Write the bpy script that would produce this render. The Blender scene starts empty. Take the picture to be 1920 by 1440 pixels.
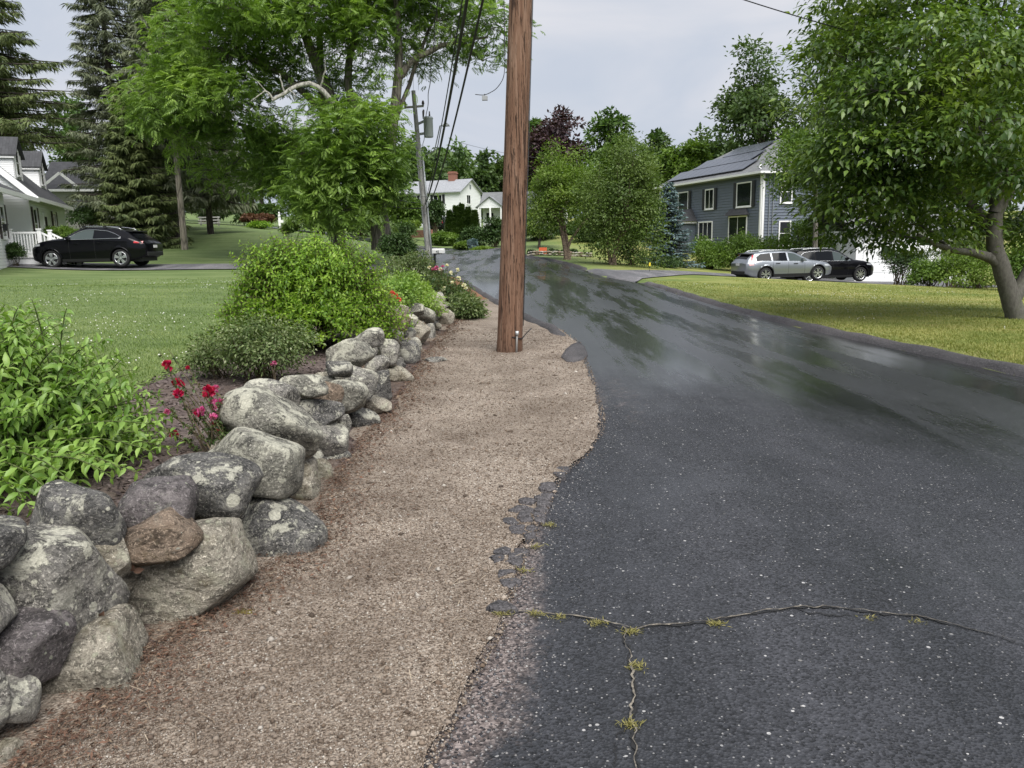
import bpy, bmesh, math, random
import numpy as np
from mathutils import Vector, Matrix, noise as mnoise

rng = np.random.default_rng(11)
random.seed(11)
SC = bpy.context.scene
COL = SC.collection

# ------------------------------------------------------------------ camera
FPX = 1450.0                      # focal length in pixels of the 1920 wide photograph
CAM = np.array([0.0, 0.0, 1.60])
PITCH, ROLL = math.radians(10.35), 0.020
_F = np.array([0, math.cos(PITCH), -math.sin(PITCH)])
_U0 = np.array([0, math.sin(PITCH), math.cos(PITCH)])
_R0 = np.array([1.0, 0, 0])
_R = math.cos(ROLL) * _R0 - math.sin(ROLL) * _U0
_U = math.cos(ROLL) * _U0 + math.sin(ROLL) * _R0
cd = bpy.data.cameras.new('camera')
cd.sensor_width = 36.0
cd.lens = 36.0 * FPX / 1920.0
cd.clip_start, cd.clip_end = 0.05, 2500
cam = bpy.data.objects.new('camera', cd)
COL.objects.link(cam)
cam.matrix_world = Matrix(((_R[0], _U[0], -_F[0], CAM[0]), (_R[1], _U[1], -_F[1], CAM[1]),
                           (_R[2], _U[2], -_F[2], CAM[2]), (0, 0, 0, 1)))
SC.camera = cam

# ------------------------------------------------------------------ sky and sun (bright overcast)
world = bpy.data.worlds.new('World')
SC.world = world
world.use_nodes = True
wn = world.node_tree
wn.nodes.clear()
w_out = wn.nodes.new('ShaderNodeOutputWorld')
w_bg = wn.nodes.new('ShaderNodeBackground')
w_sky = wn.nodes.new('ShaderNodeTexSky')
w_sky.sky_type = 'NISHITA'
w_sky.sun_disc = False
w_sky.air_density, w_sky.dust_density, w_sky.ozone_density = 1.0, 4.0, 1.0
w_hsv = wn.nodes.new('ShaderNodeHueSaturation')
w_hsv.inputs['Saturation'].default_value = 0.35
w_hsv.inputs['Value'].default_value = 0.35
wn.links.new(w_sky.outputs[0], w_hsv.inputs['Color'])
w_tc = wn.nodes.new('ShaderNodeTexCoord')
w_map = wn.nodes.new('ShaderNodeMapping')
w_map.inputs['Scale'].default_value = (1, 1, 3.0)
wn.links.new(w_tc.outputs['Generated'], w_map.inputs['Vector'])
w_no = wn.nodes.new('ShaderNodeTexNoise')
w_no.inputs['Scale'].default_value = 2.2
w_no.inputs['Detail'].default_value = 5
w_no.inputs['Roughness'].default_value = 0.5
w_no.inputs['Distortion'].default_value = 0.6
wn.links.new(w_map.outputs[0], w_no.inputs['Vector'])
w_cr = wn.nodes.new('ShaderNodeValToRGB')
w_cr.color_ramp.elements[0].position = 0.36
w_cr.color_ramp.elements[0].color = (2.85, 3.25, 3.90, 1)
w_cr.color_ramp.elements[1].position = 0.66
w_cr.color_ramp.elements[1].color = (4.15, 4.20, 4.50, 1)
wn.links.new(w_no.outputs['Fac'], w_cr.inputs['Fac'])
w_mix = wn.nodes.new('ShaderNodeMixRGB')
w_mix.inputs['Fac'].default_value = 0.88            # cloud cover over the clear-sky model
wn.links.new(w_hsv.outputs[0], w_mix.inputs[1])
wn.links.new(w_cr.outputs[0], w_mix.inputs[2])
wn.links.new(w_mix.outputs[0], w_bg.inputs['Color'])
w_bg.inputs['Strength'].default_value = 0.0575
wn.links.new(w_bg.outputs[0], w_out.inputs[0])

sl = bpy.data.lights.new('sun', 'SUN')
sl.energy = 1.5
sl.angle = math.radians(50)
sl.color = (1.0, 0.97, 0.92)
sun = bpy.data.objects.new('sun', sl)
COL.objects.link(sun)
_sd = Vector((0.20, -0.53, 0.83)).normalized()
w_sky.sun_elevation = math.asin(_sd.z)
w_sky.sun_rotation = math.atan2(_sd.x, _sd.y)
sun.rotation_euler = (-_sd).to_track_quat('-Z', 'Y').to_euler()

SC.view_settings.view_transform = 'Standard'
SC.view_settings.look = 'None'
SC.view_settings.gamma = 1.0
SC.view_settings.use_curve_mapping = False
SC.view_settings.exposure = 1.78
SC.render.engine = 'CYCLES'
SC.cycles.use_denoising = True
SC.cycles.max_bounces = 6
SC.cycles.diffuse_bounces = 3
SC.cycles.transmission_bounces = 4
SC.cycles.transparent_max_bounces = 4
SC.cycles.caustics_reflective = SC.cycles.caustics_refractive = False

# ------------------------------------------------------------------ pixel -> world
def ray(px, py):
    d = _F + (px - 960) / FPX * _R - (py - 720) / FPX * _U
    return d / d[1]                      # so that y == horizontal distance ahead
def at(px, py, y):
    return CAM + ray(px, py) * y
def proj(p):
    v = np.asarray(p, float) - CAM
    z = v @ _F
    return 960 + FPX * (v @ _R) / z, 720 - FPX * (v @ _U) / z
def on_plane(px, py, z=0.0):
    r = ray(px, py)
    return CAM + r * ((z - CAM[2]) / r[2])

# ------------------------------------------------------------------ scene helpers
def link(o, parent=None):
    COL.objects.link(o)
    if parent is not None:
        o.parent = parent
    return o
def tag(o, label=None, cat=None, group=None, kind=None):
    if label: o['label'] = label
    if cat: o['category'] = cat
    if group: o['group'] = group
    if kind: o['kind'] = kind
    return o
def thing(name, label, cat, loc=(0, 0, 0), rotz=0.0, group=None):
    o = bpy.data.objects.new(name, None)
    o.empty_display_size = 0.2
    o.location = loc
    o.rotation_euler = (0, 0, rotz)
    link(o)
    return tag(o, label, cat, group)
def mesh_np(name, V, F, mat, parent=None, smooth=False, origin=None):
    """V (n,3), F (m,k) arrays -> one mesh object"""
    V = np.asarray(V, np.float32)
    if origin is not None:
        V = V - np.asarray(origin, np.float32)
    F = np.asarray(F, np.int32)
    me = bpy.data.meshes.new(name)
    me.vertices.add(len(V)); me.vertices.foreach_set('co', V.ravel())
    me.loops.add(F.size); me.loops.foreach_set('vertex_index', F.ravel())
    me.polygons.add(len(F)); me.polygons.foreach_set('loop_start', np.arange(len(F), dtype=np.int32) * F.shape[1])
    if smooth:
        me.polygons.foreach_set('use_smooth', np.ones(len(F), bool))
    me.update(calc_edges=True)
    if mat is not None: me.materials.append(mat)
    o = bpy.data.objects.new(name, me)
    if origin is not None and parent is None:
        o.location = origin
    return link(o, parent)

class MB:
    """collects shapes for one mesh"""
    def __init__(s): s.v, s.f = [], []
    def add(s, V, F):
        n = len(s.v)
        s.v.extend([tuple(map(float, p)) for p in V]); s.f.extend([tuple(i + n for i in q) for q in F])
        return s
    def box(s, x0, x1, y0, y1, z0, z1):
        return s.add([(x0, y0, z0), (x1, y0, z0), (x1, y1, z0), (x0, y1, z0), (x0, y0, z1), (x1, y0, z1), (x1, y1, z1), (x0, y1, z1)],
                     [(0, 3, 2, 1), (4, 5, 6, 7), (0, 1, 5, 4), (1, 2, 6, 5), (2, 3, 7, 6), (3, 0, 4, 7)])
    def hexa(s, P):
        return s.add(P, [(0, 3, 2, 1), (4, 5, 6, 7), (0, 1, 5, 4), (1, 2, 6, 5), (2, 3, 7, 6), (3, 0, 4, 7)])
    def bar(s, a, b, w, h):
        a, b = Vector(a), Vector(b); t = (b - a).normalized()
        up = Vector((0, 0, 1)) if abs(t.z) < 0.95 else Vector((0, 1, 0))
        u = t.cross(up).normalized() * w / 2; v = u.cross(t).normalized() * h / 2
        return s.hexa([a - u - v, a + u - v, b + u - v, b - u - v, a - u + v, a + u + v, b + u + v, b - u + v])
    def tube(s, pts, rad, n=8, cap=True):
        V, F = tube_np(pts, rad, n, cap)
        return s.add(V, F)
    def poly(s, P): return s.add(P, [tuple(range(len(P)))])
    def prism(s, P, d):
        """polygon P extruded by vector d"""
        n = len(P); d = np.array(d, float)
        Q = [np.array(p, float) + d for p in P]
        return s.add(list(P) + Q, [tuple(range(n))[::-1], tuple(range(n, 2 * n))] + [(i, (i + 1) % n, n + (i + 1) % n, n + i) for i in range(n)])
    def build(s, name, mat, parent=None, smooth=False, origin=None, bevel=0.0):
        V = s.v
        if origin is not None: V = [(p[0] - origin[0], p[1] - origin[1], p[2] - origin[2]) for p in V]
        me = bpy.data.meshes.new(name); me.from_pydata(V, [], s.f)
        bm = bmesh.new(); bm.from_mesh(me); bmesh.ops.recalc_face_normals(bm, faces=bm.faces); bm.to_mesh(me); bm.free()
        if smooth: me.polygons.foreach_set('use_smooth', np.ones(len(me.polygons), bool))
        if mat is not None: me.materials.append(mat)
        o = bpy.data.objects.new(name, me)
        if origin is not None and parent is None: o.location = origin
        link(o, parent)
        if bevel > 0:
            m = o.modifiers.new('bevel', 'BEVEL'); m.width = bevel; m.segments = 2; m.limit_method = 'ANGLE'
        return o

def tube_np(pts, rad, n=8, cap=True):
    P = np.asarray(pts, float); m = len(P)
    rad = np.full(m, rad, float) if np.isscalar(rad) else np.asarray(rad, float)
    T = np.gradient(P, axis=0); T /= np.linalg.norm(T, axis=1)[:, None] + 1e-9
    ref = np.array([0, 0, 1.0]) if abs(T[:, 2]).mean() < 0.8 else np.array([1.0, 0, 0])
    A = np.cross(T, ref); A /= np.linalg.norm(A, axis=1)[:, None] + 1e-9
    B = np.cross(T, A)
    th = np.arange(n) * 2 * math.pi / n
    V = P[:, None] + rad[:, None, None] * (np.cos(th)[None, :, None] * A[:, None] + np.sin(th)[None, :, None] * B[:, None])
    V = V.reshape(-1, 3)
    F = []
    for i in range(m - 1):
        for k in range(n):
            F.append((i * n + k, i * n + (k + 1) % n, (i + 1) * n + (k + 1) % n, (i + 1) * n + k))
    if cap:
        F.append(tuple(range(n))[::-1]); F.append(tuple((m - 1) * n + k for k in range(n)))
    return V, F

def icosphere(sub):
    bm = bmesh.new(); bmesh.ops.create_icosphere(bm, subdivisions=sub, radius=1.0)
    V = np.array([v.co[:] for v in bm.verts]); F = np.array([[v.index for v in f.verts] for f in bm.faces])
    bm.free(); return V, F

# ------------------------------------------------------------------ material helpers
MATS = {}
class NT:
    def __init__(s, name):
        s.m = bpy.data.materials.new(name); s.m.use_nodes = True
        s.t = s.m.node_tree; s.t.nodes.clear()
        s.out = s.t.nodes.new('ShaderNodeOutputMaterial')
        MATS[name] = s.m
    def n(s, typ, ins=None, **props):
        x = s.t.nodes.new('ShaderNode' + typ)
        for k, v in props.items(): setattr(x, k, v)
        for k, v in (ins or {}).items(): s.set(x.inputs[k], v)
        return x
    def set(s, sock, v):
        if isinstance(v, bpy.types.NodeSocket): s.t.links.new(v, sock)
        elif isinstance(v, bpy.types.Node): s.t.links.new(v.outputs[0], sock)
        else:
            if isinstance(v, (tuple, list)) and len(v) == 3 and sock.type == 'RGBA': v = (*v, 1)
            sock.default_value = v
    def ramp(s, fac, stops, interp='LINEAR'):
        r = s.n('ValToRGB', {0: fac}); cr = r.color_ramp; cr.interpolation = interp
        while len(cr.elements) < len(stops): cr.elements.new(0.5)
        for e, (p, c) in zip(cr.elements, stops):
            e.position = p; e.color = (c, c, c, 1) if np.isscalar(c) else (*c, 1)
        return r.outputs[0]
    def mix(s, fac, a, b, mode='MIX'):
        x = s.n('MixRGB', {0: fac, 1: a, 2: b}, blend_type=mode); return x.outputs[0]
    def math(s, op, a, b=0.0, c=None, clamp=False):
        x = s.n('Math', {0: a, 1: b}, operation=op, use_clamp=clamp)
        if c is not None: s.set(x.inputs[2], c)
        return x.outputs[0]
    def pos(s): return s.n('NewGeometry').outputs['Position']
    def obj(s): return s.n('TexCoord').outputs['Object']
    def mapv(s, vec, scale=(1, 1, 1), rot=(0, 0, 0), loc=(0, 0, 0)):
        return s.n('Mapping', {'Vector': vec, 'Scale': scale, 'Rotation': rot, 'Location': loc}).outputs[0]
    def noise(s, vec, scale, detail=4, rough=0.55, dist=0.0):
        return s.n('TexNoise', {'Vector': vec, 'Scale': scale, 'Detail': detail, 'Roughness': rough, 'Distortion': dist}).outputs['Fac']
    def vor(s, vec, scale, feature='F1', out=0, rand=1.0):
        return s.n('TexVoronoi', {'Vector': vec, 'Scale': scale, 'Randomness': rand}, feature=feature).outputs[out]
    def bump(s, h, strength=0.3, dist=0.01, normal=None):
        b = s.n('Bump', {'Height': h, 'Strength': strength, 'Distance': dist})
        if normal is not None: s.set(b.inputs['Normal'], normal)
        return b.outputs[0]
    def bsdf(s, color, rough=0.6, metal=0.0, normal=None, spec=0.5, coat=0.0, coat_rough=0.05, **kw):
        b = s.n('BsdfPrincipled', {'Base Color': color, 'Roughness': rough, 'Metallic': metal, 'Specular IOR Level': spec,
                                   'Coat Weight': coat, 'Coat Roughness': coat_rough})
        if normal is not None: s.set(b.inputs['Normal'], normal)
        for k, v in kw.items(): s.set(b.inputs[k.replace('_', ' ')], v)
        return b.outputs[0]
    def done(s, sh):
        s.t.links.new(sh, s.out.inputs[0]); return s.m

def srgb(r, g, b):
    return tuple((c / 255 / 12.92) if c / 255 <= 0.04045 else ((c / 255 + 0.055) / 1.055) ** 2.4 for c in (r, g, b))
def plain(name, col, rough=0.6, metal=0.0, var=0.12, scale=6.0, bump=0.0, bscale=40.0, **kw):
    t = NT(name); p = t.obj()
    n1 = t.noise(p, scale, 5, 0.6)
    c = t.mix(n1, tuple(x * (1 - var) for x in col), tuple(min(1, x * (1 + var)) for x in col))
    nm = t.bump(t.noise(p, bscale, 3), bump, 0.01) if bump else None
    return t.done(t.bsdf(c, rough, metal, nm, **kw))
def leafmat(name, stops, trans=0.35, rough=0.45, patch=0.6, spec=0.35, pscale=0.7):
    """leaf colours vary from leaf to leaf and from bough to bough"""
    t = NT(name)
    g = t.n('NewGeometry')
    r = g.outputs['Random Per Island']
    nz = t.noise(g.outputs['Position'], pscale, 2)
    f = t.math('ADD', t.math('MULTIPLY', r, 1 - patch), t.math('MULTIPLY', t.ramp(nz, [(0.3, 0), (0.7, 1)]), patch), clamp=True)
    k = len(stops)
    c = t.ramp(f, [(i / (k - 1), s) for i, s in enumerate(stops)])
    b = t.bsdf(c, rough, spec=spec)
    tc = t.mix(1.0, c, (1.15, 1.25, 0.55), 'MULTIPLY')
    tr = t.n('BsdfTranslucent', {'Color': tc}).outputs[0]
    return t.done(t.n('MixShader', {0: trans, 1: b, 2: tr}).outputs[0])
# ------------------------------------------------------------------ terrain height
def _pt(px, py, y):
    p = at(px, py, y); return (p[0], p[1], p[2])
CTRL = [(-3, -3, 0), (0, -3, 0), (5, -3, 0), (10, -3, 0), (-3, 3, 0), (0, 3, 0), (5, 4, 0), (0, 8, 0), (4, 9, 0), (0.0, 11.3, 0.0), (10, 8, 0.02),
        (-6, 3, 0.05), (-10, 5, 0.1), (-12, -3, 0.1), (18, 5, 0.0),
        _pt(1905, 607, 15.3), _pt(1465, 531, 39.5), _pt(1190, 531, 28), _pt(1640, 533, 45), _pt(1850, 549, 31), _pt(1400, 513, 50),
        _pt(1060, 491, 47), _pt(1150, 501, 42), _pt(1250, 504, 46), _pt(990, 482, 55), _pt(870, 470, 65), _pt(800, 464, 78),
        _pt(866, 602, 15.4), _pt(870, 525, 26), _pt(808, 492, 41), _pt(1040, 560, 21),
        _pt(190, 503, 34.5), _pt(20, 493, 35), _pt(400, 502, 34), (-3.6, 8.0, 0.03), (-6, 10, 0.1), (-7, 16, 0.24), (-10, 22, 0.42), (-18, 20, 0.45), (-12, 12, 0.2),
        _pt(345, 466, 44), _pt(440, 430, 62), _pt(600, 440, 52), _pt(200, 455, 55),
        (-30, 33, 1.5), (-28, 48, 1.9), (-25, 75, 3.6), (-60, 60, 4.0), (-60, 20, 2.0),
        _pt(830, 428, 125), _pt(850, 461, 82), _pt(790, 441, 92), _pt(700, 430, 110), _pt(1000, 440, 90), _pt(1010, 462, 62),
        (17, 60, -0.1), (30, 45, -1.3), (40, 70, 0.2), (30, 110, 3), (60, 30, -1.2), (60, 100, 2), (0, 170, 6.5), (-60, 140, 8), (80, 170, 6),
        (-5.6, 50, .72), (-7.6, 61, .98), (2.2, 50, .52), (0.9, 57, .66), (-2.6, 67, .98), (-0.6, 36, .28), (-1.8, 44, .52), (-2.4, 54, .74), (-7, 74, 1.2),
        (-120, 60, 7), (-120, 200, 10), (120, 60, 0), (120, 200, 7), (0, 260, 9), (-100, -20, 3), (100, -20, 0)]
CTRL = np.array(CTRL, float)
def _tps(r2):
    return np.where(r2 > 1e-12, 0.5 * r2 * np.log(r2 + 1e-12), 0.0)
_n = len(CTRL)
_d2 = ((CTRL[:, None, :2] - CTRL[None, :, :2]) ** 2).sum(-1) / 400.0
_A = np.zeros((_n + 3, _n + 3)); _A[:_n, :_n] = _tps(_d2) + np.eye(_n) * 2e-3
_A[:_n, _n] = 1; _A[:_n, _n + 1:] = CTRL[:, :2]; _A[_n, :_n] = 1; _A[_n + 1:, :_n] = CTRL[:, :2].T
_W = np.linalg.solve(_A, np.concatenate([CTRL[:, 2], [0, 0, 0]]))
def H0(x, y):
    x = np.clip(np.asarray(x, float), -125, 125); y = np.clip(np.asarray(y, float), -25, 262)
    sh = np.broadcast(x, y).shape
    X = np.stack([np.broadcast_to(x, sh).ravel(), np.broadcast_to(y, sh).ravel()], 1)
    out = np.empty(len(X))
    for i in range(0, len(X), 20000):
        q = X[i:i + 20000]
        r2 = ((q[:, None] - CTRL[None, :, :2]) ** 2).sum(-1) / 400.0
        out[i:i + 20000] = _tps(r2) @ _W[:_n] + _W[_n] + q @ _W[_n + 1:]
    return out.reshape(sh)

# lines on the ground, traced where they stand: y -> x
def line_fn(pix, extra_lo=None, extra_hi=None):
    P = [on_plane(px, py, 0.0)[:2] for px, py in pix] if pix and len(pix[0]) == 2 else [at(px, py, y)[:2] for px, py, y in pix]
    P = list(extra_lo or []) + [tuple(p) for p in P] + list(extra_hi or [])
    P = np.array(sorted(P, key=lambda p: p[1]))
    return lambda y: np.interp(y, P[:, 1], P[:, 0])
# foot of the stone wall
xw = line_fn([(97, 1366), (262, 1230), (455, 1100), (565, 1010), (600, 930), (640, 862), (700, 797), (725, 772), (760, 712), (783, 678), (812, 645), (858, 606)],
             [(-1.9, -4), (-1.62, 1.2)], [(-1.6, 18.5), (-2.6, 23), (-4.0, 30), (-6.2, 41)])
# broken edge between the gravel and the asphalt
xe = line_fn([(790, 1440), (850, 1330), (930, 1180), (950, 1110), (975, 1040), (1010, 970), (1040, 905), (1088, 862), (1124, 815), (1124, 780), (1115, 740), (1100, 690), (1085, 645), (1050, 622), (1012, 608), (985, 598)],
             [(-0.75, -4), (-0.5, 1.5)], [(-0.35, 20), (-1.55, 26), (-2.3, 30), (-4.3, 41), (-6.5, 55), (-9.5, 70)])
xl = xe
_xr_pts = np.array([(6.3, -4), (5.9, 6.0), (5.75, 8.6), (5.55, 12), (5.2, 20), (4.75, 28), (4.0, 36), (2.9, 46), (1.6, 54), (-0.8, 64), (-4.2, 73)])
xr = lambda y: np.interp(y, _xr_pts[:, 1], _xr_pts[:, 0])

def sstep(a, b, x):
    t = np.clip((x - a) / (b - a), 0, 1); return t * t * (3 - 2 * t)
def Hyard(x, y):
    """ground including the raised bed behind the wall"""
    x = np.asarray(x, float); y = np.asarray(y, float)
    up = 0.36 * sstep(0.15, 0.62, xw(y) - x) * (1 - sstep(19, 26, y)) * 1.0
    return H0(x, y) + up
def Hlawn(x, y):
    x = np.asarray(x, float); y = np.asarray(y, float)
    z = Hyard(x, y)
    inside = (x > xw(y) + 0.05) & (x < xr(y) - 0.05) & (y < 74)
    right = sstep(0.0, 0.5, x - xr(y)) * (y < 74) * 0.10
    mound = 0.14 * np.exp(-((x - 13) / 9.0) ** 2 - ((y - 34.3) / 2.4) ** 2)
    return z + right + mound - 0.10 * inside

def grid_mesh(name, xs, ys, zf, mat, smooth=True):
    X, Y = np.meshgrid(xs, ys)
    V = np.stack([X, Y, zf(X, Y)], -1).reshape(-1, 3)
    nx, ny = len(xs), len(ys)
    i = np.arange(ny - 1)[:, None] * nx + np.arange(nx - 1)[None]
    F = np.stack([i, i + 1, i + nx + 1, i + nx], -1).reshape(-1, 4)
    return mesh_np(name, V, F, mat, smooth=smooth)
def strip_mesh(name, ys, fx0, fx1, ncol, zoff, mat, hf=H0, crown=0.0, jag=None):
    """a sheet between two lines x=f(y)"""
    ys = np.asarray(ys, float)
    x0, x1 = fx0(ys), fx1(ys)
    t = np.linspace(0, 1, ncol)
    X = x0[:, None] * (1 - t) + x1[:, None] * t
    Y = np.repeat(ys[:, None], ncol, 1)
    Z = hf(X, Y) + zoff + crown * 4 * t * (1 - t)
    V = np.stack([X, Y, Z], -1).reshape(-1, 3)
    i = np.arange(len(ys) - 1)[:, None] * ncol + np.arange(ncol - 1)[None]
    F = np.stack([i, i + 1, i + ncol + 1, i + ncol], -1).reshape(-1, 4)
    return mesh_np(name, V, F, mat, smooth=True)
def wob(y, s, f=1.0, a=1.0):
    y = np.asarray(y, float) * f
    return a * (np.sin(y * 2.3 + s) + 0.7 * np.sin(y * 5.1 + 2.1 * s) + 0.5 * np.sin(y * 11.7 + 3.3 * s) + 0.35 * np.sin(y * 23.9 + 0.7 * s) + 0.25 * np.sin(y * 47.1 + s)) / 2.8

# ---- materials of the ground
def mat_lawn():
    t = NT('lawn_grass'); p = t.pos()
    x = t.n('SeparateXYZ', {0: p})
    side = t.n('MapRange', {0: x.outputs[0], 1: 3.0, 2: 7.0}).outputs[0]
    big = t.noise(p, 0.22, 4, 0.6)
    stripe = t.noise(t.mapv(p, (0.35, 1.5, 1)), 1.0, 5, 0.65)
    fine = t.noise(t.mapv(p, (1, 1, 1)), 38, 5, 0.75)
    green = t.ramp(stripe, [(0.30, (0.115, 0.17, 0.058)), (0.52, (0.18, 0.245, 0.092)), (0.72, (0.275, 0.325, 0.14))])
    dry = t.ramp(t.mix(0.5, stripe, big), [(0.38, (0.145, 0.205, 0.044)), (0.50, (0.27, 0.30, 0.080)), (0.62, (0.46, 0.41, 0.16))])
    c = t.mix(side, green, dry)
    c = t.mix(t.ramp(fine, [(0.35, 0.0), (0.75, 0.75)]), t.mix(0.4, c, (0.03, 0.05, 0.012)), c)
    n = t.bump(fine, 0.9, 0.03)
    return t.done(t.bsdf(c, 0.8, normal=n, spec=0.2))
def asphalt(name, dark, light, flecks=1.0, wet=0.0, worn=False):
    t = NT(name); p = t.pos()
    v1 = t.n('TexVoronoi', {'Vector': p, 'Scale': 95.0}, feature='F1')
    v2 = t.n('TexVoronoi', {'Vector': p, 'Scale': 42.0}, feature='F1')
    big = t.noise(t.mapv(p, (0.5, 0.22, 1)), 1.0, 9, 0.66, 0.15)
    mid = t.noise(p, 2.6, 7, 0.72, .3)
    s1 = t.n('SeparateColor', {0: v1.outputs['Color']}); s2 = t.n('SeparateColor', {0: v2.outputs['Color']})
    agg = t.ramp(s1.outputs[2], [(0.1, tuple(dark)), (0.9, tuple(light))])
    c = t.mix(t.ramp(mid, [(0.35, 0.0), (0.68, 0.65)]), agg, t.mix(0.45, agg, tuple(l * 1.5 for l in light)))
    lane = t.ramp(t.noise(t.mapv(p, (0.9, 0.13, 1), (0, 0, math.radians(5)), (3.1, 0, 0)), 1.3, 7, 0.65), [(0.42, 0.0), (0.66, 1.0)])
    c = t.mix(t.math('MULTIPLY', lane, .7), c, t.mix(1.0, c, (2.1, 2.0, 1.95), 'MULTIPLY'))
    fl = t.math('MULTIPLY', t.math('GREATER_THAN', s2.outputs[0], 1.0 - 0.06 * flecks), t.math('LESS_THAN', v2.outputs['Distance'], t.math('MULTIPLY', s2.outputs[1], 0.34)))
    fl1 = t.math('MULTIPLY', t.math('GREATER_THAN', s1.outputs[0], 1.0 - 0.09 * flecks), t.math('LESS_THAN', v1.outputs['Distance'], t.math('MULTIPLY', s1.outputs[1], 0.5)))
    fc = t.ramp(s2.outputs[2], [(0, (0.16, 0.155, 0.15)), (1, (0.50, 0.49, 0.48))])
    c = t.mix(t.math('MAXIMUM', t.math('MULTIPLY', fl, 0.85), t.math('MULTIPLY', fl1, 0.55)), c, fc)
    h = t.math('ADD', v1.outputs['Distance'], t.math('MULTIPLY', v2.outputs['Distance'], 0.6))
    if worn:
        wa = t.n('Attribute', attribute_name='worn').outputs['Fac']
        wm = t.ramp(t.math('ADD', wa, t.math('MULTIPLY', t.math('SUBTRACT', t.noise(p, 4.0, 9, .82), .5), 1.5)), [(0.42, 0.0), (0.82, 0.85)])
        wc = t.ramp(s1.outputs[0], [(0.0, (0.035, 0.028, 0.026)), (0.5, (0.125, 0.098, 0.090)), (1.0, (0.32, 0.27, 0.25))])
        c = t.mix(wm, c, wc)
    if wet > 0:
        xyz = t.n('SeparateXYZ', {0: p})
        fary = t.n('MapRange', {0: t.math('ADD', xyz.outputs[1], t.math('MULTIPLY', xyz.outputs[0], 1.3)), 1: 8.0, 2: 15.0}).outputs[0]
        w = t.ramp(t.math('ADD', t.math('MULTIPLY', fary, 0.42), t.math('MULTIPLY', big, .8)), [(0.40, 0.0), (0.60, 1.0)])
        streak = t.ramp(t.noise(t.mapv(p, (1.0, 0.10, 1), (0, 0, math.radians(6))), 1.1, 9, 0.70, 0.05), [(0.45, 0.0), (0.54, 1.0)])
        c = t.mix(t.math('MULTIPLY', w, t.math('MULTIPLY_ADD', streak, .45, .45)), c, t.mix(1.0, c, (.3, .3, .32), 'MULTIPLY'))
        sw = t.math('MULTIPLY', w, streak)
        rough = t.n('MapRange', {0: sw, 3: 0.62, 4: 0.40}).outputs[0]
        st = t.math('SUBTRACT', 0.85, t.math('MULTIPLY', t.math('MULTIPLY_ADD', streak, .5, .5), t.math('MULTIPLY', w, 0.6)))
        n = t.n('Bump', {'Height': h, 'Strength': st, 'Distance': 0.006}).outputs[0]
        film = t.n('MapRange', {0: w, 3: 0.05, 4: 1.0}).outputs[0]
        crough = t.n('MapRange', {0: sw, 3: 0.34, 4: 0.14}).outputs[0]
        sp = t.n('MapRange', {0: w, 3: 0.36, 4: 0.08}).outputs[0]
        return t.done(t.bsdf(c, rough, normal=n, spec=sp, coat=film, coat_rough=crough, Coat_IOR=1.6))
    n = t.bump(h, 0.9, 0.007)
    return t.done(t.bsdf(c, 0.75, normal=n, spec=0.35))
def mat_gravel(name, cols, scale=70, brown=None):
    t = NT(name); p = t.pos()
    v = t.n('TexVoronoi', {'Vector': p, 'Scale': float(scale)}, feature='F1')
    v2 = t.n('TexVoronoi', {'Vector': p, 'Scale': scale * 2.1}, feature='F1')
    s = t.n('SeparateColor', {0: v.outputs['Color']})
    k = len(cols)
    c = t.ramp(s.outputs[0], [(i / (k - 1), q) for i, q in enumerate(cols)])
    c2 = t.ramp(t.n('SeparateColor', {0: v2.outputs['Color']}).outputs[1], [(i / (k - 1), q) for i, q in enumerate(cols)])
    c = t.mix(t.ramp(v.outputs['Distance'], [(0.35, 0), (0.6, 1)]), c, c2)
    big = t.noise(p, 1.1, 7, 0.7, 0.5)
    c = t.mix(t.ramp(big, [(0.40, 0), (0.66, 0.85)]), c, t.mix(0.7, c, brown or (0.085, 0.06, 0.042)))
    c = t.mix(t.ramp(t.noise(p, 3.7, 5, .7), [(.52, 0), (.70, .5)]), c, t.mix(.6, c, (.42, .36, .29)))
    h = t.math('SUBTRACT', 1.0, v.outputs['Distance'])
    return t.done(t.bsdf(c, 0.85, normal=t.bump(h, 1.0, 0.010), spec=0.25))
mat_lawn()
asphalt('road_asphalt', (0.006, 0.0065, 0.008), (0.032, 0.034, 0.040), 1.0, 1.0, True)
asphalt('drive_asphalt', (0.05, 0.05, 0.055), (0.14, 0.14, 0.15), 0.5, 0.0)
asphalt('kerb_asphalt', (0.020, 0.019, 0.020), (0.080, 0.076, 0.080), 0.6, 0.0)
mat_gravel('gravel', [(0.10, 0.08, 0.062), (0.25, 0.20, 0.158), (0.36, 0.30, 0.245), (0.20, 0.165, 0.135), (0.48, 0.42, 0.355)], 75)
mat_gravel('bed_mulch', [(0.045, 0.035, 0.035), (0.11, 0.085, 0.08), (0.17, 0.13, 0.12), (0.07, 0.05, 0.045)], 55)
mat_gravel('pine_mulch', [(0.14, 0.06, 0.03), (0.26, 0.12, 0.06), (0.34, 0.18, 0.10), (0.18, 0.08, 0.04)], 60)

# ---- the sheets
xs = np.unique(np.concatenate([np.linspace(-600, -60, 14), np.arange(-60, -16, 1.2), np.arange(-16, -5, 0.4), np.arange(-5, 3, 0.16), np.arange(3, 9, 0.3), np.arange(9, 40, 0.8), np.linspace(40, 600, 16)]))
ys = np.unique(np.concatenate([np.linspace(-60, -6, 5), np.arange(-6, 20, 0.2), np.arange(20, 45, 0.4), np.arange(45, 100, 1.2), np.arange(100, 220, 6), np.linspace(220, 1500, 14)]))
ground = grid_mesh('ground', xs, ys, Hlawn, MATS['lawn_grass'])
tag(ground, kind='structure')

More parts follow.
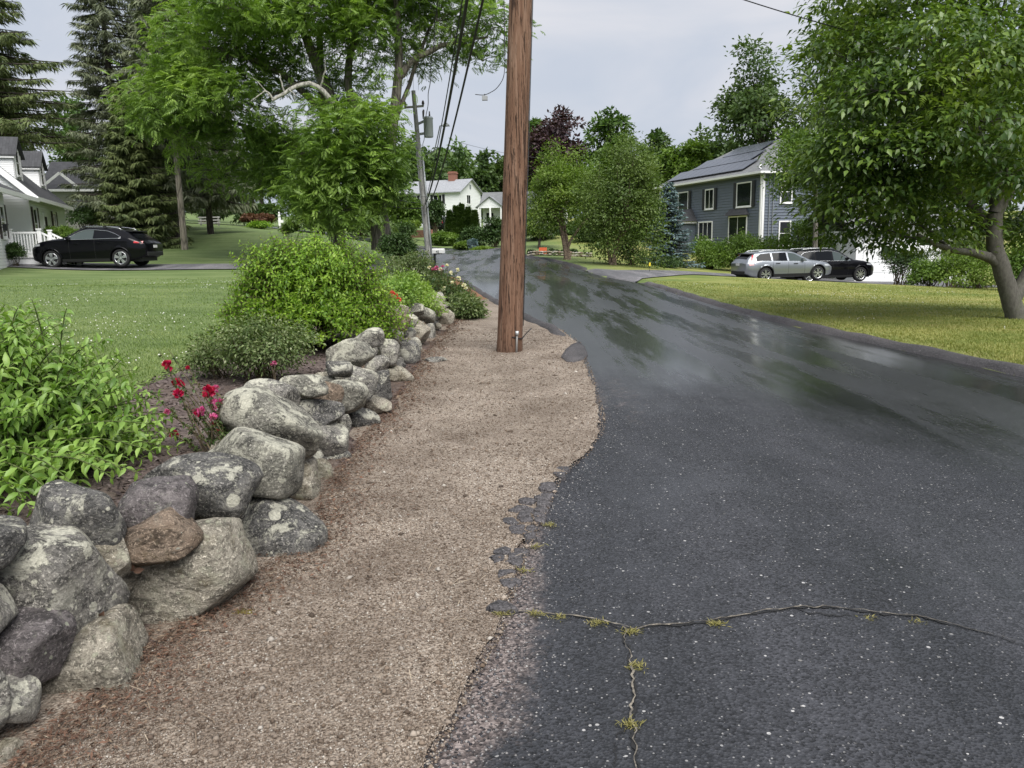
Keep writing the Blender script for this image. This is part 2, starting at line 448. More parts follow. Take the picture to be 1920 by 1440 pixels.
ry = np.concatenate([np.arange(-4, 14, 0.12), np.arange(14, 40, 0.35), np.arange(40, 73.1, 0.8)])
Hroad = lambda x, y: H0(x, y)
road = strip_mesh('road', ry, lambda y: xe(y) - 0.55, xr, 64, 0.0, MATS['road_asphalt'], Hroad, 0.03)
tag(road, kind='structure')
_v = np.empty(len(road.data.vertices) * 3); road.data.vertices.foreach_get('co', _v); _v = _v.reshape(-1, 3)
_e = _v[:, 0] - xe(_v[:, 1])
_w = np.exp(-(np.maximum(_e, 0) / (0.08 + 0.24 * sstep(4.6, 2.0, _v[:, 1])) ) ** 2) * (0.35 + 0.65 * sstep(5.2, 3.4, _v[:, 1])) + 0.45 * np.exp(-((_v[:, 1] - 7.9) / 2.2) ** 2 - ((_e - 0.30) / 0.35) ** 2)
_at = road.data.attributes.new('worn', 'FLOAT', 'POINT'); _at.data.foreach_set('value', _w.astype(np.float32))
# the road goes on round the bend to the left
bend = [((-9.6, 70.0), (-4.0, 72.6)), ((-11.5, 73.5), (-7.0, 77.5)), ((-15, 76.5), (-11.5, 81.5)), ((-20, 78.5), (-18, 84)), ((-27, 80), (-26, 86)), ((-40, 82), (-40, 88)), ((-70, 84), (-70, 90))]
V, F = [], []
for i in range(len(bend) - 1):
    for k in range(12):
        f = k / 12
        a = np.array(bend[i][0]) * (1 - f) + np.array(bend[i + 1][0]) * f; b = np.array(bend[i][1]) * (1 - f) + np.array(bend[i + 1][1]) * f
        for j in range(7):
            q = a * (1 - j / 6) + b * j / 6; V.append((q[0], q[1], float(Hlawn(q[0], q[1])) + 0.07))
n = len(V) // 7
F = [(i * 7 + j, i * 7 + j + 1, i * 7 + j + 8, i * 7 + j + 7) for i in range(n - 1) for j in range(6)]
tag(mesh_np('road', V, F, MATS['road_asphalt'], smooth=True), kind='structure')

# gravel verge, a little crust over the asphalt edge
gy = np.arange(-3.5, 20.0, 0.03)
Hv = lambda x, y: H0(x, y) + 0.012 * np.sin(x * 3.1 + y * 1.7) * np.sin(y * 2.3)
verge = strip_mesh('gravel_verge', gy, lambda y: xw(y) - 0.25, lambda y: xe(y) + wob(y, 1.3, 1.0, 0.035), 26, 0.028, MATS['gravel'], lambda x, y: Hv(x, y))
tag(verge, kind='structure')
my = np.arange(19.9, 27.5, 0.1)
tag(strip_mesh('mulch_strip', my, lambda y: xw(y) + 0.1, lambda y: xe(y) - 0.12 + wob(y, 2.2, 1.0, 0.03), 10, 0.034, MATS['pine_mulch'], H0), kind='structure')
# garden bed behind the wall
by = np.arange(0.5, 20.5, 0.08)
bedw = lambda y: xw(y) - 2.15 + 0.9 * sstep(3.5, 1.0, y) + 0.15 * np.sin(y * 1.1)
tag(strip_mesh('garden_bed', by, lambda y: bedw(y) + wob(y, 3.0, 0.8, 0.05), lambda y: xw(y) + 0.08, 24, 0.03, MATS['bed_mulch'], Hyard), kind='structure')

# driveways
def quad_sheet(name, pa, pb, nu, nv, off, mat, kind='structure'):
    """pa, pb: polylines with equal count; a sheet between them following the ground"""
    pa, pb = np.array(pa, float), np.array(pb, float)
    s = np.linspace(0, len(pa) - 1, nu)
    A = np.stack([np.interp(s, range(len(pa)), pa[:, k]) for k in (0, 1)], 1); B = np.stack([np.interp(s, range(len(pb)), pb[:, k]) for k in (0, 1)], 1)
    t = np.linspace(0, 1, nv)[None, :, None]
    P = A[:, None] * (1 - t) + B[:, None] * t
    Z = Hlawn(P[..., 0], P[..., 1]) + off
    V = np.concatenate([P, Z[..., None]], -1).reshape(-1, 3)
    i = np.arange(nu - 1)[:, None] * nv + np.arange(nv - 1)[None]
    F = np.stack([i, i + nv, i + nv + 1, i + 1], -1).reshape(-1, 4)
    o = mesh_np(name, V, F, mat, smooth=True); return tag(o, kind=kind)
quad_sheet('driveway', [(4.55, 28.5), (5.8, 31.4), (8.5, 35.2), (14, 37.6), (26, 39.5)], [(3.7, 38.5), (5.2, 37.6), (8.5, 40.6), (14, 45.5), (26, 50.0)], 60, 24, 0.035, MATS['drive_asphalt'])
quad_sheet('driveway', [(-30, 33.4), (-18, 33.0), (-11, 32.6), (-7.5, 33.0), (-3.6, 32.6)], [(-30, 36.4), (-18, 36.2), (-11, 36.0), (-7.8, 36.6), (-4.3, 37.0)], 60, 12, 0.04, MATS['drive_asphalt'])

# rolled asphalt kerbs
def kerb(name, yv, fx, w, h, side):
    prof = [(0.0, 0.0), (0.05, 0.6 * h), (0.10, h), (0.6 * w, h * 0.95), (w, h * 0.45), (w * 1.12, -0.05)]
    V = []; ya, yb_ = yv[0], yv[-1]
    for y in yv:
        e_ = .08 + .92 * float(sstep(0, .9, y - ya) * sstep(0, .9, yb_ - y))
        for d, z in prof:
            x = fx(y) + side * (d + 0.012 * math.sin(y * 7 + d * 9)); V.append((x, y, float(H0(fx(y), y)) + z * e_ * (1 + 0.12 * math.sin(y * 3.7))))
    k = len(prof); n = len(yv)
    F = [(i * k + j, i * k + j + 1, (i + 1) * k + j + 1, (i + 1) * k + j) for i in range(n - 1) for j in range(k - 1)]
    return tag(mesh_np(name, V, F, MATS['kerb_asphalt'], smooth=True), kind='structure')
kerb('kerb', np.arange(-4, 28.4, 0.12), lambda y: xr(y) - 0.02, 0.34, 0.085, 1)
kerb('kerb', np.arange(38.8, 72, 0.4), lambda y: xr(y) - 0.02, 0.34, 0.10, 1)
kerb('kerb', np.arange(12.6, 28.0, 0.12), lambda y: xe(y) + 0.0, 0.24, 0.10, -1)
kerb('kerb', np.arange(33, 69, 0.4), lambda y: xe(y) + 0.0, 0.24, 0.09, -1)
# ------------------------------------------------------------------ foliage library
def unit(v):
    return v / (np.linalg.norm(v, axis=-1, keepdims=True) + 1e-9)
def rdir(n, up=0.0):
    v = rng.normal(size=(n, 3)); v[:, 2] += up; return unit(v)
def leaves_np(C, A, N, L, W, fold=0.18, droop=0.15, kind='fold'):
    """C base points, A leaf axis, N leaf normal (unit, roughly across A) -> verts, faces"""
    n = len(C)
    L = np.broadcast_to(np.asarray(L, float), (n,))[:, None]; W = np.broadcast_to(np.asarray(W, float), (n,))[:, None]
    A = unit(A); S = unit(np.cross(A, N)); N = np.cross(S, A)
    if kind == 'diamond':
        V = np.stack([C, C + A * L * .45 + S * W * .5 + N * W * fold, C + A * L - N * L * droop, C + A * L * .45 - S * W * .5 + N * W * fold], 1)
        F = np.arange(n)[:, None] * 4 + np.array([[0, 1, 2, 3]])
        return V.reshape(-1, 3), F
    if kind == 'fold':
        mid = C + A * L * .48 - N * W * fold
        V = np.stack([C, C + A * L * .42 + S * W * .5, C + A * L - N * L * droop, C + A * L * .42 - S * W * .5, mid], 1)
        b = np.arange(n)[:, None, None] * 5
        F = (b + np.array([[[0, 1, 4], [1, 2, 4], [2, 3, 4], [3, 0, 4]]])).reshape(-1, 3)
        return V.reshape(-1, 3), F
    # 'long': three segments, curved
    q = []
    for s, w in ((0.0, 0.06), (0.25, 0.82), (0.55, 1.0), (0.82, 0.5), (1.0, 0.02)):
        c = C + A * L * s * (1 - 0.12 * s) - N * L * droop * s * s
        q += [c + S * W * .5 * w + N * W * fold * w, c, c - S * W * .5 * w + N * W * fold * w]
    V = np.stack(q, 1)
    fs = []
    for i in range(4):
        for j in range(2):
            fs.append([i * 3 + j, i * 3 + j + 1, (i + 1) * 3 + j + 1, (i + 1) * 3 + j])
    F = (np.arange(n)[:, None, None] * 15 + np.array(fs)[None]).reshape(-1, 4)
    return V.reshape(-1, 3), F
def cat_vf(parts):
    Vs, Fs, o = [], [], 0
    for V, F in parts:
        if len(V) == 0: continue
        Vs.append(V); Fs.append(np.asarray(F) + o); o += len(V)
    return np.concatenate(Vs), np.concatenate(Fs)
def tubes_quads(list_of_tubes):
    """[(pts, radii, n)] -> V, F(quads) without caps"""
    Vs, Fs, o = [], [], 0
    for pts, rad, n in list_of_tubes:
        V, F = tube_np(pts, rad, n, cap=False)
        Vs.append(V); Fs.append(np.array(F) + o); o += len(V)
    return np.concatenate(Vs), np.concatenate(Fs)
def bez(a, b, c, n):
    t = np.linspace(0, 1, n)[:, None]; a, b, c = map(np.asarray, (a, b, c))
    return a * (1 - t) ** 2 + 2 * b * t * (1 - t) + c * t * t
def jitter_path(P, amp):
    P = np.array(P, float); P[1:-1] += rng.normal(size=P[1:-1].shape) * amp; return P

def clumps_in(lobes, n, shell=(0.62, 1.0), low=-0.55, up=0.25):
    """clump centres spread over the shells of ellipsoid lobes"""
    C = np.array([l[0] for l in lobes], float); R = np.array([l[1] for l in lobes], float)
    if R.ndim == 1: R = np.repeat(R[:, None], 3, 1)
    a = (R[:, 0] * R[:, 1] + R[:, 0] * R[:, 2] + R[:, 1] * R[:, 2]); k = rng.choice(len(C), n, p=a / a.sum())
    d = rdir(n, up)
    d[:, 2] = np.where(d[:, 2] < low, -d[:, 2] * 0.3, d[:, 2]); d = unit(d)
    r = rng.uniform(shell[0], shell[1], n) ** 0.6
    return C[k] + d * R[k] * r[:, None], d, k
def foliage(lobes, n_cl, cl_r, n_leaf, L, W, kind='diamond', flat=0.55, low=-0.55, outward=0.5, upn=0.7, droop=0.2, shell=(0.62, 1.0), up=0.25, fold=0.18, outn=.35):
    P, D, k = clumps_in(lobes, n_cl, shell, low, up)
    n = n_cl * n_leaf
    Pc = np.repeat(P, n_leaf, 0); Dc = np.repeat(D, n_leaf, 0)
    off = rng.normal(size=(n, 3)) * cl_r * np.array([1, 1, flat]) * 0.55
    C = Pc + off
    C[:, 2] -= 0.25 * np.abs(off[:, :2]).sum(1)          # boughs droop at their edges
    A = unit(Dc * outward + unit(off) * 0.8 + rng.normal(size=(n, 3)) * 0.45 + np.array([0, 0, -droop]))
    N = unit(np.array([0, 0, upn]) + Dc * outn + rng.normal(size=(n, 3)) * 0.38)
    s = rng.uniform(0.7, 1.2, n)
    return leaves_np(C, A, N, L * s, W * s, fold, droop, kind), P, k
def walnut_fronds(lobes, n_cl, cl_r, n_fr, L, pairs, lw, low=-0.5, shell=(0.6, 1.0)):
    """pinnate leaves: a row of paired narrow leaflets along a drooping stalk"""
    P, D, k = clumps_in(lobes, n_cl, shell, low, 0.2)
    n = n_cl * n_fr
    Pc = np.repeat(P, n_fr, 0) + rng.normal(size=(n, 3)) * cl_r * np.array([.5, .5, .3]); Dc = np.repeat(D, n_fr, 0)
    A = unit(Dc * 0.5 + rng.normal(size=(n, 3)) * np.array([1, 1, .5]) * .7 + np.array([0, 0, -.10]))
    N = unit(np.array([0, 0, 1.0]) + Dc * .3 + rng.normal(size=(n, 3)) * .3); S = unit(np.cross(A, N)); N = np.cross(S, A)
    Ls = L * rng.uniform(.7, 1.25, n)[:, None]
    parts = []
    for i in range(pairs):
        s = (i + .6) / pairs
        base = Pc + A * Ls * s - N * Ls * .20 * s * s
        for sg in (-1, 1):
            ax = A * .55 + S * sg * .85 - N * (.12 + .25 * s)
            parts.append(leaves_np(base, ax, N + S * sg * .2, lw * (1.1 - .3 * abs(s - .5)) * np.ones(n), lw * .34, .1, .15, 'diamond'))
    parts.append(leaves_np(Pc + A * Ls - N * Ls * .28, A - N * .4, N, lw, lw * .34, .1, .1, 'diamond'))
    return cat_vf(parts), P, k

def broad_tree(name, label, base, trunk_r, top, lobes, leaf_vf, P, k, m_bark, m_leaf, cat='tree', group=None, trunks=None, twigs=5, limb_r=0.4):
    """a thing with trunk, branches and crown; world coordinates"""
    base = np.array(base, float)
    t = thing(name, label, cat, base, 0, group)
    top = np.array(top, float)
    tr = []
    if trunks is None:
        path = jitter_path(bez(base - [0, 0, .3], (base + top) / 2 + rng.normal(size=3) * .1 * trunk_r * 4, top, 9), trunk_r * .12)
        rad = trunk_r * np.array([1.55, 1.12, 1.0, .95, .9, .85, .8, .75, .7])
        tr.append((path, rad, 10)); heads = [(top, trunk_r * .7)]
    else:
        heads = []
        for tp in trunks:
            pts = jitter_path(bez(np.array(tp[0]) - [0, 0, .3], tp[1], tp[2], 9), tp[3] * .15)
            tr.append((pts, tp[3] * np.array([1.4, 1.1, 1, .95, .9, .85, .8, .75, .65]), 9)); heads.append((np.array(tp[2], float), tp[3] * .65))
    V, F = tubes_quads(tr)
    mesh_np('trunk', V, F, m_bark, t, True, base)
    br = []
    for i, l in enumerate(lobes):
        c = np.array(l[0], float)
        j = int(np.argmin([np.linalg.norm(h[0] - c) for h in heads])); h, r = heads[j]
        mid = h * .45 + c * .55 + np.array([0, 0, .12 * np.linalg.norm(c - h)]) + rng.normal(size=3) * .06 * np.linalg.norm(c - h)
        br.append((jitter_path(bez(h, mid, c, 7), .03), r * limb_r * 1.5 * np.linspace(1, .35, 7), 6))
        own = np.where(k == i)[0]
        for q in rng.choice(own, min(twigs, len(own)), replace=False) if len(own) else []:
            p = P[q]; md = (c + p) / 2 + np.array([0, 0, .08 * np.linalg.norm(p - c)])
            br.append((bez(c * .7 + h * .3, md, p, 5), r * limb_r * .5 * np.linspace(1, .25, 5), 4))
    if br:
        V, F = tubes_quads(br); mesh_np('branches', V, F, m_bark, t, True, base)
    mesh_np('crown', leaf_vf[0], leaf_vf[1], m_leaf, t, False, base)
    return t
def rand_lobes(c, r, n, size=(.28, .50), seed=0):
    """lobes spread through an ellipsoid"""
    g = np.random.default_rng(seed)
    c, r = np.array(c, float), np.array(r, float)
    out = [(c, r * .55)]
    for i in range(n):
        d = g.normal(size=3); d /= np.linalg.norm(d)
        if d[2] < -.5: d[2] *= -.5
        s = g.uniform(*size)
        out.append((c + d * r * (1 - s * .70), r * s * g.uniform(.75, 1.2, 3)))
    return out
def px_tree(name, label, box, y, m_bark, m_leaf, base_px=None, n_cl=110, n_leaf=40, leaf=.26, lobes=9, trunk=.25, seed=1, cl=None, group=None, low=-.5, wide=1.0, trunks=None, upn=.45, flat=.6, outn=.6):
    """a tree whose crown fills about the box (x0,x1,ytop,ybottom) seen at distance y"""
    x0, x1, yt, yb = box
    a, b = at(x0, (yt + yb) / 2, y), at(x1, (yt + yb) / 2, y)
    zt, zb = at((x0 + x1) / 2, yt, y)[2], at((x0 + x1) / 2, yb, y)[2]
    c = np.array([(a[0] + b[0]) / 2, y, (zt + zb) / 2]); rx = (b[0] - a[0]) / 2
    r = np.array([rx, rx * wide, (zt - zb) / 2])
    bx = c[0] if base_px is None else at(base_px, 470, y)[0]
    base = np.array([bx, y, float(Hlawn(bx, y))])
    lb = rand_lobes(c, r, lobes, seed=seed)
    vf, P, k = foliage(lb, n_cl, cl or rx * .28, n_leaf, leaf, leaf * .55, low=low, upn=upn, flat=flat, outn=outn, shell=(.4, 1.0))
    tk = None
    if trunks:
        tk = [((base[0] + rng.normal() * .12, y + rng.normal() * .12, base[2]), (base[0] + rng.normal() * rx * .15, y, (base[2] + c[2]) / 2), (c[0] + rng.normal() * rx * .4, y + rng.normal() * rx * .3, c[2]), trunk) for _ in range(trunks)]
    return broad_tree(name, label, base, trunk, (c[0] * .6 + bx * .4, y, c[2] - r[2] * .25), lb, vf, P, k, m_bark, m_leaf, group=group, trunks=tk)

def conifer(name, label, base, h, R, m_bark, m_leaf, n_br=150, per=34, spray=.34, wid=.10, first=.06, droop=.25, hang=.35, power=.8, trunk_r=.25, group=None, tip=.15, lean=(0, 0), asym=0.2, cat='tree'):
    base = np.array(base, float)
    t = thing(name, label, cat, base, 0, group)
    ax = np.array([lean[0], lean[1], 1.0])
    zs = np.linspace(0, 1, 12)
    V, F = tubes_quads([(base - [0, 0, .3] + zs[:, None] * ax * h, trunk_r * (1.02 - zs) + .012, 9)])
    mesh_np('trunk', V, F, m_bark, t, True, base)
    brs, parts = [], []
    for i in range(n_br):
        u = first + (1 - first) * (i + rng.uniform(0, 1)) / n_br
        u = min(u, .992)
        th = i * 2.39996 + rng.normal() * .4
        L = (R * (1 - u) ** power * rng.uniform(.68, 1.12) + tip) * (1 + asym * math.sin(th * 1.0 + 1.3))
        d = np.array([math.cos(th), math.sin(th), 0])
        p0 = base + ax * h * u
        s = np.linspace(0, 1, 7)[:, None]
        dr = droop * (1.25 - u) * rng.uniform(.6, 1.3)
        P = p0 + d * L * s + np.array([0, 0, 1.0]) * L * (-dr * s + .55 * dr * s ** 3 + (.12 if u > .7 else 0) * s)
        brs.append((P, (.012 + .018 * L) * np.linspace(1, .2, 7), 4))
        m = max(6, int(per * (L / R) ** 0.9 + 4))
        q = rng.uniform(.12, 1.0, m) ** .8
        C = np.stack([np.interp(q, s[:, 0], P[:, a]) for a in range(3)], 1)
        lat = np.array([-d[1], d[0], 0]); sg = rng.choice([-1, 1], m)[:, None]
        ext = (rng.uniform(0, .30, m) * L * (1.1 - q))[:, None]
        C = C + lat * sg * ext - np.array([0, 0, 1.0]) * ext * .35
        A = d * rng.uniform(.3, 1.0, (m, 1)) + lat * sg * rng.uniform(.2, 1.0, (m, 1)) + np.array([0, 0, -1.0]) * rng.uniform(0, 1, (m, 1)) * 2 * hang + rng.normal(size=(m, 3)) * .15
        N = np.array([0, 0, 1.0]) + rng.normal(size=(m, 3)) * .35
        sz = rng.uniform(.65, 1.25, m)
        parts.append(leaves_np(C, A, N, spray * sz, wid * sz, .1, .2, 'diamond'))
        parts.append(leaves_np(C, A * .5 - lat * sg * .8 + np.array([0, 0, -hang * .5]), N, spray * .8 * sz, wid * sz, .1, .2, 'diamond'))
    V, F = tubes_quads(brs); mesh_np('branches', V, F, m_bark, t, True, base)
    V, F = cat_vf(parts); mesh_np('crown', V, F, m_leaf, t, False, base)
    return t

def bush(name, label, c, r, m_leaf, m_stem, n_cl=120, n_leaf=26, leaf=.06, lw=None, kind='diamond', cat='shrub', group=None, lobes=8, seed=3, low=-.9, base_z=None, upn=.6, core=True, size=(.34, .52), cl=None, up=.15, shell=(.6, 1.0)):
    """c centre, r radii in world; a leafy shrub with stems from its foot"""
    c, r = np.array(c, float), np.array(r, float) * np.ones(3)
    bz = base_z if base_z is not None else float(Hyard(c[0], c[1]))
    base = np.array([c[0], c[1], bz])
    t = thing(name, label, cat, base, 0, group)
    lb = rand_lobes(c, r, lobes, size, seed)
    vf, P, k = foliage(lb, n_cl, cl or r.mean() * .3, n_leaf, leaf, lw or leaf * .5, kind, low=low, upn=upn, up=up, shell=shell)
    vf[0][:, 2] = np.maximum(vf[0][:, 2], bz + .01 + rng.uniform(0, .05, len(vf[0])))
    st = []
    for q in rng.choice(len(P), min(len(P), 26), replace=False):
        b = base + np.append(rng.normal(size=2) * r[:2] * .15, -.05)
        st.append((bez(b, (b + P[q]) / 2 + np.array([0, 0, .15 * r[2]]), P[q], 6), max(.004, .018 * r.mean()) * np.linspace(1, .3, 6), 5))
    V, F = tubes_quads(st); mesh_np('stems', V, F, m_stem, t, True, base)
    mesh_np('foliage', vf[0], vf[1], m_leaf, t, False, base)
    return t

# ---- plant materials
def bark(name, a, b, scale=6.0, stretch=.18, bumpd=.03, moss=None, crk=.75):
    t = NT(name); p = t.mapv(t.pos(), (1, 1, stretch))
    n1 = t.noise(p, scale * 2.2, 6, .7, .3); v = t.vor(p, scale, 'DISTANCE_TO_EDGE')
    c = t.mix(t.ramp(n1, [(.3, 0), (.7, 1)]), a, b)
    c = t.mix(t.ramp(v, [(0, crk), (.12, 0)]), c, tuple(x * .25 for x in a))
    if moss: c = t.mix(t.ramp(t.noise(t.pos(), 1.7, 5, .7), [(.5, 0), (.7, .7)]), c, moss)
    h = t.math('ADD', t.math('MULTIPLY', t.ramp(v, [(0, 0), (.2, 1)]), crk), n1)
    return t.done(t.bsdf(c, .85, normal=t.bump(h, .9, bumpd), spec=.2))
bark('bark_grey', (.13, .115, .10), (.26, .235, .20))
bark('bark_dark', (.055, .048, .042), (.12, .10, .085))
bark('bark_pale', (.24, .21, .17), (.38, .34, .28), 5)
bark('bark_birch', (.17, .125, .095), (.34, .26, .20), 5, 1.5, .01)
bark('bark_magnolia', (.07, .065, .058), (.155, .145, .13), 9, .5, .01, (.13, .14, .09), .05)
bark('bark_dead', (.40, .38, .34), (.55, .52, .47), 8, .3, .01)
bark('stem_brown', (.09, .07, .045), (.16, .13, .08), 20, .3, .004)
bark('stem_green', (.07, .10, .03), (.14, .17, .06), 20, .3, .004)
leafmat('leaf_magnolia', [(.022, .048, .011), (.062, .118, .022), (.165, .25, .040), (.38, .48, .085)], .30, .36, .6, .5, .55)
leafmat('leaf_walnut', [(.060, .118, .028), (.132, .220, .048), (.235, .355, .076), (.37, .50, .13)], .38, .45, .6, pscale=.5)
leafmat('leaf_spruce', [(.075, .095, .055), (.140, .162, .092), (.225, .245, .15)], .12, .6, .5, pscale=.6)
leafmat('leaf_hemlock', [(.060, .088, .032), (.125, .160, .056), (.205, .24, .09)], .15, .6, .5, pscale=.6)
leafmat('leaf_bluespruce', [(.085, .140, .150), (.16, .235, .25), (.29, .37, .385)], .08, .6, .4, pscale=1.2)
leafmat('leaf_birch', [(.075, .135, .024), (.155, .24, .042), (.27, .36, .08)], .35, .5, .6, pscale=.6)
leafmat('leaf_birch_dark', [(.055, .095, .022), (.110, .170, .040), (.18, .245, .065)], .30, .5, .6, pscale=.6)
leafmat('leaf_maple', [(.045, .092, .024), (.092, .165, .042), (.165, .25, .065)], .30, .5, .65, pscale=.35)
leafmat('leaf_oak', [(.038, .074, .024), (.078, .132, .040), (.135, .195, .062)], .28, .5, .65, pscale=.35)
leafmat('leaf_copper', [(.022, .014, .018), (.055, .030, .036), (.10, .06, .062)], .22, .5, .6, pscale=.4)
leafmat('leaf_dogwood', [(.045, .085, .03), (.10, .15, .06), (.55, .58, .48)], .25, .5, .3, pscale=1.5)
leafmat('leaf_lime', [(.070, .150, .017), (.145, .27, .027), (.25, .40, .045), (.40, .54, .09)], .35, .42, .3, pscale=2.5)
leafmat('leaf_weigela', [(.075, .155, .026), (.155, .275, .046), (.255, .395, .085), (.38, .51, .15)], .32, .40, .35, .45, pscale=3.0)
leafmat('leaf_dull', [(.05, .09, .024), (.10, .155, .045), (.18, .23, .09), (.36, .39, .24)], .25, .5, .3, pscale=4)
leafmat('leaf_rose', [(.030, .060, .018), (.06, .11, .03), (.11, .15, .05), (.16, .14, .05)], .25, .45, .3, pscale=4)
leafmat('leaf_yew', [(.022, .048, .014), (.046, .088, .024), (.085, .135, .04)], .15, .5, .5, pscale=1.5)
leafmat('leaf_hedge', [(.055, .110, .020), (.115, .195, .032), (.20, .30, .05)], .28, .5, .55, pscale=.9)
leafmat('leaf_barberry', [(.10, .05, .03), (.16, .08, .05), (.22, .12, .07)], .25, .5, .5, pscale=.9)
leafmat('leaf_grass', [(.105, .16, .045), (.165, .235, .075), (.235, .30, .11), (.33, .37, .16)], .35, .55, .5, .2, pscale=.8)
leafmat('leaf_cedar', [(.030, .060, .016), (.062, .110, .026), (.11, .165, .04)], .15, .55, .4, pscale=.5)
leafmat('leaf_grass_dry', [(.13, .18, .04), (.25, .27, .08), (.42, .38, .15)], .3, .6, .5, .2, pscale=.6)
leafmat('petal_red', [(.25, .004, .015), (.42, .008, .05), (.50, .02, .10)], .25, .45, .2)
leafmat('petal_pink', [(.50, .05, .20), (.62, .10, .30), (.70, .30, .42)], .3, .45, .2)
leafmat('petal_coral', [(.65, .06, .07), (.75, .12, .09), (.8, .3, .2)], .3, .45, .2)
leafmat('petal_cream', [(.75, .68, .45), (.85, .80, .62), (.9, .88, .8)], .3, .45, .2)
M = MATS
# ------------------------------------------------------------------ far trees, closing the view
far = [  # box (x0,x1,ytop,ybottom), distance, leaf, bark, label
    ((790, 895, 248, 440), 165, 'leaf_maple', 'round green maple rising behind the far white house'),
    ((880, 960, 285, 430), 150, 'leaf_oak', 'dark green tree right of the far white house, behind the brown pole'),
    ((735, 815, 262, 440), 140, 'leaf_oak', 'green tree behind the leaning grey pole'),
    ((985, 1112, 214, 440), 95, 'leaf_copper', 'purple copper beech with dark plum crown'),
    ((970, 1030, 222, 420), 118, 'leaf_maple', 'green tree showing left of the purple beech, behind the brown pole'),
    ((1095, 1195, 222, 450), 88, 'leaf_maple', 'tall green maple right of the purple beech'),
    ((1195, 1290, 232, 460), 100, 'leaf_oak', 'tree with feathery pale top left of the blue house roof'),
    ((1275, 1390, 238, 460), 96, 'leaf_oak', 'dark oak directly above the far end of the solar roof'),
    ((1230, 1340, 268, 420), 84, 'leaf_hedge', 'lighter bushy tree just behind the far gutter of the blue house'),
    ((1340, 1530, 78, 420), 78, 'leaf_oak', 'tallest oak behind the blue house, against the sky'),
    ((1500, 1680, 20, 420), 74, 'leaf_oak', 'tall dark tree behind the magnolia and blue house'),
    ((1660, 1900, 40, 500), 66, 'leaf_oak', 'dark tree mass behind the right half of the magnolia'),
    ((1860, 2080, 60, 520), 55, 'leaf_oak', 'tree behind the magnolia at the right picture edge'),
    ((430, 545, 230, 430), 88, 'leaf_maple', 'green tree behind the spruces above the brown hedge'),
    ((520, 640, 250, 440), 96, 'leaf_oak', 'tree behind the walnut trunk, left side'),
    ((620, 760, 250, 440), 104, 'leaf_oak', 'tree behind the walnut trunk, right side'),
    ((90, 200, 190, 420), 92, 'leaf_maple', 'hazy green tree between hemlock and tall spruce'),
    ((300, 440, 200, 420), 100, 'leaf_oak', 'broad tree far behind the pair of spruces'),
    ((-120, 60, 120, 400), 95, 'leaf_oak', 'broad tree far behind the white house dormers'),
]
for i, (bx, y, lm, lab) in enumerate(far):
    w = at(bx[1], 400, y)[0] - at(bx[0], 400, y)[0]
    big = w * (bx[3] - bx[2]) / 200
    n_cl = int(np.clip(130 * w / 8, 120, 300))
    lf = .0058 * y
    px_tree('broadleaf_tree', lab, bx, y, M['bark_dark'], M[lm], n_cl=n_cl, n_leaf=50, leaf=lf, lobes=13, trunk=.3, seed=40 + i, group='broadleaf trees in the background', cl=w * .10, low=-.8)
# the wood that closes the horizon reads as one mass
lb = []
for x in np.arange(-190, 200, 11):
    y = 185 + 25 * math.sin(x * .13) + rng.uniform(-10, 10); z = float(H0(x, y)); hh = rng.uniform(9, 14)
    lb.append(((x, y, z + hh * .5), (8.5, 8, hh * .55)))
for y in np.arange(40, 180, 12):
    for sx in (-1, 1):
        x = sx * (70 + .45 * y) + rng.uniform(-4, 4); z = float(H0(x, y)); hh = rng.uniform(10, 15)
        lb.append(((x, y, z + hh * .5), (8, 8, hh * .55)))
vf, P, k = foliage(lb, 2600, 2.0, 40, 1.25, .75, low=-.9, upn=.3, outn=.6, shell=(.3, 1))
tag(mesh_np('far_wood', vf[0], vf[1], M['leaf_oak']), 'band of distant green woodland closing the horizon behind the houses', 'woodland', kind='stuff')

# ------------------------------------------------------------------ conifers on the left
def gz(x, y): return float(Hlawn(x, y))
def base_at(px, y):
    x = at(px, 470, y)[0]; return (x, y, gz(x, y))
conifer('hemlock_tree', 'dark dense hemlock at the left picture edge behind the white dormers', base_at(-25, 56), 26, 7.4, M['bark_dark'], M['leaf_hemlock'], 330, 150, .60, .10, .27, .14, .35, .75, .4)
conifer('spruce_tree', 'tall slender spruce reaching past the top edge, left of the walnut', base_at(240, 57), 25, 5.0, M['bark_dark'], M['leaf_spruce'], 260, 130, .56, .075, .10, .10, .35, .78, .35)
conifer('spruce_tree', 'second tall spruce half hidden behind the walnut crown', base_at(322, 62), 21, 5.0, M['bark_dark'], M['leaf_spruce'], 230, 105, .56, .08, .10, .12, .4, .75, .32)
conifer('spruce_tree', 'low drooping spruce behind the black suv roof', base_at(258, 45), 9.0, 2.7, M['bark_dark'], M['leaf_hemlock'], 250, 130, .40, .07, .03, .30, .4, .8, .2)
conifer('spruce_tree', 'dark weeping spruce right of the bare pale trunk', base_at(398, 55), 13.5, 3.4, M['bark_dark'], M['leaf_spruce'], 230, 110, .55, .085, .20, .45, .8, .62, .22)
conifer('pine_tree', 'bare pale trunk of a conifer with its limbs starting high', base_at(347, 43.5), 19, 3.6, M['bark_pale'], M['leaf_spruce'], 160, 90, .52, .08, .34, .25, .4, .8, .17)
conifer('spruce_tree', 'dark spruce trunk close behind the bare pale trunk', base_at(333, 48), 18, 3.8, M['bark_dark'], M['leaf_spruce'], 210, 100, .52, .085, .22, .35, .6, .7, .3)

